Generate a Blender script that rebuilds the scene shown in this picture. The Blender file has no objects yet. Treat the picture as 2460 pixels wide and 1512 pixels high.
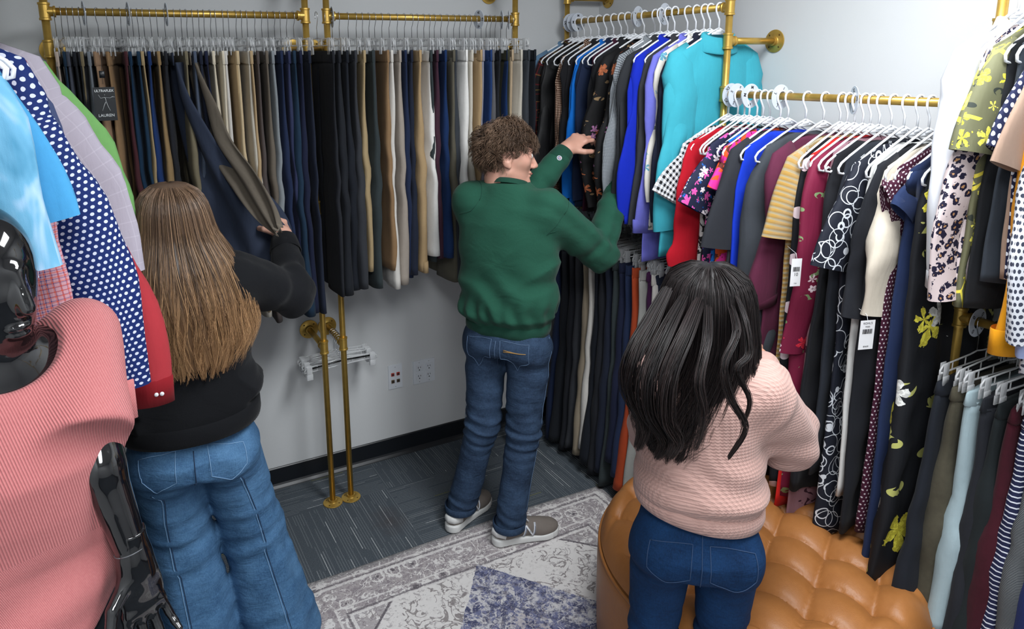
import bpy, math, random
import numpy as np
from mathutils import Vector, Matrix

# ------------------------------------------------------------------ scene, camera, world, lights
scene = bpy.context.scene
COL = scene.collection
CAM = np.array([0.0, 0.0, 1.9])
_f, _cx, _cy, _p, _y, _r = 1714.2, 1106.9, 515.4, .2092, .4679, -.0141
_fw = np.array([math.sin(_y)*math.cos(_p), math.cos(_y)*math.cos(_p), -math.sin(_p)])
_rt = np.cross(_fw, [0, 0, 1.]); _rt /= np.linalg.norm(_rt)
_up = np.cross(_rt, _fw)
_rt, _up = _rt*math.cos(_r)+_up*math.sin(_r), -_rt*math.sin(_r)+_up*math.cos(_r)
cam_data = bpy.data.cameras.new('camera')
cam = bpy.data.objects.new('camera', cam_data)
COL.objects.link(cam)
M = Matrix(((_rt[0], _up[0], -_fw[0], 0), (_rt[1], _up[1], -_fw[1], 0), (_rt[2], _up[2], -_fw[2], 1.9), (0, 0, 0, 1)))
cam.matrix_world = M
cam_data.sensor_width = 36
cam_data.lens = _f/2460*36
cam_data.shift_x = (1230-_cx)/2460
cam_data.shift_y = -(756-_cy)/2460
cam_data.clip_start = 0.05
scene.camera = cam

def P(u, v, d):            # a point of the photograph at a given distance from the camera, in metres
    r = _rt*(u-_cx)/_f-_up*(v-_cy)/_f+_fw
    return CAM+r*d
def onX(u, v, X):
    r = _rt*(u-_cx)/_f-_up*(v-_cy)/_f+_fw
    return CAM+r*X/r[0]
def onY(u, v, Y):
    r = _rt*(u-_cx)/_f-_up*(v-_cy)/_f+_fw
    return CAM+r*Y/r[1]
def onZ(u, v, Z):
    r = _rt*(u-_cx)/_f-_up*(v-_cy)/_f+_fw
    return CAM+r*(Z-1.9)/r[2]

scene.view_settings.view_transform = 'Standard'
scene.view_settings.look = 'None'
scene.view_settings.exposure = -0.25
scene.view_settings.gamma = 1.0
scene.view_settings.use_curve_mapping = False
scene.cycles.use_denoising = True
scene.cycles.max_bounces = 8
scene.cycles.transparent_max_bounces = 16
scene.cycles.transmission_bounces = 8
scene.cycles.caustics_reflective = False
scene.cycles.caustics_refractive = False

world = bpy.data.worlds.new('world'); scene.world = world; world.use_nodes = True
world.node_tree.nodes['Background'].inputs[0].default_value = (.8, .9, 1, 1)
world.node_tree.nodes['Background'].inputs[1].default_value = 0.0

ROOM_X0, ROOM_X1, ROOM_Y0, ROOM_Y1, ROOM_H = -0.70, 2.3325, -1.7, 3.0286, 2.75
def area(name, loc, sx, sy, power, color=(1, 1, 1), rot=(0, 0, 0)):
    l = bpy.data.lights.new(name, 'AREA'); l.shape = 'RECTANGLE'; l.size = sx; l.size_y = sy
    l.energy = power; l.color = color
    o = bpy.data.objects.new(name, l); o.location = loc; o.rotation_euler = rot
    COL.objects.link(o); return o
LIGHTS = [((1.35, 0.75, ROOM_H-.035), .56, 1.16, 62), ((0.05, -0.35, ROOM_H-.035), .56, 1.16, 46)]
for k, (loc, sx, sy, pw) in enumerate(LIGHTS):
    area('ceiling_lamp_light', loc, sx, sy, pw, (.93, .97, 1.0))

# ------------------------------------------------------------------ helpers
def tag(o, label=None, cat=None, group=None, kind=None):
    if label: o['label'] = label
    if cat: o['category'] = cat
    if group: o['group'] = group
    if kind: o['kind'] = kind
    return o

def empty(name, loc=(0, 0, 0), rz=0.0, label=None, cat=None, group=None):
    o = bpy.data.objects.new(name, None); o.location = loc; o.rotation_euler = (0, 0, rz)
    o.empty_display_size = .05
    COL.objects.link(o)
    return tag(o, label, cat, group)

class MB:
    """collects grids, tubes and boxes and links them as one mesh object"""
    def __init__(s): s.v = []; s.f = []; s.uv = []; s.m = []; s.col = None
    def add(s, verts, faces, uvs=None, m=0):
        b = len(s.v)
        s.v.extend([tuple(map(float, p)) for p in verts])
        for k, fc in enumerate(faces):
            s.f.append(tuple(b+i for i in fc))
            s.uv.append(uvs[k] if uvs is not None else [(verts[i][0]+verts[i][1], verts[i][2]) for i in fc])
            s.m.append(m)
        return s
    def loft(s, rings, closed=True, cap0=False, cap1=False, m=0, us=None, vs=None):
        rings = [np.asarray(r, float) for r in rings]
        n = len(rings[0]); R = len(rings)
        if vs is None:
            vs = [0.0]
            for i in range(1, R):
                vs.append(vs[-1]+float(np.linalg.norm(rings[i]-rings[i-1], axis=1).mean()))
        if us is None:
            mid = rings[R//2]
            us = [0.0]
            for j in range(1, n+1):
                us.append(us[-1]+float(np.linalg.norm(mid[j % n]-mid[j-1])))
        verts = [p for r in rings for p in r]; faces = []; uvs = []
        for i in range(R-1):
            for j in range(n if closed else n-1):
                k = (j+1) % n
                faces.append((i*n+j, i*n+k, (i+1)*n+k, (i+1)*n+j))
                uvs.append([(us[j], vs[i]), (us[j+1], vs[i]), (us[j+1], vs[i+1]), (us[j], vs[i+1])])
        if cap0:
            faces.append(tuple(range(n-1, -1, -1))); uvs.append([(rings[0][i][0], rings[0][i][1]) for i in range(n-1, -1, -1)])
        if cap1:
            faces.append(tuple((R-1)*n+i for i in range(n))); uvs.append([(rings[-1][i][0], rings[-1][i][1]) for i in range(n)])
        return s.add(verts, faces, uvs, m)
    def tube(s, pts, r, n=8, m=0, caps=True, flat=1.0):
        pts = [np.asarray(p, float) for p in pts]; K = len(pts)
        rs = [r]*K if not hasattr(r, '__len__') else list(r)
        t = [pts[min(i+1, K-1)]-pts[max(i-1, 0)] for i in range(K)]
        t = [x/(np.linalg.norm(x)+1e-12) for x in t]
        a = np.array([0, 0, 1.]) if abs(t[0][2]) < .9 else np.array([1., 0, 0])
        u = np.cross(t[0], a); u /= np.linalg.norm(u)
        rings = []
        for i in range(K):
            u = u-t[i]*(u@t[i]); u /= np.linalg.norm(u)+1e-12
            w = np.cross(t[i], u)
            rings.append([pts[i]+rs[i]*(math.cos(2*math.pi*k/n)*u+flat*math.sin(2*math.pi*k/n)*w) for k in range(n)])
        return s.loft(rings, True, caps, caps, m)
    def box(s, c, d, m=0, rz=0.0, bevel=0.0):
        x, y, z = [k/2 for k in d]; cr, sr = math.cos(rz), math.sin(rz)
        if bevel > 0:
            b = min(bevel, x*.9, y*.9, z*.9)
            rings = []
            for zz, ins in ((-z, b), (-z+b, 0), (z-b, 0), (z, b)):
                X, Y = x-ins, y-ins; q = b*.7 if ins == 0 else 0
                pts = [(-X, -Y), (X, -Y), (X, Y), (-X, Y)]
                if True:
                    c8 = []
                    bb = b if ins == 0 else b*.6
                    for (px, py) in pts:
                        sx, sy = (1 if px > 0 else -1), (1 if py > 0 else -1)
                        e = [(px-sx*bb, py), (px, py-sy*bb)]
                        if sx*sy > 0: e = e[::-1]
                        c8 += e
                    pts = c8
                rings.append([(c[0]+a*cr-bq*sr, c[1]+a*sr+bq*cr, c[2]+zz) for a, bq in pts])
            return s.loft(rings, True, True, True, m)
        vs = [(c[0]+a*x*cr-b*y*sr, c[1]+a*x*sr+b*y*cr, c[2]+e*z) for e in (-1, 1) for a, b in ((-1, -1), (1, -1), (1, 1), (-1, 1))]
        fs = [(3, 2, 1, 0), (4, 5, 6, 7), (0, 1, 5, 4), (1, 2, 6, 5), (2, 3, 7, 6), (3, 0, 4, 7)]
        return s.add(vs, fs, None, m)
    def lathe(s, prof, org=(0, 0, 0), axis=(0, 0, 1), n=24, m=0, sx=1.0):
        ax = np.array(axis, float); ax /= np.linalg.norm(ax)
        a = np.array([0, 0, 1.]) if abs(ax[2]) < .9 else np.array([1., 0, 0])
        u = np.cross(ax, a); u /= np.linalg.norm(u); w = np.cross(ax, u); o = np.array(org, float)
        rings = [[o+ax*h+r*(math.cos(2*math.pi*k/n)*u*sx+math.sin(2*math.pi*k/n)*w) for k in range(n)] for r, h in prof]
        return s.loft(rings, True, False, False, m)
    def build(s, name, mats, parent=None, smooth=True, loc=None, rot=None):
        me = bpy.data.meshes.new(name)
        me.from_pydata(s.v, [], s.f)
        if not isinstance(mats, (list, tuple)): mats = [mats]
        for mt in mats: me.materials.append(mt)
        if len(s.uv) == len(s.f) and len(me.polygons) == len(s.f):
            ul = me.uv_layers.new(name='UVMap')
            flat = np.array([c for fc in s.uv for c in fc], dtype=np.float32).ravel()
            ul.data.foreach_set('uv', flat)
        me.polygons.foreach_set('material_index', np.array(s.m, dtype=np.int32))
        me.polygons.foreach_set('use_smooth', np.full(len(s.f), smooth))
        me.update()
        o = bpy.data.objects.new(name, me); COL.objects.link(o)
        if parent is not None: o.parent = parent
        if loc is not None: o.location = loc
        if rot is not None: o.rotation_euler = rot
        return o

def copy_tree(o, parent=None):
    c = o.copy(); COL.objects.link(c)
    if parent is not None: c.parent = parent
    for ch in o.children: copy_tree(ch, c)
    return c

def autosmooth(o, ang=35):
    me = o.data
    try:
        me.set_sharp_from_angle(angle=math.radians(ang))
    except Exception: pass
    return o

_txt = {}
def text(name, body, size, mat, parent, loc, rot=(0, 0, 0), matrix=None, extrude=.0002, align='CENTER', bold=0.0):
    key = (body, size, mat.name, extrude, align, bold)
    if key in _txt:
        o = bpy.data.objects.new(name, _txt[key]); COL.objects.link(o); o.parent = parent; o.location = loc; o.rotation_euler = rot
        if matrix is not None: o.matrix_local = matrix
        return o
    c = bpy.data.curves.new(name, 'FONT'); c.body = body; c.size = size; c.extrude = extrude
    c.align_x = align; c.align_y = 'CENTER'; c.offset = bold
    tmp = bpy.data.objects.new(name, c); COL.objects.link(tmp)
    me = bpy.data.meshes.new_from_object(tmp.evaluated_get(bpy.context.evaluated_depsgraph_get()))
    bpy.data.objects.remove(tmp); bpy.data.curves.remove(c)
    me.materials.clear(); me.materials.append(mat)
    _txt[key] = me
    o = bpy.data.objects.new(name, me); COL.objects.link(o)
    o.parent = parent; o.location = loc; o.rotation_euler = rot
    if matrix is not None: o.matrix_local = matrix
    return o

# ------------------------------------------------------------------ materials
def s2l(c):
    return tuple(((x/255)/12.92 if x/255 <= .04045 else ((x/255+.055)/1.055)**2.4) for x in c)
class NT:
    def __init__(s, name):
        s.mat = bpy.data.materials.new(name); s.mat.use_nodes = True
        s.t = s.mat.node_tree; s.n = s.t.nodes; s.b = s.n['Principled BSDF']
    def new(s, ty, **k):
        nd = s.n.new(ty)
        for a, v in k.items(): setattr(nd, a, v)
        return nd
    def put(s, sock, v):
        if isinstance(v, bpy.types.NodeSocket): s.t.links.new(v, sock)
        elif v is not None:
            if isinstance(v, (tuple, list)) and len(v) == 3 and sock.type == 'RGBA': v = (*v, 1)
            sock.default_value = v
    def math(s, op, a, b=0.0, c=None, clamp=False):
        nd = s.new('ShaderNodeMath', operation=op, use_clamp=clamp)
        s.put(nd.inputs[0], a); s.put(nd.inputs[1], b)
        if c is not None: s.put(nd.inputs[2], c)
        return nd.outputs[0]
    def mix(s, f, a, b, mode='MIX'):
        nd = s.new('ShaderNodeMix', data_type='RGBA', blend_type=mode)
        s.put(nd.inputs[0], f); s.put(nd.inputs[6], a); s.put(nd.inputs[7], b)
        return nd.outputs[2]
    def vmath(s, op, a, b):
        nd = s.new('ShaderNodeVectorMath', operation=op); s.put(nd.inputs[0], a); s.put(nd.inputs[1], b); return nd.outputs[0]
    def uv(s): return s.new('ShaderNodeTexCoord').outputs['UV']
    def obj(s): return s.new('ShaderNodeTexCoord').outputs['Object']
    def mapv(s, v, scale=(1, 1, 1), loc=(0, 0, 0), rot=(0, 0, 0)):
        nd = s.new('ShaderNodeMapping'); s.put(nd.inputs[0], v)
        nd.inputs[1].default_value = loc; nd.inputs[2].default_value = rot; nd.inputs[3].default_value = scale
        return nd.outputs[0]
    def sep(s, v):
        nd = s.new('ShaderNodeSeparateXYZ'); s.put(nd.inputs[0], v); return nd.outputs
    def comb(s, x, y, z=0.0):
        nd = s.new('ShaderNodeCombineXYZ'); s.put(nd.inputs[0], x); s.put(nd.inputs[1], y); s.put(nd.inputs[2], z); return nd.outputs[0]
    def noise(s, v, scale, detail=3, rough=.5, dist=0.0, out=0):
        nd = s.new('ShaderNodeTexNoise'); s.put(nd.inputs['Vector'], v)
        nd.inputs['Scale'].default_value = scale; nd.inputs['Detail'].default_value = detail
        nd.inputs['Roughness'].default_value = rough; nd.inputs['Distortion'].default_value = dist
        return nd.outputs[out]
    def vor(s, v, scale, rnd=1.0, feature='F1'):
        nd = s.new('ShaderNodeTexVoronoi', feature=feature); s.put(nd.inputs['Vector'], v)
        nd.inputs['Scale'].default_value = scale; nd.inputs['Randomness'].default_value = rnd
        return nd.outputs
    def ramp(s, f, stops, interp='LINEAR'):
        nd = s.new('ShaderNodeValToRGB'); s.put(nd.inputs[0], f); cr = nd.color_ramp; cr.interpolation = interp
        while len(cr.elements) < len(stops): cr.elements.new(.5)
        for e, (p, c) in zip(cr.elements, stops): e.position = p; e.color = (*c, 1) if len(c) == 3 else c
        return nd.outputs[0]
    def lt(s, a, b): return s.math('LESS_THAN', a, b)
    def gt(s, a, b): return s.math('GREATER_THAN', a, b)
    def bump(s, h, strength=.3, dist=.002):
        nd = s.new('ShaderNodeBump'); s.put(nd.inputs['Height'], h)
        nd.inputs['Strength'].default_value = strength; nd.inputs['Distance'].default_value = dist
        s.put(s.b.inputs['Normal'], nd.outputs[0]); return nd
    def set(s, **k):
        names = {'color': 'Base Color', 'rough': 'Roughness', 'metal': 'Metallic', 'spec': 'Specular IOR Level', 'trans': 'Transmission Weight',
                 'ior': 'IOR', 'sheen': 'Sheen Weight', 'coat': 'Coat Weight', 'alpha': 'Alpha', 'sss': 'Subsurface Weight'}
        for a, v in k.items(): s.put(s.b.inputs[names[a]], v)
        return s

def plain(name, c, rough=.5, metal=0.0, spec=.5, **k):
    m = NT(name); m.set(color=s2l(c), rough=rough, metal=metal, spec=spec, **k); return m.mat

_cache = {}
def fabric(c, rough=.85, weave=1400, var=.12, fold=.5, sheen=.03, name='cloth'):
    key = ('f', c, rough, weave, var, fold)
    if key in _cache: return _cache[key]
    m = NT(name); col = s2l(c); o = m.obj()
    n = m.noise(o, 60, 2, .6); n2 = m.noise(o, 9, 3, .55)
    f = m.math('ADD', m.math('MULTIPLY', n, .5), m.math('MULTIPLY', n2, .5))
    col1 = tuple(min(1, x*(1+var)) for x in col); col0 = tuple(x*(1-var) for x in col)
    m.set(color=m.mix(f, col0, col1), rough=rough, spec=.25, sheen=sheen)
    h = m.math('ADD', m.math('MULTIPLY', m.noise(o, weave, 1, .5), .12), m.math('MULTIPLY', m.noise(m.mapv(o, (26, 26, 5)), 1, 3, .55, .4), 1.0))
    m.bump(h, fold, .006)
    _cache[key] = m.mat
    return m.mat

def wrinkle_bump(m, amt=.5, fine=900):
    o = m.obj()
    h = m.math('ADD', m.math('MULTIPLY', m.noise(o, fine, 1, .5), .1), m.math('MULTIPLY', m.noise(m.mapv(o, (26, 26, 6)), 1, 3, .55, .4), 1.0))
    m.bump(h, amt, .006)

def frac_uv(m, sx, sy, rot=0.0, loc=(0, 0, 0)):
    uv = m.mapv(m.uv(), (sx, sy, 1), loc, (0, 0, rot))
    x, y, _ = m.sep(uv)
    return m.math('FRACT', m.math('ADD', x, 100.0)), m.math('FRACT', m.math('ADD', y, 100.0)), uv

def gingham(name, c1, c2, sp=.012, c3=None):
    m = NT(name); fx, fy, _ = frac_uv(m, 1/sp, 1/sp)
    a, b = m.lt(fx, .5), m.lt(fy, .5); s = m.math('MULTIPLY', m.math('ADD', a, b), .5)
    A, B = s2l(c1), s2l(c2); mid = s2l(c3) if c3 else tuple((p+q)/2 for p, q in zip(A, B))
    m.set(color=m.ramp(s, [(0, A), (.25, mid), (.75, B)], 'CONSTANT'), rough=.8, spec=.25, sheen=.02); wrinkle_bump(m)
    return m.mat
def plaid(name, base, lines, sp=.01, w=.22):
    """lines: list of (colour, spacing multiple, width)"""
    m = NT(name); col = s2l(base); cur = None
    for (c, k, ww) in lines:
        fx, fy, _ = frac_uv(m, 1/(sp*k), 1/(sp*k), 0, (.3*k, .2*k, 0))
        g = m.math('MULTIPLY', m.math('ADD', m.lt(fx, ww), m.lt(fy, ww)), .55, clamp=True)
        cur = m.mix(g, cur if cur is not None else col, s2l(c))
    m.set(color=cur, rough=.8, spec=.25, sheen=.02); wrinkle_bump(m); return m.mat
def dots(name, base, dot, sp=.02, r=.3, stretch=1.0, rot=0.0, c3=None):
    m = NT(name); _, _, uv = frac_uv(m, 1/sp, 1/sp, rot)
    x, y, _ = m.sep(uv); y = m.math('MULTIPLY', y, stretch)
    row = m.math('FLOOR', m.math('ADD', y, 100.0))
    x = m.math('ADD', x, m.math('MULTIPLY', row, .5))
    fx = m.math('SUBTRACT', m.math('FRACT', m.math('ADD', x, 100.0)), .5); fy = m.math('SUBTRACT', m.math('FRACT', m.math('ADD', y, 100.0)), .5)
    d = m.math('SQRT', m.math('ADD', m.math('MULTIPLY', fx, fx), m.math('MULTIPLY', fy, fy)))
    m.set(color=m.mix(m.lt(d, r), s2l(base), s2l(dot)), rough=.75, spec=.25, sheen=.02); wrinkle_bump(m); return m.mat
def stripes(name, c1, c2, sp=.012, w=.3, ang=math.pi/2, rough=.8):
    m = NT(name); fx, _, _ = frac_uv(m, 1/sp, 1/sp, ang)
    m.set(color=m.mix(m.lt(fx, w), s2l(c1), s2l(c2)), rough=rough, spec=.25); wrinkle_bump(m); return m.mat
def blotch(name, base, layers, rough=.7, dist=1.2):
    """layers: (colour, scale, threshold on noise) painted one over the other"""
    m = NT(name); uv = m.uv(); cur = s2l(base)
    for i, (c, sc, th) in enumerate(layers):
        n = m.noise(m.mapv(uv, (1, 1, 1), (3.7*i+1, 1.9*i, 0)), sc, 2, .5, dist)
        cur = m.mix(m.gt(n, th), cur, s2l(c))
    m.set(color=cur, rough=rough, spec=.3); wrinkle_bump(m); return m.mat
def floral(name, base, petals, leaf=None, sp=.05, size=.36, dens=.5, stem=None, rough=.75, heart=None):
    """flower heads scattered in cells, with wavy petals, leaves between"""
    m = NT(name); uv = m.uv(); cur = s2l(base)
    if leaf:
        n = m.noise(m.mapv(uv, (1, 1, 1), (5, 2, 0)), 1.5/sp, 2, .5, 1.6)
        v = m.vor(m.mapv(uv, (1, 2.2, 1), (1, 4, 0), (0, 0, .6)), .8/sp)
        g = m.math('MULTIPLY', m.lt(v[0], .26), m.gt(n, .5))
        cur = m.mix(g, cur, s2l(leaf))
    if stem:
        v = m.vor(m.mapv(uv, (1, .7, 1)), .7/sp, 1.0, 'DISTANCE_TO_EDGE')
        cur = m.mix(m.math('MULTIPLY', m.lt(v[0], .025), m.gt(m.noise(uv, .5/sp, 1), .5)), cur, s2l(stem))
    for i, c in enumerate(petals):
        wob = m.noise(uv, 7/sp, 2, .6)
        sc = m.mapv(uv, (1/sp, 1/sp, 1), (7.3*i+.2, 3.1*i, 0)); v = m.vor(sc, 1.0, .8)
        dx, dy, _ = m.sep(m.vmath('SUBTRACT', sc, v[2])); r1 = m.sep(v[1])
        ang = m.math('ADD', m.math('ARCTAN2', dy, dx), m.math('MULTIPLY', r1[1], 6.0))
        pet = m.math('POWER', m.math('ABSOLUTE', m.math('SINE', m.math('MULTIPLY', ang, 2.5))), .6)
        rr = m.math('MULTIPLY', m.math('ADD', m.math('ADD', .40, m.math('MULTIPLY', pet, .60)), m.math('MULTIPLY', m.math('SUBTRACT', wob, .5), .7)), m.math('MULTIPLY', m.math('ADD', .7, m.math('MULTIPLY', r1[2], .6)), size*(1-.10*i)))
        pick = m.lt(r1[0], dens); g = m.math('MULTIPLY', m.lt(v[0], rr), pick)
        tone = m.mix(m.math('MULTIPLY', m.gt(m.noise(uv, 11/sp, 2, .6), .52), .5), s2l(c), tuple(min(1, q*1.9+.03) for q in s2l(c)))
        cur = m.mix(g, cur, tone)
        cur = m.mix(m.math('MULTIPLY', m.lt(v[0], m.math('MULTIPLY', rr, .28)), pick), cur, s2l(heart) if heart else tuple(q*.45 for q in s2l(c)))
    m.set(color=cur, rough=rough, spec=.3); wrinkle_bump(m); return m.mat
def leopard(name, base, ring, core, sp=.028):
    m = NT(name); uv = m.uv()
    wob = m.noise(uv, 3/sp, 2, .5)
    v = m.vor(uv, 1/sp, .85)
    d = m.math('ADD', v[0], m.math('MULTIPLY', m.math('SUBTRACT', wob, .5), .5))
    gap = m.gt(m.noise(uv, 1.6/sp, 1, .5), .36)
    ringm = m.math('MULTIPLY', m.math('MULTIPLY', m.gt(d, .19), m.lt(d, .46)), gap)
    cur = m.mix(m.lt(d, .3), s2l(base), s2l(core)); cur = m.mix(ringm, cur, s2l(ring))
    m.set(color=cur, rough=.7, spec=.3); wrinkle_bump(m); return m.mat
def loops(name, base, line, sp=.08):
    m = NT(name); uv = m.uv(); cur = s2l(base)
    for i in range(3):
        v = m.vor(m.mapv(uv, (1, 1, 1), (3.3*i, 1.7*i, 0)), (1+.25*i)/sp, 1.0)
        r = m.math('ABSOLUTE', m.math('SUBTRACT', v[0], .36+.07*i))
        cur = m.mix(m.lt(r, .015+.003*i), cur, s2l(line))
    m.set(color=cur, rough=.75, spec=.3); wrinkle_bump(m); return m.mat
# ------------------------------------------------------------------ room shell
def wall_mat():
    m = NT('wall_paint'); o = m.obj()
    n = m.noise(m.mapv(o, (300, 300, 300)), 1, 2, .6)
    n2 = m.noise(o, 1.2, 2, .5)
    m.set(color=m.mix(n2, (.60, .61, .62), (.64, .65, .655)), rough=.62, spec=.3)
    m.bump(n, .12, .001); return m.mat
WALL = wall_mat()
CEIL = plain('ceiling_tile', (225, 225, 222), .9)
def slab(name, x0, x1, y0, y1, z0, z1, mat, kind='structure'):
    b = MB(); b.box(((x0+x1)/2, (y0+y1)/2, (z0+z1)/2), (x1-x0, y1-y0, z1-z0))
    o = b.build(name, mat, smooth=False); return tag(o, kind=kind)
T = .1
slab('wall_back', ROOM_X0-T, ROOM_X1+T, ROOM_Y1, ROOM_Y1+T, 0, ROOM_H, WALL)
slab('wall_right', ROOM_X1, ROOM_X1+T, ROOM_Y0, ROOM_Y1, 0, ROOM_H, WALL)
slab('wall_left', ROOM_X0-T, ROOM_X0, ROOM_Y0, ROOM_Y1, 0, ROOM_H, WALL)
slab('wall_front', ROOM_X0-T, ROOM_X1+T, ROOM_Y0-T, ROOM_Y0, 0, ROOM_H, WALL)
slab('ceiling', ROOM_X0-T, ROOM_X1+T, ROOM_Y0-T, ROOM_Y1+T, ROOM_H, ROOM_H+.05, CEIL)

def carpet_mat():
    m = NT('carpet'); o = m.obj(); TS = .61
    x, y, z = m.sep(m.mapv(o, (1/TS, 1/TS, 1), (-1.005/TS+40, -2.776/TS+40, 0)))
    cx = m.math('FLOOR', x); cy = m.math('FLOOR', y)
    par = m.math('MODULO', m.math('ADD', cx, cy), 2.0)
    par = m.lt(par, .5)
    ax, ay, az = m.sep(o)
    def dash(lng, crs, seed):
        cell = m.math('FLOOR', m.math('MULTIPLY', crs, 95.0))
        wn = m.new('ShaderNodeTexWhiteNoise', noise_dimensions='1D'); m.put(wn.inputs['W'], m.math('ADD', cell, seed))
        l2 = m.math('ADD', m.math('MULTIPLY', lng, 6.5), m.math('MULTIPLY', wn.outputs[0], 37.0))
        seg = m.math('FLOOR', l2)
        w2 = m.new('ShaderNodeTexWhiteNoise', noise_dimensions='2D'); m.put(w2.inputs['Vector'], m.comb(cell, seg))
        on = m.gt(w2.outputs[0], .30)
        fr = m.math('FRACT', m.math('MULTIPLY', crs, 95.0))
        ln = m.math('MULTIPLY', m.lt(fr, .28), on)
        return ln, w2.outputs[0]
    a, wa = dash(ay, ax, 3.0); b, wb = dash(ax, ay, 9.0)
    ln = m.math('ADD', m.math('MULTIPLY', a, par), m.math('MULTIPLY', b, m.math('SUBTRACT', 1.0, par)))
    w = m.math('ADD', m.math('MULTIPLY', wa, par), m.math('MULTIPLY', wb, m.math('SUBTRACT', 1.0, par)))
    sp = m.noise(o, 420, 2, .7)
    base = m.ramp(sp, [(.3, s2l((48, 54, 61))), (.5, s2l((74, 81, 88))), (.72, s2l((112, 118, 123)))])
    line = m.ramp(w, [(0, s2l((116, 122, 127))), (.9, s2l((150, 154, 157))), (.955, s2l((205, 208, 208))), (.985, s2l((150, 150, 70)))], 'CONSTANT')
    brk = m.math('MULTIPLY', m.noise(m.mapv(o, (1, 1, 1)), 260, 1, .6), 1.3, clamp=True)
    col = m.mix(m.math('MULTIPLY', ln, brk), base, line)
    # a worn brownish stain beside the poles
    sx, sy, _ = m.sep(m.mapv(o, (1, 1, 1), (-.93, -2.56, 0), (0, 0, 0)))
    d = m.math('SQRT', m.math('ADD', m.math('MULTIPLY', sx, sx), m.math('MULTIPLY', m.math('MULTIPLY', sy, sy), .5)))
    st = m.math('MULTIPLY', m.math('SUBTRACT', 1.0, m.math('MULTIPLY', m.math('ADD', d, m.math('MULTIPLY', m.noise(o, 18, 2), .08)), 8.0), clamp=True), .55)
    m.put(m.b.inputs['Base Color'], m.mix(st, col, s2l((70, 52, 44))))
    m.set(rough=.95, spec=.1); m.bump(m.math('ADD', sp, m.math('MULTIPLY', ln, .4)), .6, .004)
    return m.mat
slab('floor', ROOM_X0-T, ROOM_X1+T, ROOM_Y0-T, ROOM_Y1+T, -.05, 0, carpet_mat())
BASE = plain('baseboard_rubber', (22, 25, 30), .38, spec=.5)
bbh, bbt = .1, .008
def baseboard(name, a, b, nrm):
    a, b, nrm = np.array(a, float), np.array(b, float), np.array(nrm, float)
    prof = [(0, bbh), (bbt*.6, bbh), (bbt, bbh-.004), (bbt, .022), (bbt+.004, .014), (bbt+.012, .004), (bbt+.014, .0005), (0, .0005)]
    m = MB(); m.loft([[np.array([*(p+nrm*t), z]) for t, z in prof] for p in (a, b)], True, True, True)
    return tag(m.build(name, BASE, smooth=False), kind='structure')
baseboard('baseboard_back', (ROOM_X0, ROOM_Y1), (ROOM_X1, ROOM_Y1), (0, -1))
baseboard('baseboard_right', (ROOM_X1, ROOM_Y1-.0), (ROOM_X1, ROOM_Y0), (-1, 0))
baseboard('baseboard_left', (ROOM_X0, ROOM_Y0), (ROOM_X0, ROOM_Y1), (1, 0))

# ceiling lights (out of frame, but they are what lights the room)
LMETAL = plain('lamp_trim', (235, 235, 235), .4)
dm = NT('lamp_diffuser'); dm.set(color=(.9, .9, .9), rough=.5)
dm.b.inputs['Emission Color'].default_value = (.95, .98, 1, 1); dm.b.inputs['Emission Strength'].default_value = 6
for k, (loc, sx, sy, pw) in enumerate(LIGHTS):
    t = empty('ceiling_light', (loc[0], loc[1], ROOM_H-.002), 0, ['flat rectangular ceiling light above the middle of the room', 'flat rectangular ceiling light above the entrance end'][k], 'ceiling light', None)
    b = MB()
    for dx, dy, lx, ly in ((-(sx/2+.02), 0, .04, sy+.08), (sx/2+.02, 0, .04, sy+.08), (0, -(sy/2+.02), sx, .04), (0, sy/2+.02, sx, .04)):
        b.box((dx, dy, -.012), (lx, ly, .024))
    b.build('frame', LMETAL, t, False)
    MB().box((0, 0, -.008), (sx, sy, .01)).build('diffuser', dm.mat, t, False)

# ------------------------------------------------------------------ wall plates
WP = plain('plate_plastic', (214, 218, 224), .35); HOLE = plain('socket_slot', (40, 38, 38), .6)
def outlet():
    t = empty('power_outlet', (1.312, ROOM_Y1, .412), 0, 'white double wall outlet plate with four sockets above the black baseboard', 'outlet')
    MB().box((0, -.003, 0), (.115, .006, .121), bevel=.0).build('plate', WP, t, False)
    for sx in (-.026, .026):
        for sz in (-.022, .022):
            b = MB(); b.box((sx, -.0075, sz), (.036, .003, .034), bevel=.001)
            s = b.build('socket', WP, t, False)
            h = MB(); h.box((sx-.006, -.0095, sz+.004), (.0022, .001, .009)); h.box((sx+.006, -.0095, sz+.004), (.0022, .001, .007)); h.box((sx, -.0095, sz-.009), (.005, .001, .005))
            h.build('slot', HOLE, s, False)
    SP = plain('screw_paint', (185, 188, 190), .4)
    for sx in (-.026, .026):
        for sz in (-.05, .05): MB().lathe([(0, -.002), (.0025, -.002), (.0025, 0)], (sx, -.006, sz), (0, 1, 0), 8).build('screw', SP, t)
outlet()
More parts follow.
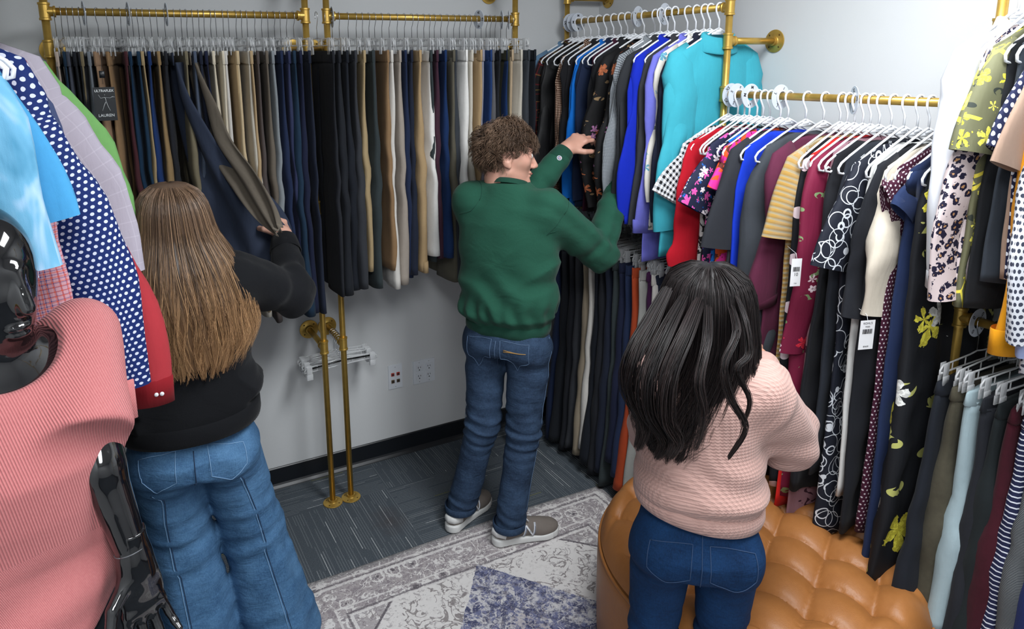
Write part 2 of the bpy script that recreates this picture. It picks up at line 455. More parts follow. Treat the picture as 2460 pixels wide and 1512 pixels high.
def datap():
    t = empty('network_jack_plate', (1.160, ROOM_Y1, .416), 0, 'white wall plate with two red and two dark network jacks', 'wall plate')
    MB().box((0, -.003, 0), (.071, .006, .121)).build('plate', WP, t, False)
    RED = plain('jack_red', (176, 62, 52), .5); DK = plain('jack_brown', (92, 74, 50), .5)
    for sx in (-.014, .014):
        for sz, mt in ((.014, RED), (-.022, DK)):
            b = MB(); b.box((sx, -.008, sz), (.016, .005, .016), bevel=.001)
            j = b.build('jack', mt, t, False); j['label'] = 'red jack' if sz > 0 else 'dark jack'
            MB().box((sx, -.0108, sz), (.010, .001, .008)).build('port', HOLE, j, False)
    for sz in (-.05, .05): MB().lathe([(0, -.002), (.0025, -.002), (.0025, 0)], (0, -.006, sz), (0, 1, 0), 8).build('screw', plain('screw_paint', (185, 188, 190), .4), t)
datap()

# ------------------------------------------------------------------ gold pipe racks
def gold():
    m = NT('gold_paint'); o = m.obj()
    m.set(color=m.mix(m.noise(o, 40, 3), s2l((186, 148, 66)), s2l((212, 176, 92))), rough=m.math('ADD', m.math('MULTIPLY', m.noise(o, 300, 2), .1), .30), metal=.7, spec=.6)
    m.bump(m.noise(o, 600, 2), .15, .001); return m.mat
GOLD = gold(); SCREW = plain('screw_head', (90, 66, 24), .5, .6)
PR, FR = .0125, .0168
def pipe(b, a, c, r=PR): b.tube([a, c], r, 16)
def coupling(b, c, ax, half=.028):
    c = np.array(c, float); ax = np.array(ax, float)
    prof = [(PR, -half-.001), (FR+.002, -half), (FR+.002, -half+.006), (FR, -half+.008), (FR, half-.008), (FR+.002, half-.006), (FR+.002, half), (PR, half+.001)]
    b.lathe(prof, c, ax, 18)
def branch(b, c, ax, L=.032):
    prof = [(FR-.001, 0), (FR-.001, L-.008), (FR+.002, L-.006), (FR+.002, L), (PR, L+.001)]
    b.lathe(prof, c, ax, 18)
def flange_mesh(parent, c, ax):
    b = MB(); prof = [(.0, 0.0), (.042, 0.0), (.043, .002), (.042, .0045), (.022, .006), (.0185, .009), (.0175, .018), (.0125, .0185)]
    b.lathe(prof, c, ax, 32); f = b.build('flange', GOLD, parent); autosmooth(f, 40)
    ax = np.array(ax, float); a = np.array([0, 0, 1.]) if abs(ax[2]) < .9 else np.array([1., 0, 0])
    u = np.cross(ax, a); w = np.cross(ax, u)
    for k in range(4):
        q = math.pi/4+k*math.pi/2; s = MB()
        s.lathe([(0, .0012), (.0035, .0008), (.0042, -.002)], np.array(c)+ax*.0048+.031*(math.cos(q)*u+math.sin(q)*w), ax, 10)
        s.build('screw', SCREW, f)
def tee(parent, c, ax, br=None, half=.028):
    b = MB(); coupling(b, c, ax, half)
    if br is not None: branch(b, c, br)
    autosmooth(b.build('fitting', GOLD, parent), 40)
def post(parent, x, y, z0, z1):
    b = MB(); pipe(b, (x, y, z0), (x, y, z1)); b.build('post', GOLD, parent)
def arm(parent, a, c):
    b = MB(); pipe(b, a, c); b.build('arm', GOLD, parent)
def rod(parent, a, c):
    b = MB(); pipe(b, a, c); b.build('rail', GOLD, parent)
RY, RX = 2.7892, 2.0855          # distance of the rails from the camera side of each wall
ROD_Z, DRESS_Z, LOW_Z, LOWR_Z = 2.085, 1.7745, 1.19, 1.20
LX = -.322
def rack_back(x0, x1, label, lowarms):
    t = empty('pipe_rack', (x0, RY, 0), 0, label, 'clothes rack'); D = 0.0
    L = lambda x: x-x0
    W = ROOM_Y1-RY
    for x in (x0, x1):
        X = L(x); other = (1 if x == x0 else -1)
        post(t, X, 0, .008, 2.31)
        flange_mesh(t, (X, 0, 0.0005), (0, 0, 1))
        tee(t, (X, 0, ROD_Z), (0, 0, 1), (other, 0, 0))
        for z in ((2.21, 1.965, .735) if lowarms or x == x1 else (2.21, 1.965, .735)):
            tee(t, (X, 0, z), (0, 0, 1), (0, 1, 0)); arm(t, (X, 0, z), (X, W-.003, z)); flange_mesh(t, (X, W-.0005, z), (0, -1, 0))
        tee(t, (X, 0, 1.335), (0, 0, 1))
    rod(t, (0, 0, ROD_Z), (L(x1), 0, ROD_Z))
    return t
rack_back(-.1136, .7547, 'left gold pipe rack on the back wall, hung with trousers on clear hangers', True)
r2 = rack_back(.8385, 1.6915, 'second gold pipe rack on the back wall, nearest the corner', True)
b = MB(); coupling(b, (0, 0, 1.80), (0, 0, 1)); branch(b, (0, 0, 1.80), (-1, 0, 0), .022); autosmooth(b.build('fitting', GOLD, r2), 40)

def rack_right():
    t = empty('pipe_rack', (RX, 1.945, 0), 0, 'long gold pipe rack on the right wall carrying blazers, dresses and blouses', 'clothes rack')
    W = ROOM_X1-RX; L = lambda y: y-1.945
    ys = (2.955, 1.945, 1.054, -.35)
    for i, y in enumerate(ys):
        post(t, 0, L(y), .008, 2.20 if i == 0 else 2.33); flange_mesh(t, (0, L(y), .0005), (0, 0, 1))
        for z in ((2.2, 1.0) if i == 0 else (2.33, 1.965, .42) if i == 2 else (2.33, 1.965, .735)):
            if z == 1.0: continue
            tee(t, (0, L(y), z), (0, 0, 1), (1, 0, 0)); arm(t, (0, L(y), z), (W-.003, L(y), z)); flange_mesh(t, (W-.0005, L(y), z), (-1, 0, 0))
    for (ya, yb, z) in ((2.955, 1.945, ROD_Z), (1.945, 1.054, DRESS_Z), (1.054, -.35, ROD_Z), (2.955, 1.945, LOWR_Z), (1.054, -.35, LOW_Z)):
        rod(t, (0, L(ya), z), (0, L(yb), z)); tee(t, (0, L(ya), z), (0, 0, 1), (0, -1, 0)); tee(t, (0, L(yb), z), (0, 0, 1), (0, 1, 0))
    return t
rack_right()
def rack_left():
    t = empty('pipe_rack', (LX, 2.20, 0), 0, 'gold pipe rack on the left wall behind the shirts', 'clothes rack')
    for y in (0, -.95):
        post(t, 0, y, .008, 2.33); flange_mesh(t, (0, y, .0005), (0, 0, 1))
        for z in (2.33, .735):
            tee(t, (0, y, z), (0, 0, 1), (-1, 0, 0)); arm(t, (0, y, z), (ROOM_X0-LX+.003, y, z)); flange_mesh(t, (ROOM_X0-LX+.0005, y, z), (1, 0, 0))
    for z in (ROD_Z, 1.12): rod(t, (0, 0, z), (0, -.95, z)); tee(t, (0, 0, z), (0, 0, 1), (0, -1, 0)); tee(t, (0, -.95, z), (0, 0, 1), (0, 1, 0))
rack_left()

# ------------------------------------------------------------------ rug
def rug():
    m = NT('rug_pile'); o = m.obj()      # object space: centre of the rug
    x, y, _ = m.sep(o)
    ax = m.math('ABSOLUTE', x); ay = m.math('ABSOLUTE', y)
    warp = m.noise(o, 14, 2, .6); w = m.math('MULTIPLY', m.math('SUBTRACT', warp, .5), .03)
    dx = m.math('SUBTRACT', .745, ax); dy = m.math('SUBTRACT', 1.065, ay)
    ed = m.math('ADD', m.math('MINIMUM', dx, dy), m.math('MULTIPLY', w, .25))      # distance from the rug's edge
    big = m.noise(o, 7, 4, .65); fine = m.noise(o, 60, 4, .7); mid = m.noise(o, 24, 3, .65, .8)
    cream = s2l((194, 188, 186)); pale = s2l((216, 212, 210)); grey = s2l((138, 130, 134)); dark = s2l((92, 86, 92)); blue = s2l((104, 108, 142)); dblue = s2l((66, 70, 102))
    # field: cream with thin dark scrolls
    v = m.vor(m.mapv(o, (1, 1, 1)), 11, 1.0, 'DISTANCE_TO_EDGE')
    v2 = m.vor(m.mapv(o, (1, 1, 1), (3, 1, 0)), 15, .9)
    scroll = m.math('ABSOLUTE', m.math('SUBTRACT', m.noise(o, 17, 2, .5, 1.5), .5))
    sm = m.math('MULTIPLY', m.lt(scroll, .030), m.gt(m.noise(m.mapv(o, (1, 1, 1), (2, 8, 1)), 9, 1), .46))
    field = m.mix(m.math('MULTIPLY', m.gt(fine, .56), .35), pale, cream)
    ring = m.lt(m.math('ABSOLUTE', m.math('SUBTRACT', v2[0], .26)), .05)
    field = m.mix(m.math('MULTIPLY', m.math('MULTIPLY', ring, m.gt(fine, .47)), .6), field, grey)
    field = m.mix(m.math('MULTIPLY', sm, .85), field, s2l((120, 112, 112)))
    # border: grey with flowers, guard lines
    v3 = m.vor(m.mapv(o, (1, 1, 1), (5, 1, 0)), 13, .8)
    d3 = m.math('ADD', v3[0], m.math('MULTIPLY', m.math('SUBTRACT', fine, .5), .5))
    border = m.mix(m.math('MULTIPLY', m.gt(fine, .5), .6), grey, s2l((178, 170, 170)))
    border = m.mix(m.lt(m.math('ABSOLUTE', m.math('SUBTRACT', d3, .34)), .05), border, pale)
    border = m.mix(m.lt(d3, .13), border, dark)
    border = m.mix(m.math('MULTIPLY', m.lt(m.math('ABSOLUTE', m.math('SUBTRACT', m.noise(o, 15, 2, .5, 2.0), .52)), .02), 1.0), border, pale)
    col = m.mix(m.lt(ed, .235), field, border)
    for p, ww, c in ((.235, .006, pale), (.222, .004, dark), (.19, .004, pale), (.075, .006, pale), (.062, .003, dark), (.048, .004, pale)):
        col = m.mix(m.math('MULTIPLY', m.lt(m.math('ABSOLUTE', m.math('SUBTRACT', ed, p)), ww), .8), col, c)
    # corner panels
    cpx = m.math('MULTIPLY', m.lt(dx, .36), m.lt(dy, .36)); q = m.math('ABSOLUTE', m.math('SUBTRACT', m.math('ADD', dx, dy), .62))
    inb = m.gt(ed, .24)
    cp = m.math('MULTIPLY', m.math('MULTIPLY', m.lt(m.math('ADD', dx, dy), .63), inb), 1.0)
    col = m.mix(m.math('MULTIPLY', cp, m.math('MULTIPLY', m.gt(mid, .45), .7)), col, grey)
    col = m.mix(m.math('MULTIPLY', m.lt(q, .006), inb), col, dark)
    # central blue diamond
    dd = m.math('ADD', m.math('MULTIPLY', ax, 1.28), ay); dd = m.math('ADD', dd, m.math('MULTIPLY', w, 1.0))
    e1 = m.lt(dd, .85)
    wv = m.math('ADD', m.math('ADD', m.math('MULTIPLY', fine, .50), m.math('MULTIPLY', mid, .35)), m.math('MULTIPLY', big, .22))
    g = m.new('ShaderNodeMapRange'); m.put(g.inputs[0], wv); g.inputs[1].default_value = .52; g.inputs[2].default_value = .60
    med = m.mix(g.outputs[0], m.mix(m.gt(m.noise(o, 34, 3, .7), .5), blue, dblue), s2l((196, 194, 198)))
    vein = m.math('ABSOLUTE', m.math('SUBTRACT', m.noise(o, 12, 3, .6, 1.2), .5))
    med = m.mix(m.math('MULTIPLY', m.lt(vein, .012), .7), med, pale)
    ed2 = m.math('ABSOLUTE', m.math('SUBTRACT', dd, .62)); med = m.mix(m.math('MULTIPLY', m.lt(ed2, .012), m.math('MULTIPLY', m.gt(fine, .46), .8)), med, dblue)
    inner = m.lt(m.math('ADD', m.math('MULTIPLY', ax, 1.9), ay), .60)
    med = m.mix(m.math('MULTIPLY', inner, m.math('MULTIPLY', m.gt(fine, .5), .6)), med, s2l((176, 166, 168)))
    col = m.mix(e1, col, med)
    col = m.mix(m.math('MULTIPLY', m.gt(m.noise(o, 150, 3, .8), .57), .30), col, pale)
    col = m.mix(m.math('MULTIPLY', m.gt(m.math('ADD', m.noise(m.mapv(o, (1, 1, 1), (4, 4, 4)), 45, 4, .75), m.math('MULTIPLY', big, .2)), .69), .45), col, s2l((120, 112, 116)))
    m.set(color=col, rough=.95, spec=.1, sheen=.2); m.bump(m.noise(o, 500, 3, .7), .4, .003)
    b = MB(); nx, ny = 40, 56; W2, H2 = .745, 1.065
    top = lambda i, j: (-W2+2*W2*i/nx, -H2+2*H2*j/ny)
    rings = []
    rng = random.Random(4)
    for j in range(ny+1):
        row = []
        for i in range(nx+1):
            X, Y = top(i, j); e = min(W2-abs(X), H2-abs(Y))
            wob = .006*math.sin(Y*5.2+1)+.004*math.sin(X*7.1); X2 = X+(wob if abs(X) > .6 else 0); Y2 = Y+(.006*math.sin(X*5.3+.6) if abs(Y) > .9 else 0)
            row.append((X2, Y2, .009-(.006 if e < .001 else 0)+.0012*math.sin(X*9+Y*4)))
        rings.append(row)
    b.loft(rings, False)
    o = b.build('area_rug', m.mat); o.location = (1.125, 1.28, 0.0)
    sm_ = o.modifiers.new('solid', 'SOLIDIFY'); sm_.thickness = .0065; sm_.offset = -1
    return tag(o, 'worn cream and grey oriental rug with a blue diamond, on the dark carpet', 'rug')
rug()

# ------------------------------------------------------------------ tufted ottoman
def ottoman():
    cx, cy, R, H = 1.705, 1.355, .475, .418
    m = NT('tan_leather'); o = m.obj()
    n = m.noise(o, 6, 4, .6); n2 = m.noise(o, 60, 3, .6)
    m.set(color=m.mix(m.math('ADD', m.math('MULTIPLY', n, .7), m.math('MULTIPLY', n2, .3)), s2l((126, 78, 38)), s2l((172, 114, 62))), rough=m.math('ADD', .40, m.math('MULTIPLY', n2, .12)), spec=.4)
    m.bump(m.math('ADD', m.noise(o, 260, 3, .6), m.math('MULTIPLY', m.noise(o, 26, 3, .6, .8), .8)), .28, .002)
    LE = m.mat
    t = empty('round_ottoman', (cx, cy, .0095), 0, 'big round tan leather ottoman with a buttoned top, beside the dress rail', 'ottoman')
    B0 = np.array((1.773-cx, 1.337-cy)); U = np.array((-.128, -.066)); V = np.array((.042, -.143))
    Mi = np.linalg.inv(np.array([U, V]).T)
    def height(x, y):
        ab = Mi@(np.array((x, y))-B0); a, b = ab
        fa, fb = a-round(a), b-round(b)
        # lattice of buttons on integer points; cushions between, rounded like pillows
        pa, pb = abs(fa), abs(fb)          # 0 at seam, .5 mid cushion
        # seams: straight crease along V (fa = 0), soft pleats along U (fb = 0)
        s1 = 1-math.exp(-(pa/.06)**1.0) ; s2 = 1-math.exp(-(pb/.10)**1.0)
        d = math.hypot(fa, fb)
        h = .024*math.sqrt(max(0, math.sin(math.pi*min(pa, .5))))*math.sqrt(max(0, math.sin(math.pi*min(pb, .5))))
        h += .026*(1-math.exp(-d/.22))+.009*(1-math.exp(-pa/.035))+.003*(1-math.exp(-pb/.05))
        return h
    nr, na = 80, 200; rings = []
    for i in range(nr+1):
        q = i/nr; r = R*(q**.9); row = []
        for k in range(na):
            an = 2*math.pi*k/na; x, y = r*math.cos(an), r*math.sin(an)
            e = max(0, (r-(R-.07))/.07)
            h = height(x, y)*(1-e)+.034*e
            z = H-.02+h-(.062*e**3.2)
            row.append((x*(1+.012*(h-.03)/.03*e), y*(1+.012*(h-.03)/.03*e), z))
        rings.append(row)
    b = MB(); b.loft(rings, True, cap0=True); b.build('cushion_top', LE, t)
    b = MB(); prof = [(R-.05, H-.075), (R-.004, H-.056), (R+.004, H-.066), (R+.010, H-.10), (R+.010, .2), (R+.006, .05), (R-.01, .03)]
    b.lathe(prof, (0, 0, 0), (0, 0, 1), 96); b.build('side', LE, t)
    b = MB(); n = 96
    b.tube([(math.cos(2*math.pi*k/n)*(R+.004), math.sin(2*math.pi*k/n)*(R+.004), H-.060) for k in range(n+1)], .0055, 8, caps=False); b.build('piping', LE, t)
    for i in range(-5, 6):
        for j in range(-5, 6):
            p = B0+i*U+j*V
            if np.linalg.norm(p) < R-.06:
                b = MB(); b.lathe([(0, .005), (.006, .0042), (.010, .001), (.011, -.004)], (p[0], p[1], H-.02+.003), (0, 0, 1), 14); b.build('button', LE, t)
    for k in range(4):
        an = math.pi/4+k*math.pi/2
        b = MB(); b.lathe([(0, 0), (.018, 0), (.024, .034), (0, .034)], (.36*math.cos(an), .36*math.sin(an), .0), (0, 0, 1), 12); b.build('foot', plain('foot_wood', (45, 30, 20), .5), t)
ottoman()
# ------------------------------------------------------------------ hangers
CHROME = plain('chrome_wire', (205, 208, 214), .18, 1.0)
def clear_mat():
    m = NT('clear_plastic'); m.set(color=(.97, .985, 1.0), rough=.08, trans=.35, ior=1.45, spec=1.0, coat=.8, alpha=.52)
    return m.mat
CLEAR = clear_mat()
WHITE_PL = plain('white_plastic', (232, 234, 238), .35, spec=.5)
BLACK_PL = plain('black_plastic', (14, 14, 16), .3)
def hook_pts(r=.0145, drop=.072, side=1):
    """a hook over the rail: starts behind it, goes over and down to the stem; local x along rail, y across"""
    pts = []
    for k in range(9):
        a = math.radians(-35+215*k/8)
        pts.append((0, r*1.12*math.cos(a)*side, r*1.12*math.sin(a)))
    pts = pts[::1]
    pts += [(0, -r*1.05*side, -.012), (0, -r*.55*side, -.028), (0, 0, -.042), (0, 0, -drop)]
    return pts
def make_clip_hanger(dark=False):
    t = empty('clip_hanger')
    b = MB(); b.tube(hook_pts(.0145, .088), .0013, 6); b.build('hook', CHROME, t)
    cm = CLEAR
    b = MB(); W = .165
    b.tube([(0, -W, -.118), (0, -W, -.104), (0, -W+.012, -.092), (0, -.03, -.086), (0, 0, -.082), (0, .03, -.086), (0, W-.012, -.092), (0, W, -.104), (0, W, -.118)], .0026, 6)
    b.tube([(0, -W, -.114), (0, 0, -.112), (0, W, -.114)], .0026, 6)
    for y in (-.11, -.05, .05, .11): b.tube([(0, y, -.09), (0, y, -.113)], .0018, 5)
    b.build('bar', cm, t)
    for s in (-1, 1):
        b = MB(); y = s*.145
        for sx in (-1, 1):
            b.box((sx*.0048, y, -.108), (.0026, .024, .044), bevel=.0008)
            b.box((sx*.0062, y, -.135), (.0034, .027, .026), bevel=.001)
        b.box((0, y, -.118), (.009, .006, .006))
        b.build('clip', cm, t)
    return t
def make_plastic_hanger():
    b = MB(); r = .0034
    b.tube(hook_pts(.0165, .075), r, 8)
    def side(s):
        return [(0, 0, -.072), (0, s*.03, -.084), (0, s*.10, -.118), (0, s*.165, -.152), (0, s*.195, -.170), (0, s*.206, -.184), (0, s*.203, -.198), (0, s*.185, -.203), (0, s*.165, -.192), (0, s*.150, -.203), (0, s*.13, -.205)]
    b.tube(side(1), r*1.05, 8); b.tube(side(-1), r*1.05, 8)
    b.tube([(0, -.135, -.205), (0, .135, -.205)], r*.9, 8)
    b.box((0, 0, -.083), (.006, .03, .012), bevel=.002)
    b.box((0, .0, -.09), (.0025, .07, .012))
    return b.build('plastic_hanger', WHITE_PL)
CLIPH = make_clip_hanger(); PLH = make_plastic_hanger(); _used = {'c': False, 'p': False}
def put_hanger(kind, loc, rz, label, group, dark=None):
    src = CLIPH if kind == 'c' else PLH
    if not _used[kind]: o = src; _used[kind] = True
    else:
        o = copy_tree(src) if kind == 'c' else src.copy()
        if kind == 'p': COL.objects.link(o)
    o.location = tuple(loc); o.rotation_euler = (0, 0, rz)
    tag(o, label, 'hanger', group)
    if dark:
        for ch in o.children:
            if ch.name.startswith('bar') or ch.name.startswith('clip'):
                ch.data = ch.data.copy(); ch.data.materials[0] = dark
    return o

# ------------------------------------------------------------------ trousers
COLN = {'beige': (176, 160, 148), 'deep teal': (24, 46, 66), 'slate grey': (66, 70, 82), 'black': (26, 29, 35), 'olive khaki': (120, 108, 84), 'heather grey': (112, 118, 126),
        'charcoal': (48, 50, 55), 'tan brown': (142, 114, 90), 'burgundy': (66, 32, 38), 'teal navy': (16, 44, 68), 'khaki': (158, 138, 104), 'royal navy': (22, 48, 96),
        'caramel': (136, 112, 78), 'blue slate': (46, 54, 72), 'light tan': (170, 146, 112), 'moss khaki': (112, 104, 84), 'taupe': (98, 90, 80), 'steel blue': (76, 86, 104),
        'dark navy': (26, 32, 48), 'cream': (202, 192, 172), 'ecru': (206, 196, 176), 'sand': (178, 152, 114), 'oat': (190, 170, 136), 'nutmeg': (134, 106, 76), 'cocoa grey': (76, 68, 66),
        'pale grey': (126, 132, 136), 'navy': (26, 38, 66), 'indigo': (44, 50, 80), 'ink teal': (22, 48, 70), 'midnight': (22, 28, 52), 'jet black': (30, 32, 38), 'forest grey': (46, 54, 56),
        'stone': (198, 194, 188), 'mushroom': (152, 142, 132), 'camel': (166, 140, 104), 'white': (224, 222, 218), 'plum': (60, 34, 48), 'cobalt navy': (18, 44, 86),
        'olive grey': (88, 84, 72), 'dove grey': (134, 134, 148), 'ash grey': (88, 88, 92), 'bright navy': (28, 56, 106), 'dark olive': (52, 52, 38), 'soft tan': (168, 148, 122),
        'bone': (190, 184, 172), 'graphite': (52, 56, 62), 'rust': (158, 62, 30), 'purple': (66, 28, 68), 'light grey': (150, 150, 146), 'putty': (142, 130, 112), 'icy blue': (150, 168, 174),
        'bluish black': (22, 26, 34), 'lilac': (92, 92, 190)}
rng = random.Random(11)
def leg_mesh(c0, hw, ztop, zbot, thick, seed, hw_b, sway=(0, 0), wav=.006, ph=0.0, n=22, rows=26, flare=0.0):
    r = random.Random(seed); f1, f2 = r.uniform(2, 4), r.uniform(5, 8); p1, p2, p3 = r.uniform(0, 6), r.uniform(0, 6), r.uniform(0, 6)
    k1, k2 = r.uniform(20, 34), r.uniform(40, 70); rings = []; gro = r.uniform(.0, .9)
    for i in range(rows+1):
        q = i/rows; z = ztop+(zbot-ztop)*q
        w = hw*(1-.06*math.sin(math.pi*min(1, q*1.4)))*(1-q)+hw_b*q+flare*q*q
        t = thick*(.55+.5*min(1, q*3)+gro*q)*(1+.18*math.sin(f1*q*3+p1))
        cy = c0+sway[1]*q*q+.006*math.sin(f1*q*2+p2)*q
        cx = sway[0]*q+.006*math.sin(f2*q+p3)*q*(1.3-q)
        row = []
        for k in range(n):
            a = 2*math.pi*k/n; ca, sa = math.cos(a), math.sin(a)
            y = w*math.copysign(abs(ca)**.8, ca); x = t*math.copysign(abs(sa)**.7, sa)
            yy = y+.003*math.sin(f2*3*q+p1)
            amp = wav*min(1, q*5+.25)
            x += amp*math.sin(k1*y+p2+1.5*q)*.7+amp*.35*math.sin(k2*y+p3+4*q)
            x += .0022*math.sin(34*q+p1+9*y)*math.exp(-((q-.52)/.16)**2)*2
            row.append((cx+x, cy+yy, z+.004*math.sin(y*20+p3)*(q > .97)))
        rings.append(row)
    b = MB(); b.loft(rings, True, True, True)
    return b
def trousers(loc, rz, col, length, label, group, seed, thick=.012, mat=None, hw=.185, sway=(0, 0), top=-.134, yaw=0.0, cuff=False, name='trousers', cat='trousers', skirt=False, flare=0.0, hwb=None, band=None, loops_=True):
    t = empty(name, loc, rz+yaw, label, cat, group)
    mt = mat or fabric(col, name='trouser_cloth')
    zt, zb = top, top-length
    if skirt:
        leg_mesh(0, hw, zt-.03, zb, thick*1.35, seed, (hwb or hw*1.1), sway, .009, flare=flare, rows=22).build('skirt_panel', mt, t)
    else:
        h2 = hw/2
        leg_mesh(-h2, h2*1.03, zt-.03, zb, thick, seed, hwb or h2*.92, sway, .005, flare=flare).build('leg', mt, t)
        leg_mesh(h2, h2*1.03, zt-.03, zb+.005, thick*.9, seed+7, hwb or h2*.9, (sway[0]*.8, sway[1]*.6), .005, flare=flare, rows=18).build('leg', mt, t)
    b = MB(); rings = []
    r = random.Random(seed)
    for z, g in ((zt-.042, 1.0), (zt-.036, 1.04), (zt-.004, 1.04), (zt, 1.0)):
        rings.append([((.0055+.006*(z < zt-.02))*math.copysign(abs(math.sin(a))**.7, math.sin(a))*g*(thick/.012)+.0015*math.sin(a*5+seed), hw*math.cos(a)*g*.985, z-.003*math.cos(2*a)) for a in [2*math.pi*k/24 for k in range(24)]])
    b.loft(rings, True, True, True)
    b.build('waistband', band or mt, t)
    if loops_:
        b = MB()
        b.box((.0, -hw*1.0, zt-.022), (.010, .006, .046), bevel=.001); b.build('belt_loop', mt, t)
    if cuff:
        b = MB(); rings = []
        for z, g in ((zb+.045, 1.0), (zb+.044, 1.12), (zb-.002, 1.14), (zb-.003, .9)):
            rings.append([(thick*1.15*g*math.copysign(abs(math.sin(a))**.7, math.sin(a))+sway[0], -hw/2+sway[1]+(hw/2*.95)*math.cos(a)*g, z) for a in [2*math.pi*k/24 for k in range(24)]])
        b.loft(rings, True, False, True); b.build('cuff', mt, t)
    return t

def words_between(seq, i, noun):
    a = seq[i-1] if i > 0 else None; c = seq[i+1] if i < len(seq)-1 else None
    return a, c
def rail_labels(cols, kind, where, left_end, right_end):
    """a label for each thing on a rail: its colour, and the neighbours it hangs between"""
    out = []
    for i, c in enumerate(cols):
        a = cols[i-1] if i else None; d = cols[i+1] if i < len(cols)-1 else None
        if a is None: s = f'{c} {kind} on {where}, first beside {left_end}'
        elif d is None: s = f'{c} {kind} on {where}, last beside {right_end}'
        else: s = f'{c} {kind} on {where}, between {a} and {d} ones'
        out.append(s)
    return out

def hlabel(cols, i, where):
    c = cols[i]; a = cols[i-1] if i else None; d = cols[i+1] if i < len(cols)-1 else None
    if a and d: return f'clear hanger of the {c} trousers between {a} and {d}, {where}'
    return f'clear clip hanger of the {c} trousers at the {"start" if d else "far end"} of the {where}'
L1 = [(142, 'beige', .97), (158, 'deep teal', .93), (174, 'slate grey', 1.0), (190, 'black', .9), (206, 'olive khaki', .98), (222, 'heather grey', .93), (250, 'charcoal', 1.0), (276, 'tan brown', .99),
      (292, 'nutmeg', .98), (308, 'burgundy', .92), (324, 'teal navy', .96), (338, 'ink teal', .97), (352, 'khaki', .97), (366, 'royal navy', .95), (384, 'caramel', 1.0), (400, 'jet black', .9),
      (444, 'moss khaki', .95), (474, 'steel blue', .9), (490, 'dark navy', .95), (505, 'midnight', .95), (518, 'cream', .96), (534, 'ecru', .97), (548, 'stone', .97),
      (566, 'sand', .97), (580, 'oat', .96), (598, 'bone', .98), (612, 'light tan', .96), (626, 'cocoa grey', 1.0), (645, 'taupe', .95), (662, 'pale grey', .9), (678, 'navy', .99), (694, 'indigo', .98), (709, 'deep teal', 1.0),
      (724, 'midnight', 1.0), (742, 'dark navy', 1.0)]
YF = RY-.185
labels = rail_labels([c for _, c, _ in L1], 'trousers', 'the left back rail', 'the end post', 'the middle posts')
GC = 'clear clip hangers on the left back rail'
for i, ((u, c, ln), lab) in enumerate(zip(L1, labels)):
    x = onY(u, 170, YF)[0]; nx = onY(L1[min(i+1, len(L1)-1)][0], 170, YF)[0]; px_ = onY(L1[max(i-1, 0)][0], 170, YF)[0]
    gap = min(.024, max(.014, (nx-px_)/2))
    yaw = {6: -.35, 7: -.28, 8: -.2}.get(i, rng.uniform(-.05, .05))
    trousers((x, RY, ROD_Z), 0, COLN[c], ln, lab, None, 100+i, thick=gap*.52, sway=(rng.uniform(-.004, .008), rng.uniform(-.03, .015)), yaw=yaw, hw=rng.uniform(.175, .19), cuff=False)
    put_hanger('c', (x, RY, ROD_Z), yaw+rng.uniform(-.15, .15), hlabel([q_[1] for q_ in L1], i, 'left rail'), GC)
L2 = [(800, 'jet black', 0.95), (820, 'black', 0.95), (838, 'bluish black', 0.94), (856, 'charcoal', 0.93), (878, 'khaki', 0.87), (898, 'forest grey', 0.94), (914, 'graphite', 0.93), (930, 'nutmeg', 0.87), (944, 'stone', 0.95),
      (962, 'mushroom', 0.95), (980, 'navy', 0.92), (1000, 'dark navy', 0.91), (1018, 'camel', 0.90), (1036, 'white', 0.84), (1050, 'forest grey', 0.87), (1066, 'plum', 0.85), (1080, 'cobalt navy', 0.85), (1092, 'olive grey', 0.97), (1108, 'graphite', 0.95),
      (1124, 'white', 0.93), (1140, 'bone', 0.91), (1154, 'camel', 0.87), (1168, 'dove grey', 0.87), (1180, 'bright navy', 0.92), (1194, 'ash grey', 0.92), (1208, 'black', 0.92), (1220, 'dark olive', 0.92), (1230, 'cobalt navy', 0.92),
      (1242, 'soft tan', 0.92), (1256, 'bone', 0.92), (1270, 'graphite', 0.92), (1286, 'bluish black', 0.92)]
labels = rail_labels([c for _, c, _ in L2], 'trousers', 'the second back rail', 'the middle posts', 'the corner')
GC2 = 'clear clip hangers on the second back rail'
for i, ((u, c, ln), lab) in enumerate(zip(L2, labels)):
    x = onY(u, 170, YF)[0]; x = min(x, 1.675)
    nx = onY(L2[min(i+1, len(L2)-1)][0], 170, YF)[0]; px_ = onY(L2[max(i-1, 0)][0], 170, YF)[0]
    gap = min(.030, max(.018, (nx-px_)/2)); yaw = rng.uniform(-.12, .04) if i < len(L2)-3 else 0
    trousers((x, RY, ROD_Z), 0, COLN[c], ln, lab, None, 200+i, thick=gap*.5, sway=(rng.uniform(-.006, .006), rng.uniform(-.03, .02)), yaw=yaw, hw=rng.uniform(.172, .19), cuff=(i == 12))
    put_hanger('c', (x, RY, ROD_Z), yaw+rng.uniform(-.12, .12), hlabel([q_[1] for q_ in L2], i, 'second rail'), GC2)

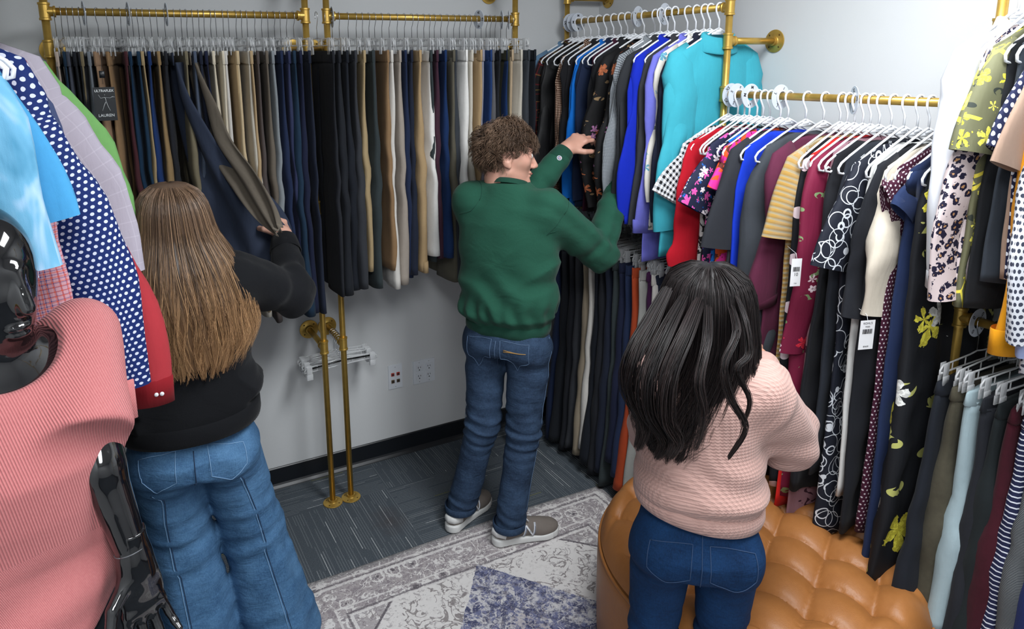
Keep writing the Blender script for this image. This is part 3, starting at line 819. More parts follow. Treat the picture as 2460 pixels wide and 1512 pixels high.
# trousers pulled open by the woman: cloth swept down and across towards her hand
def swept(name, anchors, widths, thick, mt, parent, n=16, seed=0, facing=None):
    """anchors: points down the middle of the cloth; widths: (across vector) half widths"""
    b = MB(); rings = []; K = len(anchors); r = random.Random(seed); A = [np.array(a, float) for a in anchors]; Wd = [np.array(w, float) for w in widths]
    S = 34; p = r.uniform(0, 6)
    for i in range(S+1):
        q = i/S*(K-1); j = min(int(q), K-2); f = q-j
        def cr(L):
            p0, p1, p2, p3 = L[max(j-1, 0)], L[j], L[j+1], L[min(j+2, K-1)]
            return .5*((2*p1)+(-p0+p2)*f+(2*p0-5*p1+4*p2-p3)*f*f+(-p0+3*p1-3*p2+p3)*f**3)
        c, w = cr(A), cr(Wd); tng = (A[j+1]-A[j]); nrm = np.cross(tng, w); nrm /= np.linalg.norm(nrm)+1e-9
        row = []
        for k in range(n*2):
            a = 2*math.pi*k/(n*2); ca, sa = math.cos(a), math.sin(a)
            wob = .008*math.sin(3.1*ca*2+p+q*1.7)+.005*math.sin(7*ca+2*q+p)
            row.append(c+w*ca+nrm*(thick*math.copysign(abs(sa)**.6, sa)+wob))
        rings.append(row)
    b.loft(rings, True, True, True); return b.build(name, mt, parent)
def pulled():
    for i, (u, c, lab, pts, wds) in enumerate([
        (416, 'blue slate', 'blue slate trousers swept open and held out by the woman in black',
         [(416, 170, 2.50), (470, 300, 2.36), (560, 440, 2.22), (640, 545, 2.1)], None),
        (458, 'taupe', 'taupe trousers with one leg pulled into the hand of the woman in black', None, None)]):
        x = onY(u, 140, YF)[0]
        t = empty('trousers', (x, RY, ROD_Z), 0, lab, 'trousers')
        mt = fabric(COLN[c], name='trouser_cloth'); O = np.array((x, RY, ROD_Z))
        put_hanger('c', (x, RY, ROD_Z), .0, ['clear clip hanger of the blue slate trousers swept open', 'clear clip hanger of the pulled taupe trousers'][i], GC)
        b = MB(); rings = []
        for z, g in ((-.18, 1.0), (-.138, 1.0)):
            rings.append([(.009*math.sin(a)*g, .185*math.cos(a), z) for a in [2*math.pi*k/24 for k in range(24)]])
        b.loft(rings, True, True, True); b.build('waistband', mt, t)
        Q = lambda u_, v_, y: onY(u_, v_, y)-O
        if i == 0:
            A = [Q(424, 150, 2.69), Q(440, 250, 2.67), Q(492, 390, 2.62), Q(585, 545, 2.50), Q(640, 640, 2.42)]
            W = [(.004, -.09, 0), (.02, -.09, .0), (.055, -.07, .02), (.085, -.06, .07), (.10, -.03, .10)]
            swept('leg', A, W, .010, mt, t, seed=3)
            A = [Q(428, 150, 2.86), Q(470, 300, 2.78), Q(540, 440, 2.70), Q(615, 560, 2.62), Q(622, 700, 2.60)]
            W = [(.004, -.09, 0), (.03, -.08, .01), (.08, -.05, .04), (.12, -.03, .03), (.13, -.02, .0)]
            swept('leg', A, W, .010, mt, t, seed=5)
        else:
            A = [Q(462, 150, 2.70), Q(490, 240, 2.66), Q(520, 340, 2.60), Q(585, 430, 2.48), Q(640, 510, 2.30), Q(668, 553, 2.17)]
            W = [(.012, -.09, 0), (.018, -.085, .004), (.028, -.060, .018), (.034, -.030, .030), (.028, -.010, .026), (.012, 0, .012)]
            swept('leg', A, W, .009, mt, t, seed=8)
            leg_mesh(.09, .095, -.165, -1.1, .010, 77, .085).build('leg', mt, t)
pulled()

# ------------------------------------------------------------------ tags hanging from the trousers
PAPER = plain('tag_paper', (226, 226, 228), .6); TAGBLACK = plain('tag_black', (16, 20, 26), .35); INK = plain('ink', (20, 20, 24), .6); TAGWHITE = plain('tag_ink', (225, 228, 230), .6)
def facing_matrix(loc, n):
    """z axis of the sign looks along n, y stays up"""
    n = Vector(n).normalized(); x = Vector((0, 0, 1)).cross(n).normalized(); y = n.cross(x)
    return Matrix(((x[0], y[0], n[0], loc[0]), (x[1], y[1], n[1], loc[1]), (x[2], y[2], n[2], loc[2]), (0, 0, 0, 1)))
def ultraflex():
    p = onY(253, 250, 2.545); t = empty('garment_tag', p, 0, 'black trouser tag lettered ULTRAFLEX with a white figure, on the left rail', 'tag')
    t.rotation_euler = (0, 0, .1)
    MB().box((0, 0, 0), (.062, .0012, .105), bevel=.0).build('card', TAGBLACK, t, False)
    F = facing_matrix((0, -.001, .041), (0, -1, 0)); text('lettering', 'ULTRAFLEX', .0105, TAGWHITE, t, (0, 0, 0), matrix=F, bold=.0002)
    F = facing_matrix((0, -.001, -.036), (0, -1, 0)); text('lettering', 'LAUREN', .0125, TAGWHITE, t, (0, 0, 0), matrix=F)
    b = MB(); S = .034
    for pts, r in (([(-.05, .62), (.05, .55), (.08, .2)], .12), ([(.0, .88), (.02, .80)], .10), ([(.05, .2), (-.12, -.15), (-.30, -.62)], .085), ([(.1, .2), (.2, -.2), (.36, -.62)], .085),
                   ([(-.05, .6), (-.35, .55), (-.5, .85)], .055), ([(.08, .6), (.45, .55), (.72, .68)], .055), ([(.6, .66), (.85, .62)], .05)):
        b.tube([(x*S, -.0012, z*S) for x, z in pts], r*S, 6, flat=.25)
    b.build('figure_print', TAGWHITE, t)
    b = MB(); b.box((0, 0, 0), (.016, .003, .022), bevel=.001); b.tube([(0, 0, .012), (.006, .02, .05)], .0006, 4)
    b.tube([(0, 0, -.012), (0, .0, -.03)], .0006, 4)
    o = b.build('seal', TAGBLACK, t); o.location = (0, 0, .092)
ultraflex()
def price_tag(p, rz, size, lines, label, tilt=0.0):
    t = empty('price_tag', p, rz, label, 'tag'); w, h = size
    if tilt: t.rotation_euler = (0, tilt, rz)
    MB().box((0, 0, 0), (w, .0008, h)).build('card', PAPER, t, False)
    for body, sz, dz in lines: text('lettering', body, sz, INK, t, (0, 0, 0), matrix=facing_matrix((0, -.0008, dz), (0, -1, 0)), extrude=.0001)
    b = MB(); r = random.Random(3); x = -w*.32
    while x < w*.32:
        bw = r.choice((.0006, .0012, .0018))*w/.03; b.box((x+bw/2, -.0008, h*.12), (bw, .0004, h*.16)); x += bw+r.choice((.0006, .001))*w/.03
    b.build('barcode', INK, t, False)
    b = MB(); b.tube([(0, 0, h/2-.004), (.004, .012, h/2+.012), (.01, .07, h/2+.02)], .0006, 4); b.build('string', WHITE_PL, t)
    return t

# ------------------------------------------------------------------ round size markers on the rails
DISC = plain('marker_plastic', (206, 212, 222), .4)
def size_ring(loc, rz, letter, label, group=None, yaw=0.0, tilt=0.0, R=.040, spin=0.0, mat=DISC):
    t = empty('size_marker', loc, rz+yaw, label, 'size marker', group)
    b = MB(); h = .0009; prof = [(.0165, -h), (R, -h), (R, h), (.0165, h), (.0165, -h)]
    b.lathe(prof, (0, 0, -.0035), (1, 0, 0), 36)
    o = b.build('disc', mat, t); autosmooth(o, 40)
    n = 4
    for s in (-1, 1):
        for k in range(n):
            a = spin+2*math.pi*k/n; rr = (R+.0165)/2
            y, z = rr*math.sin(a), rr*math.cos(a)-.0035
            nrm = Vector((s, 0, 0)); upv = Vector((0, math.sin(a), math.cos(a))); xv = upv.cross(nrm)
            mm = Matrix(((xv[0], upv[0], nrm[0], s*(h+.0001)), (xv[1], upv[1], nrm[1], y), (xv[2], upv[2], nrm[2], z), (0, 0, 0, 1)))
            text('lettering', letter, .0165, INK, t, (0, 0, 0), matrix=mm, extrude=.0001, bold=.0003)
    return t
def ring_back(u, v, letter, label, yaw=0.0, z=ROD_Z): size_ring((onY(u, v, RY)[0], RY, z), 0, letter, label, None, yaw)
ring_back(200, 30, '32', 'round marker on the left back rail, nearest the end post', .12)
ring_back(307, 30, '33', 'round marker on the left back rail, second from the end post', .1)
ring_back(399, 32, '34', 'round marker near the middle of the left back rail', .05)
ring_back(797, 38, '38', 'round marker at the post end of the second back rail', -.1)
ring_back(1150, 46, '40', 'round size marker alone near the right end of the second back rail', .1)
ring_back(1205, 47, '42', 'left one of the two overlapping size markers beside the corner post', -.35)
ring_back(1222, 47, '44', 'right one of the two overlapping size markers, touching the corner post', -.45)

# spare clear hangers on the low arm of the second rack
def spare():
    for k in range(6):
        y = 2.83+.022*k; o = put_hanger('c', (.8385, y, .7345), math.pi/2+random.Random(k).uniform(-.12, .1), 'clear clip hanger with black pads on the low arm of the rack' if k == 0 else 'empty clear clip hanger bunched on the low arm of the rack', None if k == 0 else 'empty clear hangers on the low arm', dark=None)
        if k == 0:
            b = MB()
            b.tube([(0, -.155, -.101), (0, -.03, -.094), (0, .03, -.094), (0, .155, -.101)], .0035, 6); b.build('black_strip', BLACK_PL, o)
spare()
# ------------------------------------------------------------------ shirts, blazers and dresses on hangers
def put_hanger_at(kind, O, rz, label, group): return put_hanger(kind, O, rz, label, group)
def garment(name, cat, loc, rz, mat, label, group=None, seed=0, length=.75, sh=.20, chest=.235, hem=.235, thick=.016, sleeve=None, sl_w=(.070, .052), sl_thick=.020, sl_out=.03,
            neck='round', collar=None, cuff=None, buttons=0, yaw=0.0, sway=(0, 0), top=-.105, hem_wave=.01, body_mat=None, slope=.42, pull=None, sleeves=(-1, 1), puff=0.0, yoke=True, rows=26, skirt_flare=0.0, waist=None, hang=None, sl_flare=0.0):
    r = random.Random(seed); p = [r.uniform(0, 6.28) for _ in range(8)]
    t = empty(name, loc, rz+yaw, label, cat, group)
    nn = 56
    ridge = lambda y: top-slope*max(0, abs(y)-.06)-.012*(abs(y)/sh)**2*0
    b = MB(); rings = []
    zb = top-length
    ss = [0, .012, .03, .055, .085]+[.085+(1-.085)*(k/rows) for k in range(1, rows+1)]
    for q in ss:
        d = q*length
        hw = sh+(chest-sh)*min(1, d/.16) if d < .30 else chest+(hem-chest)*((d-.30)/max(.01, length-.30))
        if waist and d > .2: hw -= (chest-waist)*math.exp(-((d-waist_pos)/.13)**2) if False else (chest-waist)*math.exp(-((d-.40)/.14)**2)
        if skirt_flare and d > .42: hw += skirt_flare*((d-.42)/(length-.42))**1.3
        T = thick*(.22+.78*min(1, (d/.10)**.7))*(1+.25*math.sin(d*5+p[0])*min(1, d*3))
        row = []
        for k in range(nn):
            a = 2*math.pi*k/nn; ca, sa = math.cos(a), math.sin(a)
            y = hw*math.copysign(abs(ca)**.85, ca); x = T*math.copysign(abs(sa)**.75, sa)
            w = max(0, 1-d/.34); z = (top-d)+w*(ridge(min(abs(y), sh))-top)
            if d < .09 and abs(y) < .085:
                dep = {'round': .030, 'v': .055, 'none': .0, 'scoop': .06}[neck]
                z -= dep*(1-(abs(y)/.085)**2)*(1-d/.09)*(1.0 if (x > 0) else .35)
            f = min(1, max(0, (d-.05)/.35))
            x += f*(.0085*math.sin(24*y+p[1]+1.8*d)+.006*math.sin(46*y+p[2]+3*d+1.5*math.sin(5*d+p[3])))*(thick/.016)*.8
            x += .0035*math.sin(38*(d-.5*abs(y))+p[4])*math.exp(-((abs(y)-hw*.7)/.05)**2)*(thick/.016)
            x += sway[0]*(d/length)**1.5; y2 = y+sway[1]*(d/length)**1.5
            if pull is not None:
                g = math.exp(-((d-pull[2])/.20)**2)*max(0, -y/hw)**1.0 if y < 0 else 0
                x += pull[0]*g; y2 += pull[1]*g
            if q == 1: z += hem_wave*math.sin(y*22+p[5])*.6
            row.append((x, y2, z))
        rings.append(row)
    b.loft(rings, True, True, True); b.build('body', body_mat or mat, t)
    if sleeve:
        for s in sleeves:
            L = sleeve if s < 0 else sleeve*.96
            so = sl_out+r.uniform(-.008, .008); b = MB(); rings = []
            zt = ridge(sh)
            path = [(s*(sh-.105), zt-.030, .50), (s*(sh-.075), zt-.026, .80), (s*(sh-.050), zt-.045, 1.0), (s*(sh-.034), zt-.085, 1.0)]
            m = 16 if L > .35 else 8
            for k in range(1, m+1):
                q = k/m; path.append((s*(sh-.034+so*math.sin(q*1.5)+(.012*math.sin(q*3.1*2+p[6]) if L > .35 else so*.8*q)), zt-.085-(L-.085)*q, 1.0))
            K = len(path)
            for k, (y, z, g) in enumerate(path):
                a0, a1 = path[max(0, k-1)], path[min(K-1, k+1)]
                ty, tz = a1[0]-a0[0], a1[1]-a0[1]; l = math.hypot(ty, tz); ty, tz = ty/l, tz/l
                py, pz = -tz, ty
                if py*s < 0: py, pz = -py, -pz
                q = k/(K-1); w = (sl_w[0]*(1-q)+sl_w[1]*q)*g; th = sl_thick*(.5+.5*min(1, k/3))*(1-.2*q)
                if L > .35: w *= 1+.10*math.sin(q*7+p[7]); th *= 1+.25*math.sin(q*9+p[1])
                if puff and q > .8: w *= 1+puff*math.sin((q-.8)/.2*math.pi); th *= 1+puff*math.sin((q-.8)/.2*math.pi)
                if sl_flare: w *= 1+sl_flare*q*q
                cx = .012*math.sin(q*4+p[2])*(L > .35)+sway[0]*q*.7
                if pull is not None and s < 0:
                    dd = -(z-top); g2 = math.exp(-((dd-pull[2])/.20)**2); cx += pull[0]*g2; y = y+pull[1]*g2
                row = []
                for j in range(22):
                    a = 2*math.pi*j/22; ca, sa = math.cos(a), math.sin(a)
                    rr = 1+.07*math.sin(3*a+p[3]+q*5)+.06*math.sin(q*26+2*a+p[4])*(L > .35)*math.exp(-((q-.5)/.25)**2)
                    row.append((cx+th*sa*rr, y+py*w*ca*rr, z+pz*w*ca*rr))
                rings.append(row)
            b.loft(rings, True, True, False); tip = rings[-1]
            # a real opening: the cloth turns in at the cuff
            c = np.mean(np.array(tip), axis=0); inner = [tuple(c+(np.array(q_)-c)*.86+np.array((0, 0, .004))) for q_ in tip]; deep = [tuple(c+(np.array(q_)-c)*.8+np.array((0, 0, .03))) for q_ in tip]
            b.loft([tip, inner, deep], True, False, True)
            so_ = b.build('sleeve', mat, t)
            if cuff:
                b = MB(); R2 = [np.array(rings[-1-i_]) for i_ in (2, 1, 0)] if L > .35 else [np.array(rings[-2]), np.array(rings[-1])]
                cc = [x_.mean(axis=0) for x_ in R2]
                base = R2[-1]; c0 = cc[-1]; h = cuff[0]
                rr = [c0+(base-c0)*1.10+np.array((0, 0, h)), c0+(base-c0)*1.13+np.array((0, 0, h-.003)), c0+(base-c0)*1.10+np.array((0, 0, -.004)), c0+(base-c0)*.95+np.array((0, 0, -.004))]
                b.loft(rr, True); co = b.build('cuff', cuff[1] or mat, so_)
                if buttons:
                    b = MB(); q_ = rr[2]; k_ = int(np.argmax(q_[:, 0]*(1 if rz < 0 else -1)-q_[:, 1]*.3)); pt = q_[k_]+np.array((0, 0, h*.5)); dx = .0015 if rz < 0 else -.0015
                    for i_ in range(buttons):
                        b = MB(); b.lathe([(0, .002), (.004, .0022), (.0048, .0008), (.0048, -.001)], pt+np.array((dx, -.012*i_, 0)), (1 if dx > 0 else -1, 0, 0), 12); b.build('button', WHITE_PL, so_)
    if collar:
        b = MB(); rings = []; hgt, cm, kind = collar
        n = 30
        prof = {'shirt': [(1.0, -.035, .5), (.98, .0, .8), (1.0, .018, 1.0), (1.12, .016, 1.15), (1.28, -.016, 1.7), (1.26, -.02, 1.6)],
                'blazer': [(1.0, -.03, .5), (.98, .0, .9), (1.02, .022, 1.0), (1.18, .018, 1.3), (1.45, -.035, 2.0), (1.42, -.04, 1.8)],
                'band': [(1.0, -.03, .6), (.98, .0, .9), (1.0, hgt, 1.0), (.94, hgt, .9), (.92, 0, .8)],
                'round': [(1.05, -.028, .8), (1.02, -.008, 1.0), (.97, -.006, .95), (.95, -.02, .8)]}[kind]
        for (g, dz, gx) in prof:
            row = []
            for k in range(n):
                a = 2*math.pi*k/n; y = .068*g*math.cos(a); x = max(.011, thick)*.8*gx*math.sin(a)
                row.append((x, y, top-.002+dz-(.022*max(0, math.sin(a)) if kind != 'round' else .02*abs(math.sin(a)))-.10*(abs(y)-.068 if abs(y) > .068 else 0)))
            rings.append(row)
        b.loft(rings, True); o = b.build('collar', cm or mat, t)
    if hang: put_hanger('p', loc, rz+yaw, ' '.join(('white hanger inside the '+label).split()[:15]).rstrip(','), hang[1])
    return t

RZR, RZL = -math.pi/2, math.pi/2
def at_right(y, z=ROD_Z): return (RX, y, z)
GP = ('white plastic hanger holding a blazer or blouse on the upper right rail', 'white hangers on the upper right rail')
GD = ('white plastic hanger holding a dress on the lower right rail', 'white hangers on the dress rail')
GN = ('white plastic hanger on the near end of the upper right rail', 'white hangers at the near end')
F = fabric
houndsB = gingham('brown_check', (30, 22, 20), (196, 178, 160), .008, (110, 70, 50))
houndsG = gingham('grey_check', (60, 64, 70), (170, 176, 182), .0055)
blackfl = floral('black_floral', (17, 17, 19), [(150, 82, 48), (140, 92, 130)], leaf=(140, 116, 84), sp=.062, size=.36, dens=.40, heart=(206, 170, 150))
whitefl = floral('white_floral', (222, 218, 210), [(92, 150, 170), (190, 160, 110)], sp=.05, size=.34, dens=.5, leaf=(110, 120, 110))
darkplaid = plaid('dark_plaid', (22, 18, 20), [((110, 24, 30), 3.0, .12), ((150, 124, 60), 4.3, .05)], .012)
UP = [  # y, material, label, kwargs
 (2.915, F((96, 128, 158)), 'pale denim blue shirt farthest in the corner, behind the plaid jacket', 'shirt', dict(collar=(.02, None, 'shirt'), sleeve=.58)),
 (2.865, darkplaid, 'dark plaid jacket with red and gold lines, in the corner', 'jacket', dict(collar=(.02, None, 'blazer'), sleeve=.60)),
 (2.815, F((18, 18, 20), .45), 'black quilted jacket between the plaid jacket and the brown checked blazer', 'jacket', dict(sleeve=.60, sl_w=(.07, .06))),
 (2.765, F((22, 22, 26)), 'black sleeveless top showing the end of its white hanger', 'top', dict(sleeve=None, length=.62, sh=.17, chest=.19, neck='scoop')),
 (2.705, houndsB, 'brown and cream small-checked blazer near the corner', 'blazer', dict(collar=(.02, None, 'blazer'), sleeve=.60)),
 (2.650, F((24, 24, 28)), 'black blazer with raised collar beside the bright blue one', 'blazer', dict(collar=(.02, None, 'blazer'), sleeve=.6, chest=.22)),
 (2.600, F((8, 104, 196)), 'bright azure blue jacket behind the reaching hand', 'jacket', dict(collar=(.02, None, 'shirt'), sleeve=.62)),
 (2.548, F((24, 36, 62)), 'navy blazer under the outstretched hand', 'blazer', dict(collar=(.02, None, 'blazer'), sleeve=.62)),
 (2.505, F((60, 22, 44)), 'plum blouse showing only at the shoulder, behind the black blazer', 'blouse', dict(collar=(.02, None, 'shirt'), sleeve=None, chest=.19, sh=.18)),
 (2.462, F((26, 27, 31)), 'black blazer with a dark lining, left of the floral blouse', 'blazer', dict(collar=(.02, None, 'blazer'), sleeve=.6)),
 (2.400, blackfl, 'black floral blouse pushed aside by the man', 'blouse', dict(sleeve=.62, sl_w=(.078, .07), collar=(.02, None, 'round'), pull=(-.03, -.035, .42), sl_thick=.028, thick=.022)),
 (2.335, blackfl, 'black blouse with rust and pink flowers, next to the grey checked blazer', 'blouse', dict(sleeve=.60, sl_w=(.08, .07), collar=(.02, None, 'round'), pull=(.0, -.03, .40), sl_thick=.028, thick=.022)),
 (2.270, houndsG, 'grey and white fine-checked blazer beside the floral blouses', 'blazer', dict(collar=(.02, None, 'blazer'), sleeve=.62)),
 (2.228, F((44, 46, 50)), 'charcoal blazer between the grey checked and royal blue ones', 'blazer', dict(collar=(.02, None, 'blazer'), sleeve=.63)),
 (2.190, F((14, 40, 178)), 'royal blue blazer between two charcoal blazers', 'blazer', dict(collar=(.02, None, 'blazer'), sleeve=.62)),
 (2.152, F((52, 53, 58)), 'dark grey blazer between royal blue and periwinkle', 'blazer', dict(collar=(.02, None, 'blazer'), sleeve=.66)),
 (2.108, F((112, 114, 206)), 'periwinkle blazer with turned-back cuffs', 'blazer', dict(collar=(.02, None, 'blazer'), sleeve=.68, cuff=(.05, None), length=.86, sl_w=(.075, .062))),
 (2.066, whitefl, 'white floral blouse peeping out behind the turquoise blazer', 'blouse', dict(collar=(.02, None, 'shirt'), sleeve=.55, chest=.20, sh=.19)),
 (2.036, F((26, 30, 48)), 'dark navy blazer directly behind the turquoise one', 'blazer', dict(collar=(.02, None, 'blazer'), sleeve=.62)),
 (1.992, F((60, 164, 182), .8, var=.10), 'turquoise linen blazer, its whole back facing out beside the post', 'blazer', dict(collar=(.02, None, 'blazer'), sleeve=.64, sl_w=(.082, .072), chest=.25, hem=.25, length=.80, sl_thick=.032, thick=.026)),
]
for i, (y, mt, lab, cat, kw) in enumerate(UP):
    kw = dict(kw); kw.setdefault('length', .72); kw.setdefault('hem', .225); kw.setdefault('thick', .015)
    garment(cat, cat, (RX-(.03 if 2.18 < y < 2.28 else 0), y, ROD_Z), RZR, mt, lab, None, 300+i, yaw=rng.uniform(-.05, .05), hang=GP, **kw)

ging = gingham('black_gingham', (20, 20, 24), (226, 228, 232), .018)
pinkfl = floral('pink_floral', (30, 34, 60), [(226, 80, 160), (236, 220, 226)], sp=.035, size=.46, dens=.7, leaf=(20, 90, 170))
blueswirl = blotch('blue_swirl', (14, 34, 96), [((20, 110, 200), 16, .52), ((150, 210, 240), 22, .62), ((14, 20, 40), 14, .60)])
multi = blotch('multi_print', (26, 60, 150), [((222, 50, 150), 13, .50), ((224, 84, 36), 17, .58), ((96, 40, 30), 20, .62)])
animal = blotch('ink_spots', (190, 186, 184), [((22, 22, 24), 40, .52)])
denimG = fabric((62, 66, 72), .85, var=.18, name='grey_denim')
def knit_yellow():
    m = NT('yellow_knit'); fx, fy, uv = frac_uv(m, 1/.02, 1/.016)
    n = m.noise(uv, 220, 2, .6)
    c = m.mix(m.lt(fy, .4), s2l((206, 160, 74)), s2l((196, 178, 140))); c = m.mix(m.math('MULTIPLY', m.gt(n, .6), .5), c, s2l((120, 90, 40)))
    m.set(color=c, rough=.95, spec=.15, sheen=.3); m.bump(m.math('ADD', n, m.math('MULTIPLY', m.math('SINE', m.math('MULTIPLY', fy, 6.28)), .8)), .7, .004); return m.mat
ydots = dots('big_dots', (20, 22, 28), (216, 198, 204), .078, .26)
crim = floral('crimson_floral', (112, 22, 54), [(206, 40, 60), (226, 196, 204)], leaf=(126, 150, 104), sp=.07, size=.30, dens=.35)
loopm = loops('loop_print', (22, 26, 38), (206, 210, 216))
yelfl = floral('yellow_lily_print', (17, 19, 24), [(196, 184, 60), (190, 190, 186)], sp=.14, size=.42, dens=.55, leaf=(176, 176, 100), heart=(60, 62, 40))
burdot = dots('fine_dots', (60, 18, 40), (190, 180, 186), .012, .22)
mauve = blotch('mauve_lace', (150, 112, 122), [((60, 30, 44), 30, .62)])
DR = [
 (1.922, ging, 'black and white gingham top with short sleeves, first on the dress rail', 'blouse', dict(length=.42, sleeve=.20, sl_w=(.075, .07), sl_out=.06, collar=(.02, None, 'round'))),
 (1.878, F((176, 14, 34)), 'bright red long-sleeved dress next to the gingham top', 'dress', dict(length=.98, sleeve=.46, sl_w=(.07, .062), sl_out=.05, puff=.25, chest=.20, hem=.20)),
 (1.848, animal, 'grey dress with small ink spots behind the sleeveless black one', 'dress', dict(length=.95, sleeve=None, sh=.165, chest=.19, hem=.20)),
 (1.826, F((30, 31, 36)), 'black sleeveless dress showing a rounded hanger end', 'dress', dict(length=.90, sleeve=None, sh=.17, chest=.185, hem=.20, neck='v')),
 (1.792, pinkfl, 'pink and white flowered short-sleeved dress', 'dress', dict(length=.90, sleeve=.22, sl_w=(.075, .075), sl_out=.06, chest=.20, sh=.19)),
 (1.766, blueswirl, 'cobalt dress with pale blue brush strokes', 'dress', dict(length=.98, sleeve=None, sh=.18, chest=.205, hem=.22)),
 (1.738, multi, 'blue dress splashed with magenta and orange', 'dress', dict(length=1.0, sleeve=.16, sl_w=(.07, .065), chest=.20, hem=.22, sh=.19)),
 (1.694, F((42, 44, 50)), 'charcoal short-sleeved dress beside the royal blue one', 'dress', dict(length=.98, sleeve=.34, sl_w=(.078, .074), sl_out=.05, sl_thick=.028, thick=.02)),
 (1.664, F((16, 54, 190)), 'royal blue sleeveless dress on the dress rail', 'dress', dict(length=.9, sleeve=None, sh=.185, chest=.215, hem=.2)),
 (1.595, denimG, 'long grey denim pinafore dress with deep armholes', 'dress', dict(length=1.22, sleeve=None, sh=.165, chest=.222, hem=.225, thick=.046, skirt_flare=.0, sway=(.03, -.02))),
 (1.530, F((88, 34, 58)), 'burgundy dress with three-quarter sleeves', 'dress', dict(length=.95, sleeve=.50, sl_w=(.07, .055), sl_out=.045, cuff=(.03, None), sl_thick=.03, thick=.02)),
 (1.472, knit_yellow(), 'mustard cable-knit dress with short sleeves', 'dress', dict(length=1.08, sleeve=.26, sl_w=(.066, .076), sl_out=.025, sl_thick=.032, chest=.19, hem=.19)),
 (1.448, ydots, 'black dress with big pale polka dots', 'dress', dict(length=1.16, sleeve=None, sh=.18, chest=.205, hem=.22, neck='v', thick=.02)),
 (1.424, F((214, 34, 30)), 'scarlet dress with its hem hanging below the others', 'dress', dict(length=1.22, sleeve=None, sh=.185, chest=.19, hem=.22)),
 (1.396, crim, 'crimson dress with red blossoms and green leaves', 'dress', dict(length=1.18, sleeve=.62, sl_w=(.062, .055), sl_thick=.028, thick=.022, sl_out=.03)),
 (1.372, mauve, 'mauve patterned dress seen only at its hem', 'dress', dict(length=1.28, sleeve=None, sh=.15, chest=.17, hem=.20)),
 (1.345, F((26, 27, 32)), 'black sleeveless dress with a scooped armhole, right of the crimson one', 'dress', dict(length=1.12, sleeve=None, sh=.17, chest=.20, hem=.24, thick=.024, neck='scoop')),
 (1.308, F((36, 40, 48)), 'slate sleeveless dress between the black one and the looped print', 'dress', dict(length=1.04, sleeve=None, sh=.175, chest=.20, hem=.22, thick=.02)),
 (1.270, loopm, 'navy dress covered with white loops', 'dress', dict(length=1.24, sleeve=.30, sl_w=(.072, .075), sl_out=.05, sl_thick=.03, thick=.022)),
 (1.232, F((214, 214, 212)), 'white dress with a store tag', 'dress', dict(length=1.08, sleeve=None, sh=.185, chest=.20, hem=.20)),
 (1.200, F((24, 26, 32)), 'black dress under the cream cardigan', 'dress', dict(length=1.18, sleeve=.44, sl_w=(.07, .07), thick=.022)),
 (1.168, F((206, 196, 180)), 'cream cardigan with long sleeves', 'cardigan', dict(length=.45, sleeve=.42, sl_w=(.062, .05), sl_out=.03, sl_thick=.03)),
 (1.140, burdot, 'burgundy dress with tiny pale dots', 'dress', dict(length=1.15, sleeve=.1, sl_w=(.06, .06), chest=.19, hem=.20)),
 (1.112, F((28, 42, 76)), 'navy crepe dress left of the lily print', 'dress', dict(length=1.26, sleeve=.12, sl_w=(.06, .06), chest=.19, hem=.21, thick=.02)),
 (1.080, yelfl, 'long black dress printed with yellow lilies', 'dress', dict(length=1.27, sleeve=None, sh=.18, chest=.21, hem=.25, thick=.03)),
]
for i, (y, mt, lab, cat, kw) in enumerate(DR):
    kw = dict(kw); kw.setdefault('hem', .21); kw.setdefault('thick', .016); kw.setdefault('chest', .21)
    garment(cat, cat, (RX, y, DRESS_Z), RZR, mt, lab, None, 400+i, yaw=rng.uniform(-.04, .04)-.04, hang=GD, **kw)

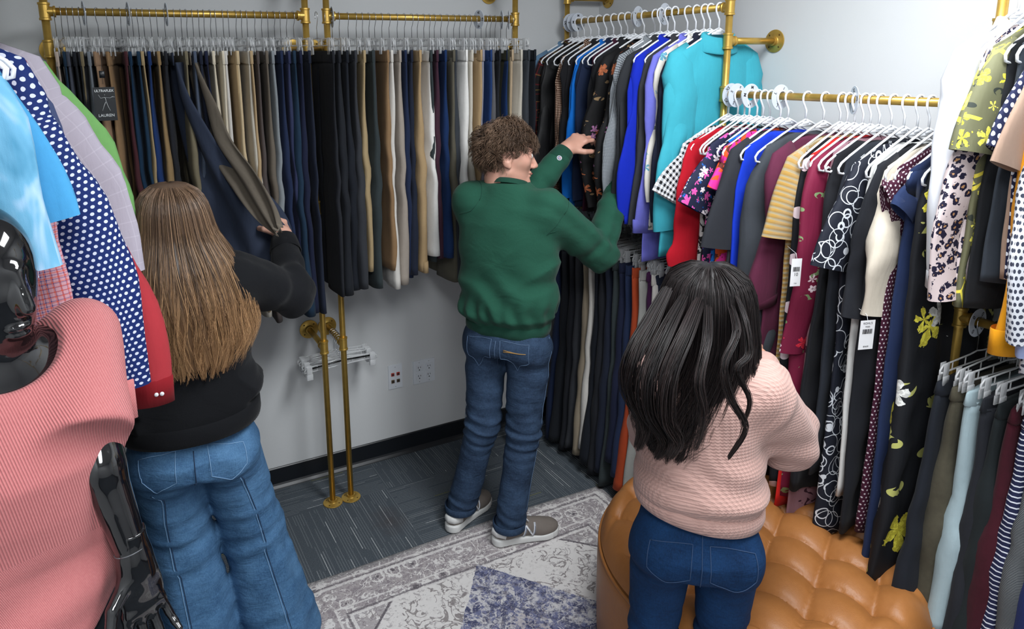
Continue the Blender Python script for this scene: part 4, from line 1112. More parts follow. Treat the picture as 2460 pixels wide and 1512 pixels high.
leo = leopard('leopard_print', (206, 190, 190), (26, 24, 48), (178, 134, 90), .021)
baro = floral('baroque_print', (104, 104, 78), [(214, 200, 60), (236, 224, 90)], sp=.07, size=.42, dens=.62, leaf=(50, 56, 50), stem=(230, 214, 80))
ndots = dots('navy_dots', (20, 26, 58), (210, 216, 226), .016, .30)
geo = dots('hexagon_print', (196, 198, 204), (52, 56, 72), .014, .33)
NB = [
 (1.018, F((206, 208, 214), .8, var=.05), 'crumpled white denim jacket, its sleeve hanging in front of the dress rail', 'jacket', dict(length=.60, sleeve=.60, sl_w=(.068, .05), sl_thick=.034, thick=.024, cuff=(.04, None), sl_out=.025, collar=(.02, None, 'shirt'))),
 (.985, leo, 'leopard print blouse in white, navy and tan', 'blouse', dict(length=.68, sleeve=.62, sl_w=(.07, .075), sl_thick=.03, thick=.022)),
 (.955, baro, 'olive blouse with yellow scroll print and flared sleeve', 'blouse', dict(length=.70, sleeve=.25, sl_w=(.065, .08), sl_out=.035, sl_thick=.04, thick=.022, collar=(.02, None, 'round'))),
 (.925, F((22, 24, 28)), 'black top beside the olive scroll print blouse', 'top', dict(length=.70, sleeve=None, sh=.185, chest=.20)),
 (.902, F((44, 50, 58)), 'dark slate top with a teal side panel', 'top', dict(length=.62, sleeve=None, sh=.19, chest=.20, body_mat=None)),
 (.880, ndots, 'navy short-sleeved blouse with white dots', 'blouse', dict(length=.6, sleeve=.24, sl_w=(.07, .07), sl_out=.05)),
 (.862, F((146, 122, 106)), 'taupe short-sleeved top at the right frame edge', 'top', dict(length=.6, sleeve=.27, sl_w=(.07, .068), sl_out=.05)),
 (.842, F((226, 152, 20)), 'mustard yellow blouse with a buttoned cuff', 'blouse', dict(length=.66, sleeve=.72, sl_w=(.066, .045), sl_thick=.03, cuff=(.06, None), buttons=1, sl_out=.03)),
 (.812, geo, 'pale grey blouse with a small hexagon print', 'blouse', dict(length=.82, sleeve=.66, sl_w=(.07, .09), sl_thick=.034, thick=.026, sl_out=.03)),
 (.780, F((150, 162, 200)), 'periwinkle striped shirt at the frame edge', 'shirt', dict(length=.84, sleeve=.70, sl_w=(.066, .06))),
]
for i, (y, mt, lab, cat, kw) in enumerate(NB):
    kw = dict(kw); kw.setdefault('hem', .21); kw.setdefault('thick', .018); kw.setdefault('chest', .215)
    garment(cat, cat, (RX, y, ROD_Z), RZR, mt, lab, None, 500+i, yaw=rng.uniform(-.04, .04), hang=GN, **kw)

# trousers on the lower rail in the corner, skirts on the lower rail at the near end
LR = [(1336, 'navy', 1.03), (1352, 'black', 1.02), (1368, 'jet black', 1.03), (1384, 'charcoal', 1.0), (1398, 'putty', 1.0), (1410, 'stone', .94), (1424, 'bluish black', 1.0), (1440, 'jet black', 1.03), (1456, 'dark navy', 1.0), (1474, 'forest grey', 1.04), (1488, 'midnight', .9), (1502, 'navy', .95), (1518, 'rust', 1.0), (1538, 'light grey', 1.06), (1556, 'stone', 1.04)]
labs = rail_labels([c for _, c, _ in LR], 'trousers', 'the low rail', 'the corner', 'the purple skirt')
GL = 'clear clip hangers on the low rail in the corner'
for i, ((u, c, ln), lab) in enumerate(zip(LR, labs)):
    y = onX(u, 760, 1.90)[1]
    trousers((RX, y, LOWR_Z), RZR, COLN[c], min(ln, LOWR_Z-.134-.02), lab, None, 600+i, thick=.019, hw=.185, sway=(rng.uniform(-.01, .02), -.03), yaw=rng.uniform(-.1, .1), flare=.03)
    put_hanger('c', (RX, y, LOWR_Z), RZR+rng.uniform(-.1, .1), hlabel([q_[1] for q_ in LR], i, 'low rail'), GL)
for k, (y, c, ln, lab) in enumerate([(2.13, 'purple', .42, 'dark purple gathered skirt under the blazers, by the rust trousers'), (2.08, 'dark navy', .55, 'dark navy skirt on the low rail, beside the purple one'), (2.03, 'lilac', .30, 'lilac skirt under the turquoise blazer')]):
    trousers((RX, y, LOWR_Z), RZR, COLN[c], ln, lab, None, 640+k, thick=.02, skirt=True, name='skirt', cat='skirt', hw=.17, loops_=False)
    put_hanger('c', (RX, y, LOWR_Z), RZR, 'clear clip hanger of the '+lab.split(' skirt')[0]+' skirt on the low rail', GL)
for k in range(9):
    put_hanger('c', (RX, 2.33+.022*k, LOWR_Z), RZR+rng.uniform(-.25, .25), 'empty clear hanger in the crowded middle of the low rail', 'empty clear hangers in the middle of the low rail')
strip = stripes('breton_stripes', (28, 32, 62), (206, 208, 216), .014, .25, math.pi/2)
tweed = fabric((70, 66, 54), .95, 900, .5, name='tweed'); redtw = fabric((58, 14, 26), .95, 700, .5, name='burgundy_boucle'); mesh = stripes('grey_mesh', (40, 44, 50), (120, 122, 122), .004, .4)
SK = [(1.0, fabric(COLN['bluish black']), .80, 'long bluish black trousers on the near low rail, beside the post'), (.962, tweed, .66, 'olive tweed skirt beside the pale blue one'), (.928, fabric(COLN['icy blue']), .70, 'icy blue skirt on the near low rail'),
      (.890, fabric(COLN['jet black']), .78, 'black skirt between the icy blue and burgundy ones'), (.855, fabric((24, 30, 32)), .72, 'dark green-black skirt right of the icy blue one'), (.825, redtw, .82, 'burgundy boucle skirt, left of the striped one'),
      (.795, strip, .68, 'navy skirt with thin white stripes'), (.762, mesh, .60, 'grey ribbed skirt right of the striped one'), (.73, fabric((24, 36, 84)), .66, 'blue skirt at the frame edge'), (.69, fabric((196, 96, 80)), .7, 'coral skirt at the frame edge')]
for k, (y, mt, ln, lab) in enumerate(SK):
    trousers((RX, y, LOW_Z), RZR, None, ln, lab, None, 660+k, thick=.022, mat=mt, skirt=(k > 0), name='trousers' if k == 0 else 'skirt', cat='trousers' if k == 0 else 'skirt', hw=.165, hwb=.19, loops_=False)
    put_hanger('c', (RX, y, LOW_Z), RZR+rng.uniform(-.1, .1), 'clear clip hanger of the '+' '.join(lab.split(',')[0].split()[:11]), 'clear clip hangers on the near low rail')

# size markers on the right-hand rails
def ring_right(y, letter, label, z=ROD_Z, yaw=0.0, R=.043, spin=0.0, mat=DISC): size_ring((RX, y, z), RZR, letter, label, None, yaw, 0, R, spin, mat)
ring_right(2.93, 'XS', 'round marker nearest the corner on the upper right rail', yaw=.1)
ring_right(2.90, 'S', 'round marker lettered S, second from the corner', yaw=.1)
ring_right(2.865, 'M', 'round marker lettered M near the corner', yaw=.1)
ring_right(2.44, 'L', 'round marker lettered L in the middle of the blazer rail', spin=.5, yaw=.35)
ring_right(2.28, 'XL', 'round marker lettered XL on the blazer rail', spin=.6, yaw=.3)
ring_right(1.915, 'XS', 'rear one of the two overlapping round markers by the post', DRESS_Z, spin=.9)
ring_right(1.888, 'S', 'round marker lettered S overlapping another by the post', DRESS_Z, spin=.5)
ring_right(1.825, 'M', 'round marker lettered M on the dress rail', DRESS_Z, spin=.15)
ring_right(1.70, 'L', 'round marker lettered L on the dress rail', DRESS_Z, spin=.5)
ring_right(1.432, 'XL', 'round marker lettered XL in the middle of the dress rail', DRESS_Z, spin=.2, yaw=.9)
ring_right(1.008, '0', 'grey round marker lettered 0 on the near low rail', LOW_Z, spin=.7, R=.040)
for k, u in enumerate((1385, 1400, 1415, 1433)):
    ring_right(onX(u, 530, RX)[1], str(4+2*k), ['dim grey round marker behind the man, nearest his shoulder', 'dim grey round marker behind the man, second from his shoulder', 'dim grey round marker behind the man, third from his shoulder', 'dim grey round marker behind the man, nearest his elbow'][k], LOWR_Z, R=.04)

# store tags
price_tag(onX(1912, 655, 1.80), -.35, (.032, .085), [('10', .014, -.006), ('7.99', .005, -.034)], 'narrow white store tag lettered 10 beside the mustard knit dress')
price_tag(onX(2082, 805, 1.84), -.3, (.045, .085), [("KOHL'S", .0085, .034), ('MISSES', .005, .024), ('$36.00', .006, -.034)], 'white store tag with a barcode hanging in front of the white dress')

# ------------------------------------------------------------------ the shirts on the left rail
def tie_mat():
    m = NT('tie_dye'); uv = m.uv(); n = m.noise(m.mapv(uv, (7, 3.2, 1)), 1.0, 3, .55, 1.2)
    m.set(color=m.ramp(n, [(.30, s2l((62, 130, 164))), (.47, s2l((110, 170, 204))), (.56, s2l((168, 200, 228))), (.66, s2l((214, 226, 242)))]), rough=.85, spec=.2); wrinkle_bump(m); return m.mat
tie = tie_mat()
bgin = gingham('blue_gingham', (40, 88, 150), (206, 222, 240), .009)
rchk = plaid('red_blue_check', (196, 150, 160), [((34, 54, 120), 1.0, .20), ((196, 84, 66), 1.13, .26)], .0085)
npais = dots('navy_paisley', (16, 38, 98), (206, 212, 228), .0145, .27, 1.25)
linen = plaid('lilac_linen', (172, 165, 178), [((186, 180, 192), 3.1, .08)], .010)
LS = [
 (2.06, F((118, 172, 100), .8), 'apple green shirt, farthest on the left rail', 'shirt', dict(yaw=.05, sleeve=.60, sl_w=(.085, .075), sl_out=.19, length=.80, collar=(.02, None, 'shirt'), hem=.24, sl_thick=.03, thick=.022, sh=.21)),
 (1.99, F((44, 62, 120)), 'denim blue shirt seen at one shoulder between the green and lilac ones', 'shirt', dict(yaw=-.05, sleeve=.5, sl_out=.10, length=.7, sh=.19, chest=.20)),
 (1.90, linen, 'pale lilac linen shirt with its sleeve billowing out', 'shirt', dict(yaw=-.1, sleeve=.50, sl_w=(.085, .085), sl_out=.15, length=.72, collar=(.02, None, 'shirt'), sl_thick=.035, thick=.022)),
 (1.74, F((170, 50, 58), .85), 'brick red shirt with a two-button cuff', 'shirt', dict(yaw=-.1, sleeve=.78, sl_w=(.07, .055), sl_out=.19, length=.80, cuff=(.06, F((140, 24, 34))), buttons=2, collar=(.02, None, 'shirt'), sl_thick=.034)),
 (1.68, F((62, 72, 106), .85), 'slate blue shirt with a buttoned sleeve, left of the brick red one', 'shirt', dict(yaw=-.1, sleeve=.60, sl_w=(.068, .052), sl_out=.13, length=.78, cuff=(.055, None), buttons=1, sl_thick=.034)),
 (1.615, npais, 'navy shirt with small white paisley drops', 'shirt', dict(yaw=-.1, sleeve=.68, sl_w=(.085, .07), sl_out=.14, length=.84, collar=(.02, None, 'shirt'), sl_thick=.042, thick=.028)),
 (1.56, rchk, 'red, white and blue checked shirt', 'shirt', dict(yaw=-.2, sleeve=.70, sh=.165, sl_w=(.07, .06), sl_out=.075, length=.86, sl_thick=.036, thick=.026, hem=.21, chest=.19)),
 (1.515, bgin, 'blue and white gingham shirt', 'shirt', dict(yaw=-.3, sleeve=.42, sh=.15, sl_w=(.07, .075), sl_out=.03, length=.70, sl_thick=.035, thick=.024, chest=.165, hem=.17)),
 (1.475, F((70, 150, 200), .85), 'sky blue t-shirt behind the tie-dyed one', 't-shirt', dict(yaw=-.1, sleeve=.28, sl_w=(.078, .07), sl_out=.04, sh=.175, chest=.18, hem=.18, length=.34, sl_thick=.025, top=-.13)),
 (1.43, tie, 'pale blue tie-dyed t-shirt, nearest on the left rail', 't-shirt', dict(yaw=-.25, sleeve=.32, sl_w=(.082, .088), sl_out=.008, length=.44, sl_thick=.04, thick=.03, collar=(.02, None, 'round'), sh=.18, chest=.20, hem=.19, top=-.15)),
]
for i, (y, mt, lab, cat, kw) in enumerate(LS):
    kw = dict(kw); kw.setdefault('hem', .22); kw.setdefault('thick', .02); kw.setdefault('chest', .22)
    nm = 'tee_shirt' if cat == 't-shirt' else cat
    garment(nm, cat, (LX, y, ROD_Z), RZL, mt, lab, None, 700+i, hang=('white plastic hanger on the left rail', 'white hangers on the left rail'), **kw)
hound = gingham('fine_houndstooth', (30, 32, 40), (210, 212, 220), .006)
for k, (y, mt, ln, lab) in enumerate([(1.62, fabric((72, 76, 70)), .95, 'grey green trousers hanging low, next to the houndstooth pair'), (1.70, fabric((36, 40, 54)), .9, 'dark slate trousers hanging low behind the arm of the mannequin'), (1.54, hound, .9, 'houndstooth trousers beside the hip of the mannequin'), (2.0, fabric((26, 40, 66)), .9, 'navy trousers low on the left rail, farthest')]):
    trousers((LX, y, 1.12), RZL, None, ln, lab, None, 760+k, thick=.02, mat=mt, hw=.19)
    put_hanger('c', (LX, y, 1.12), RZL, 'clear clip hanger of the '+lab.split(' low')[0].split(' beside')[0]+' on the low left rail', 'clear clip hangers on the low left rail')
# ------------------------------------------------------------------ implicit surfaces for bodies and worn clothes
def fast_mesh(name, V, Q, mats, parent=None, mi=None, uv=None, loc=(0, 0, 0)):
    me = bpy.data.meshes.new(name); nv, nq = len(V), len(Q); w = Q.shape[1]
    me.vertices.add(nv); me.vertices.foreach_set('co', np.ascontiguousarray(V, dtype=np.float32).ravel())
    me.loops.add(nq*w); me.loops.foreach_set('vertex_index', np.ascontiguousarray(Q, dtype=np.int32).ravel())
    me.polygons.add(nq); me.polygons.foreach_set('loop_start', np.arange(0, nq*w, w, dtype=np.int32))
    me.polygons.foreach_set('loop_total', np.full(nq, w, dtype=np.int32))
    for m in (mats if isinstance(mats, (list, tuple)) else [mats]): me.materials.append(m)
    if mi is not None: me.polygons.foreach_set('material_index', mi.astype(np.int32))
    if uv is not None:
        ul = me.uv_layers.new(name='UVMap'); ul.data.foreach_set('uv', uv[Q.ravel()].astype(np.float32).ravel())
    me.update(calc_edges=True); me.validate()
    me.polygons.foreach_set('use_smooth', np.ones(len(me.polygons), dtype=bool))
    o = bpy.data.objects.new(name, me); COL.objects.link(o); o.location = loc
    if parent is not None: o.parent = parent
    return o
def nets(f, lo, hi, h, smooth=1):
    """surface nets: closed quads on the zero set of f inside the box"""
    lo = np.array(lo, float); hi = np.array(hi, float); n = np.ceil((hi-lo)/h).astype(int)+1
    ax = [lo[i]+h*np.arange(n[i]) for i in range(3)]
    D = np.empty(n, dtype=np.float32); step = max(1, int(400000/(n[1]*n[2])))
    for i in range(0, n[0], step):
        X, Y, Z = np.meshgrid(ax[0][i:i+step], ax[1], ax[2], indexing='ij')
        D[i:i+step] = f(np.stack([X, Y, Z], -1).reshape(-1, 3)).reshape(X.shape)
    D[0] = D[-1] = 1; D[:, 0] = D[:, -1] = 1; D[:, :, 0] = D[:, :, -1] = 1
    S = D < 0
    c = [S[a:a+n[0]-1, b:b+n[1]-1, e:e+n[2]-1] for a in (0, 1) for b in (0, 1) for e in (0, 1)]
    cnt = sum(x.astype(np.int8) for x in c); act = (cnt > 0) & (cnt < 8)
    idx = np.full(act.shape, -1, dtype=np.int64); I = np.argwhere(act); idx[act] = np.arange(len(I))
    acc = np.zeros((len(I), 3)); num = np.zeros(len(I))
    i, j, k = I.T
    for a, b in [((0,0,0),(1,0,0)),((0,1,0),(1,1,0)),((0,0,1),(1,0,1)),((0,1,1),(1,1,1)),((0,0,0),(0,1,0)),((1,0,0),(1,1,0)),((0,0,1),(0,1,1)),((1,0,1),(1,1,1)),((0,0,0),(0,0,1)),((1,0,0),(1,0,1)),((0,1,0),(0,1,1)),((1,1,0),(1,1,1))]:
        da = D[i+a[0], j+a[1], k+a[2]]; db = D[i+b[0], j+b[1], k+b[2]]
        m = (da < 0) != (db < 0); t = np.where(m, da/np.where(m, da-db, 1), 0)
        p = np.array(a)+t[:, None]*(np.array(b)-np.array(a)); acc += p*m[:, None]; num += m
    V = lo+(I+acc/num[:, None])*h
    Q = []
    for axs in range(3):
        o1, o2 = (axs+1) % 3, (axs+2) % 3
        sl = [slice(1, -1)]*3; sl[axs] = slice(0, -1); A = S[tuple(sl)]
        sl2 = list(sl); sl2[axs] = slice(1, None); B = S[tuple(sl2)]
        # pad to the edge grid
        E = np.argwhere(A != B); base = E.copy(); base[:, o1] += 1; base[:, o2] += 1
        ins = A[tuple(E.T)]
        def cell(d1, d2):
            q = base.copy(); q[:, o1] -= d1; q[:, o2] -= d2; return idx[tuple(q.T)]
        q = np.stack([cell(1, 1), cell(0, 1), cell(0, 0), cell(1, 0)], 1)
        q[~ins] = q[~ins][:, ::-1]
        Q.append(q)
    Q = np.concatenate(Q); Q = Q[(Q >= 0).all(1)]
    for _ in range(smooth):
        s = np.zeros_like(V); w = np.zeros(len(V))
        for a in range(4):
            b = (a+1) % 4
            np.add.at(s, Q[:, a], V[Q[:, b]]); np.add.at(w, Q[:, a], 1); np.add.at(s, Q[:, b], V[Q[:, a]]); np.add.at(w, Q[:, b], 1)
        V = .5*V+.5*s/w[:, None]
    return V, Q
def smin(a, b, k):
    h = np.clip(.5+.5*(b-a)/k, 0, 1); return b*(1-h)+a*h-k*h*(1-h)
def smax(a, b, k): return -smin(-a, -b, k)
def A_(*x): return np.array(x, dtype=float)
def cone(p, a, b, ra, rb, flat=None):
    """round cone from a to b; flat = (unit axis, factor) squeezes it along that axis"""
    a = np.asarray(a, float); b = np.asarray(b, float); ab = b-a; pa = p-a
    if flat is not None:
        ax, f = flat; ax = np.asarray(ax, float); ax = ax/np.linalg.norm(ax)
        t0 = np.clip(pa@ab/(ab@ab), 0, 1); q = pa-t0[:, None]*ab
        q = q+ax*((q@ax)*(1/f-1))[:, None]; return (np.linalg.norm(q, axis=1)-(ra+(rb-ra)*t0))*min(1, f)
    t = np.clip(pa@ab/(ab@ab), 0, 1)
    return np.linalg.norm(pa-t[:, None]*ab, axis=1)-(ra+(rb-ra)*t)
def ell(p, c, r, R=None):
    q = p-np.asarray(c, float)
    if R is not None: q = q@R            # columns of R are the axes
    r = np.asarray(r, float); k0 = np.linalg.norm(q/r, axis=1); k1 = np.linalg.norm(q/(r*r), axis=1)
    return k0*(k0-1)/np.maximum(k1, 1e-6)
def chain(p, pts, rs, k=.02, flat=None):
    d = None
    for i in range(len(pts)-1):
        e = cone(p, pts[i], pts[i+1], rs[i], rs[i+1], flat); d = e if d is None else smin(d, e, k)
    return d
def sections(p, fr, rows, pw=2.3, cap=.02):
    """rows of (z, cx, cy, half width, half depth) in the frame fr = (origin, right, forward)"""
    o, R, F = fr; q = p-o; x = q@R; y = q@F; z = q[:, 2]
    rw = np.array(sorted(rows)); zs = rw[:, 0]
    cx, cy, a, b = [np.interp(z, zs, rw[:, i]) for i in range(1, 5)]
    u = np.abs(x-cx)/a; v = np.abs(y-cy)/b
    d = ((u**pw+v**pw)**(1/pw)-1)*np.minimum(a, b)
    return smax(smax(d, zs[0]-z, cap), z-zs[-1], cap)
def wav(p, freqs, amp):
    d = 0
    for (kx, ky, kz, ph, wt) in freqs: d = d+wt*np.sin(p[:, 0]*kx+p[:, 1]*ky+p[:, 2]*kz+ph+1.2*np.sin(p[:, 2]*9+p[:, 0]*11+ph))
    return amp*d
def folds(p, a, b, t0, wd, fr, amp, seed=0, side=None):
    """cloth bunching: rings of folds across the limb a-b, centred at t0"""
    a = np.asarray(a, float); b = np.asarray(b, float); ab = b-a; L = np.linalg.norm(ab); t = (p-a)@ab/(L*L)
    r = p-a-t[:, None]*ab; u = np.cross(ab, [0.3, .5, 1.0]); u /= np.linalg.norm(u); w = np.cross(ab/L, u)
    ang = np.arctan2(r@w, r@u)
    g = np.exp(-((t-t0)/wd)**2)
    s = np.sin(t*L*fr+1.1*np.sin(ang*1+seed)+.7*np.sin(2*ang+seed*2))+.4*np.sin(t*L*fr*1.7+1.5*np.sin(ang+seed*3))
    return -amp*g*s
def rowsframe(origin, F):
    F = np.array([F[0], F[1], 0.]); F /= np.linalg.norm(F); R = np.array([F[1], -F[0], 0.]); return np.array(origin, float), R, F

SKIN_L = None
def skin(name, c, flush=(190, 110, 96)):
    m = NT(name); o = m.obj(); n = m.noise(o, 22, 3, .6)
    m.set(color=m.mix(m.math('MULTIPLY', n, .35), s2l(c), s2l(flush)), rough=.48, spec=.4, sss=.12)
    m.b.inputs['Subsurface Radius'].default_value = (.012, .005, .003)
    m.bump(m.noise(o, 900, 2), .12, .001); return m.mat
def head_sdf(H):
    """H = (centre, right, forward, up) of the head; returns f(p)"""
    c, R, F, U = H; Bm = np.array([R, F, U]).T
    def f(p):
        q = (p-c)@Bm
        qm = q.copy(); qm[:, 0] = np.abs(q[:, 0])
        d = ell(q, (0, -.012, .030), (.076, .096, .090))
        d = smin(d, ell(q, (0, .028, -.028), (.060, .066, .086)), .03)
        d = smin(d, cone(qm, (.052, .005, -.058), (.012, .070, -.100), .020, .017), .03)
        d = smin(d, cone(q, (-.010, .078, -.100), (.010, .078, -.100), .014, .014), .02)
        d = smin(d, cone(qm, (.040, .062, -.018), (.048, .030, -.012), .018, .02), .03)       # cheek
        d = smin(d, cone(q, (-.026, .082, .028), (.026, .082, .028), .012, .012), .02)         # brow
        d = smax(d, -ell(qm, (.031, .104, .004), (.017, .016, .012)), .012)                    # sockets
        d = smin(d, ell(qm, (.031, .082, .004), (.0135, .0125, .0115)), .003)                   # lids over the eye
        d = smin(d, cone(q, (0, .088, .012), (0, .112, -.036), .007, .0105), .010)               # nose
        d = smin(d, ell(qm, (.010, .102, -.040), (.0085, .010, .007)), .006)
        d = smin(d, ell(q, (0, .088, -.062), (.024, .011, .006)), .005)
        d = smin(d, ell(q, (0, .087, -.074), (.021, .011, .0065)), .005)
        d = smax(d, -ell(q, (0, .102, -.0675), (.024, .010, .0018)), .002)
        ear = ell(qm, (.079, -.008, -.006), (.010, .019, .032)); ear = smax(ear, -ell(qm, (.090, -.004, .002), (.010, .011, .018)), .006)
        ear = smin(ear, ell(qm, (.080, .002, -.032), (.007, .008, .010)), .006)
        d = smin(d, ear, .006)
        d = smin(d, cone(q, (0, -.028, -.055), (0, -.030, -.110), .050, .048), .03)
        return d
    return f
def hand_sdf(wrist, d, n, side, curl=(.5, .55, .6, .65), spread=.12, thumb=(.5, .35), size=1.0):
    """wrist point, direction to the knuckles, palm normal (out of the back of the hand), side = +1 thumb on the right of d seen from the back"""
    d = np.asarray(d, float); d /= np.linalg.norm(d); n = np.asarray(n, float); n = n-d*(n@d); n /= np.linalg.norm(n); s = np.cross(d, n)*side
    S = size; W = np.asarray(wrist, float)
    bones = []
    lens = [(.040, .024, .020), (.044, .028, .021), (.041, .026, .021), (.032, .020, .018)]
    for i in range(4):
        off = (.030-.0205*i)*S
        k = W+d*(.088-.004*abs(i-1.2))*S+s*off+n*.002*S
        ang = spread*(1.2-i); dr = d*math.cos(ang)+s*math.sin(ang); a = 0
        pts = [k]; q = k
        for j, L in enumerate(lens[i]):
            a += curl[i]*(.9 if j == 0 else 1.1 if j == 1 else .7)
            v = dr*math.cos(a)-n*math.sin(a); q = q+v*L*S; pts.append(q)
        bones.append(([p_ for p_ in pts], [.0098*S, .0088*S, .0080*S, .0066*S] if i < 3 else [.0086*S, .0076*S, .0070*S, .0058*S]))
    t0 = W+d*.022*S+s*.026*S-n*.006*S; t1 = t0+(d*.62+s*.75-n*.25)*.040*S
    t2 = t1+(d*.85+s*(.55-thumb[0])-n*thumb[1])*.034*S; t3 = t2+(d*.85+s*(.30-thumb[0])-n*(thumb[1]+.15))*.026*S
    bones.append(([t0, t1, t2, t3], [.014*S, .0115*S, .0100*S, .0078*S]))
    def f(p):
        R = np.array([s, d, n]).T; q = (p-W)@R
        e = ell(q, (0, .052*S, 0), (.040*S, .052*S, .0155*S))
        e = smin(e, cone(q, (.028*S, .084*S, .0), (-.028*S, .080*S, 0), .0115*S, .0100*S), .012)
        e = smin(e, cone(q, (0, -.012*S, 0), (0, .02*S, 0), .027*S, .026*S, ((0, 0, 1), .72)), .02)
        for pts, rs in bones:
            c = None
            for j in range(3):
                g = cone(p, pts[j], pts[j+1], rs[j], rs[j+1]); c = g if c is None else smin(c, g, .003)
            e = smin(e, c, .0065)
        return e
    allp = np.array([x for b_ in bones for x in b_[0]]+[W-d*.05, W])
    return f, allp.min(0)-.02, allp.max(0)+.02, bones, (d, n, s)
def nails(bones, fr, mat, parent, base):
    d, n, s = fr
    for pts, rs in bones:
        a, b_ = pts[-2], pts[-1]; v = (b_-a)/np.linalg.norm(b_-a); nn = n-v*(n@v); nn /= np.linalg.norm(nn); w = np.cross(v, nn); r = rs[-1]
        m = MB(); rings = []
        for t in (-.5, -.1, .4, .85):
            rings.append([b_+v*r*t*.9-base+nn*(r*1.03*math.cos(q))*(.98 if t < .8 else .85)+w*r*.80*math.sin(q) for q in [-.75+1.5*k/6 for k in range(7)]])
        m.loft(rings, False); m.build('fingernail', mat, parent)

# ------------------------------------------------------------------ hair as many fine strands
def hair_mat(name, dark, light, tip=None, rough=.32, grad=(0, 1), spec=.5):
    m = NT(name); x, y, _ = m.sep(m.uv()); o = m.obj()
    c = m.mix(x, s2l(dark), s2l(light))
    if tip:
        g = m.new('ShaderNodeMapRange'); m.put(g.inputs[0], m.math('ADD', y, m.math('MULTIPLY', m.math('SUBTRACT', x, .5), .5))); g.inputs[1].default_value = grad[0]; g.inputs[2].default_value = grad[1]
        c = m.mix(g.outputs[0], c, m.mix(x, s2l(tip[0]), s2l(tip[1])))
    m.set(color=c, rough=rough, spec=spec)
    return m.mat
def strands(name, paths, rad, mat, parent, base, rngs, taper=.35, uvx=None):
    """paths [N, K, 3]"""
    N, K, _ = paths.shape
    T = np.gradient(paths, axis=1); T /= np.linalg.norm(T, axis=2, keepdims=True)+1e-9
    ref = np.broadcast_to(rngs.normal(size=(N, 1, 3)), T.shape)
    U = np.cross(T, ref); U /= np.linalg.norm(U, axis=2, keepdims=True)+1e-9; W = np.cross(T, U)
    tp = 1-(1-taper)*(np.linspace(0, 1, K)**2)[None, :, None]
    r = rad*(.7+.6*rngs.random((N, 1, 1)))*tp
    rings = [paths+r*(math.cos(q)*U+math.sin(q)*W) for q in (0, 2.094, 4.189)]
    V = np.stack(rings, 2)-base                          # N K 3 3
    ii = np.arange(N)[:, None, None]*(K*3)+np.arange(K-1)[None, :, None]*3
    Q = []
    for a in range(3):
        b = (a+1) % 3; Q.append(np.stack([ii[..., 0]+a, ii[..., 0]+b, ii[..., 0]+3+b, ii[..., 0]+3+a], -1).reshape(-1, 4))
    ux = rngs.random(N) if uvx is None else uvx
    uv = np.stack([np.broadcast_to(ux[:, None, None], (N, K, 3)), np.broadcast_to(np.linspace(0, 1, K)[None, :, None], (N, K, 3))], -1).reshape(-1, 2)
    return fast_mesh(name, V.reshape(-1, 3), np.concatenate(Q), mat, parent, uv=uv)
def join_nets(parts):
    Vs, Qs, ms, n = [], [], [], 0
    for V, Q, mi in parts:
        Vs.append(V); Qs.append(Q+n); ms.append(np.full(len(Q), mi)); n += len(V)
    return np.concatenate(Vs), np.concatenate(Qs), np.concatenate(ms)

# ------------------------------------------------------------------ worn cloth
def denim(name, c, fade, wear=.5, rough=.85):
    m = NT(name); o = m.obj(); n = m.noise(o, 9, 5, .68); tw = m.noise(m.mapv(o, (1, 1, .3)), 330, 3, .8)
    f = m.math('ADD', m.math('MULTIPLY', n, wear), m.math('MULTIPLY', tw, .45))
    g = m.new('ShaderNodeMapRange'); m.put(g.inputs[0], f); g.inputs[1].default_value = .30; g.inputs[2].default_value = .70
    m.set(color=m.mix(g.outputs[0], s2l(c), s2l(fade)), rough=rough, spec=.15, sheen=.0)
    m.bump(m.math('ADD', m.math('MULTIPLY', tw, .25), m.math('MULTIPLY', m.noise(m.mapv(o, (22, 22, 60)), 1, 3, .6, .5), 1.3)), .55, .005); return m.mat
def fleece(name, c, rough=.9):
    m = NT(name); o = m.obj(); col = s2l(c)
    n = m.noise(o, 300, 2, .7)
    m.set(color=m.mix(n, tuple(x*.82 for x in col), tuple(min(1, x*1.15) for x in col)), rough=rough, spec=.12, sheen=.06)
    m.bump(m.math('ADD', m.math('MULTIPLY', n, .10), m.math('MULTIPLY', m.noise(m.mapv(o, (9, 9, 14)), 1, 3, .5, .8), 1.2)), .45, .008); return m.mat
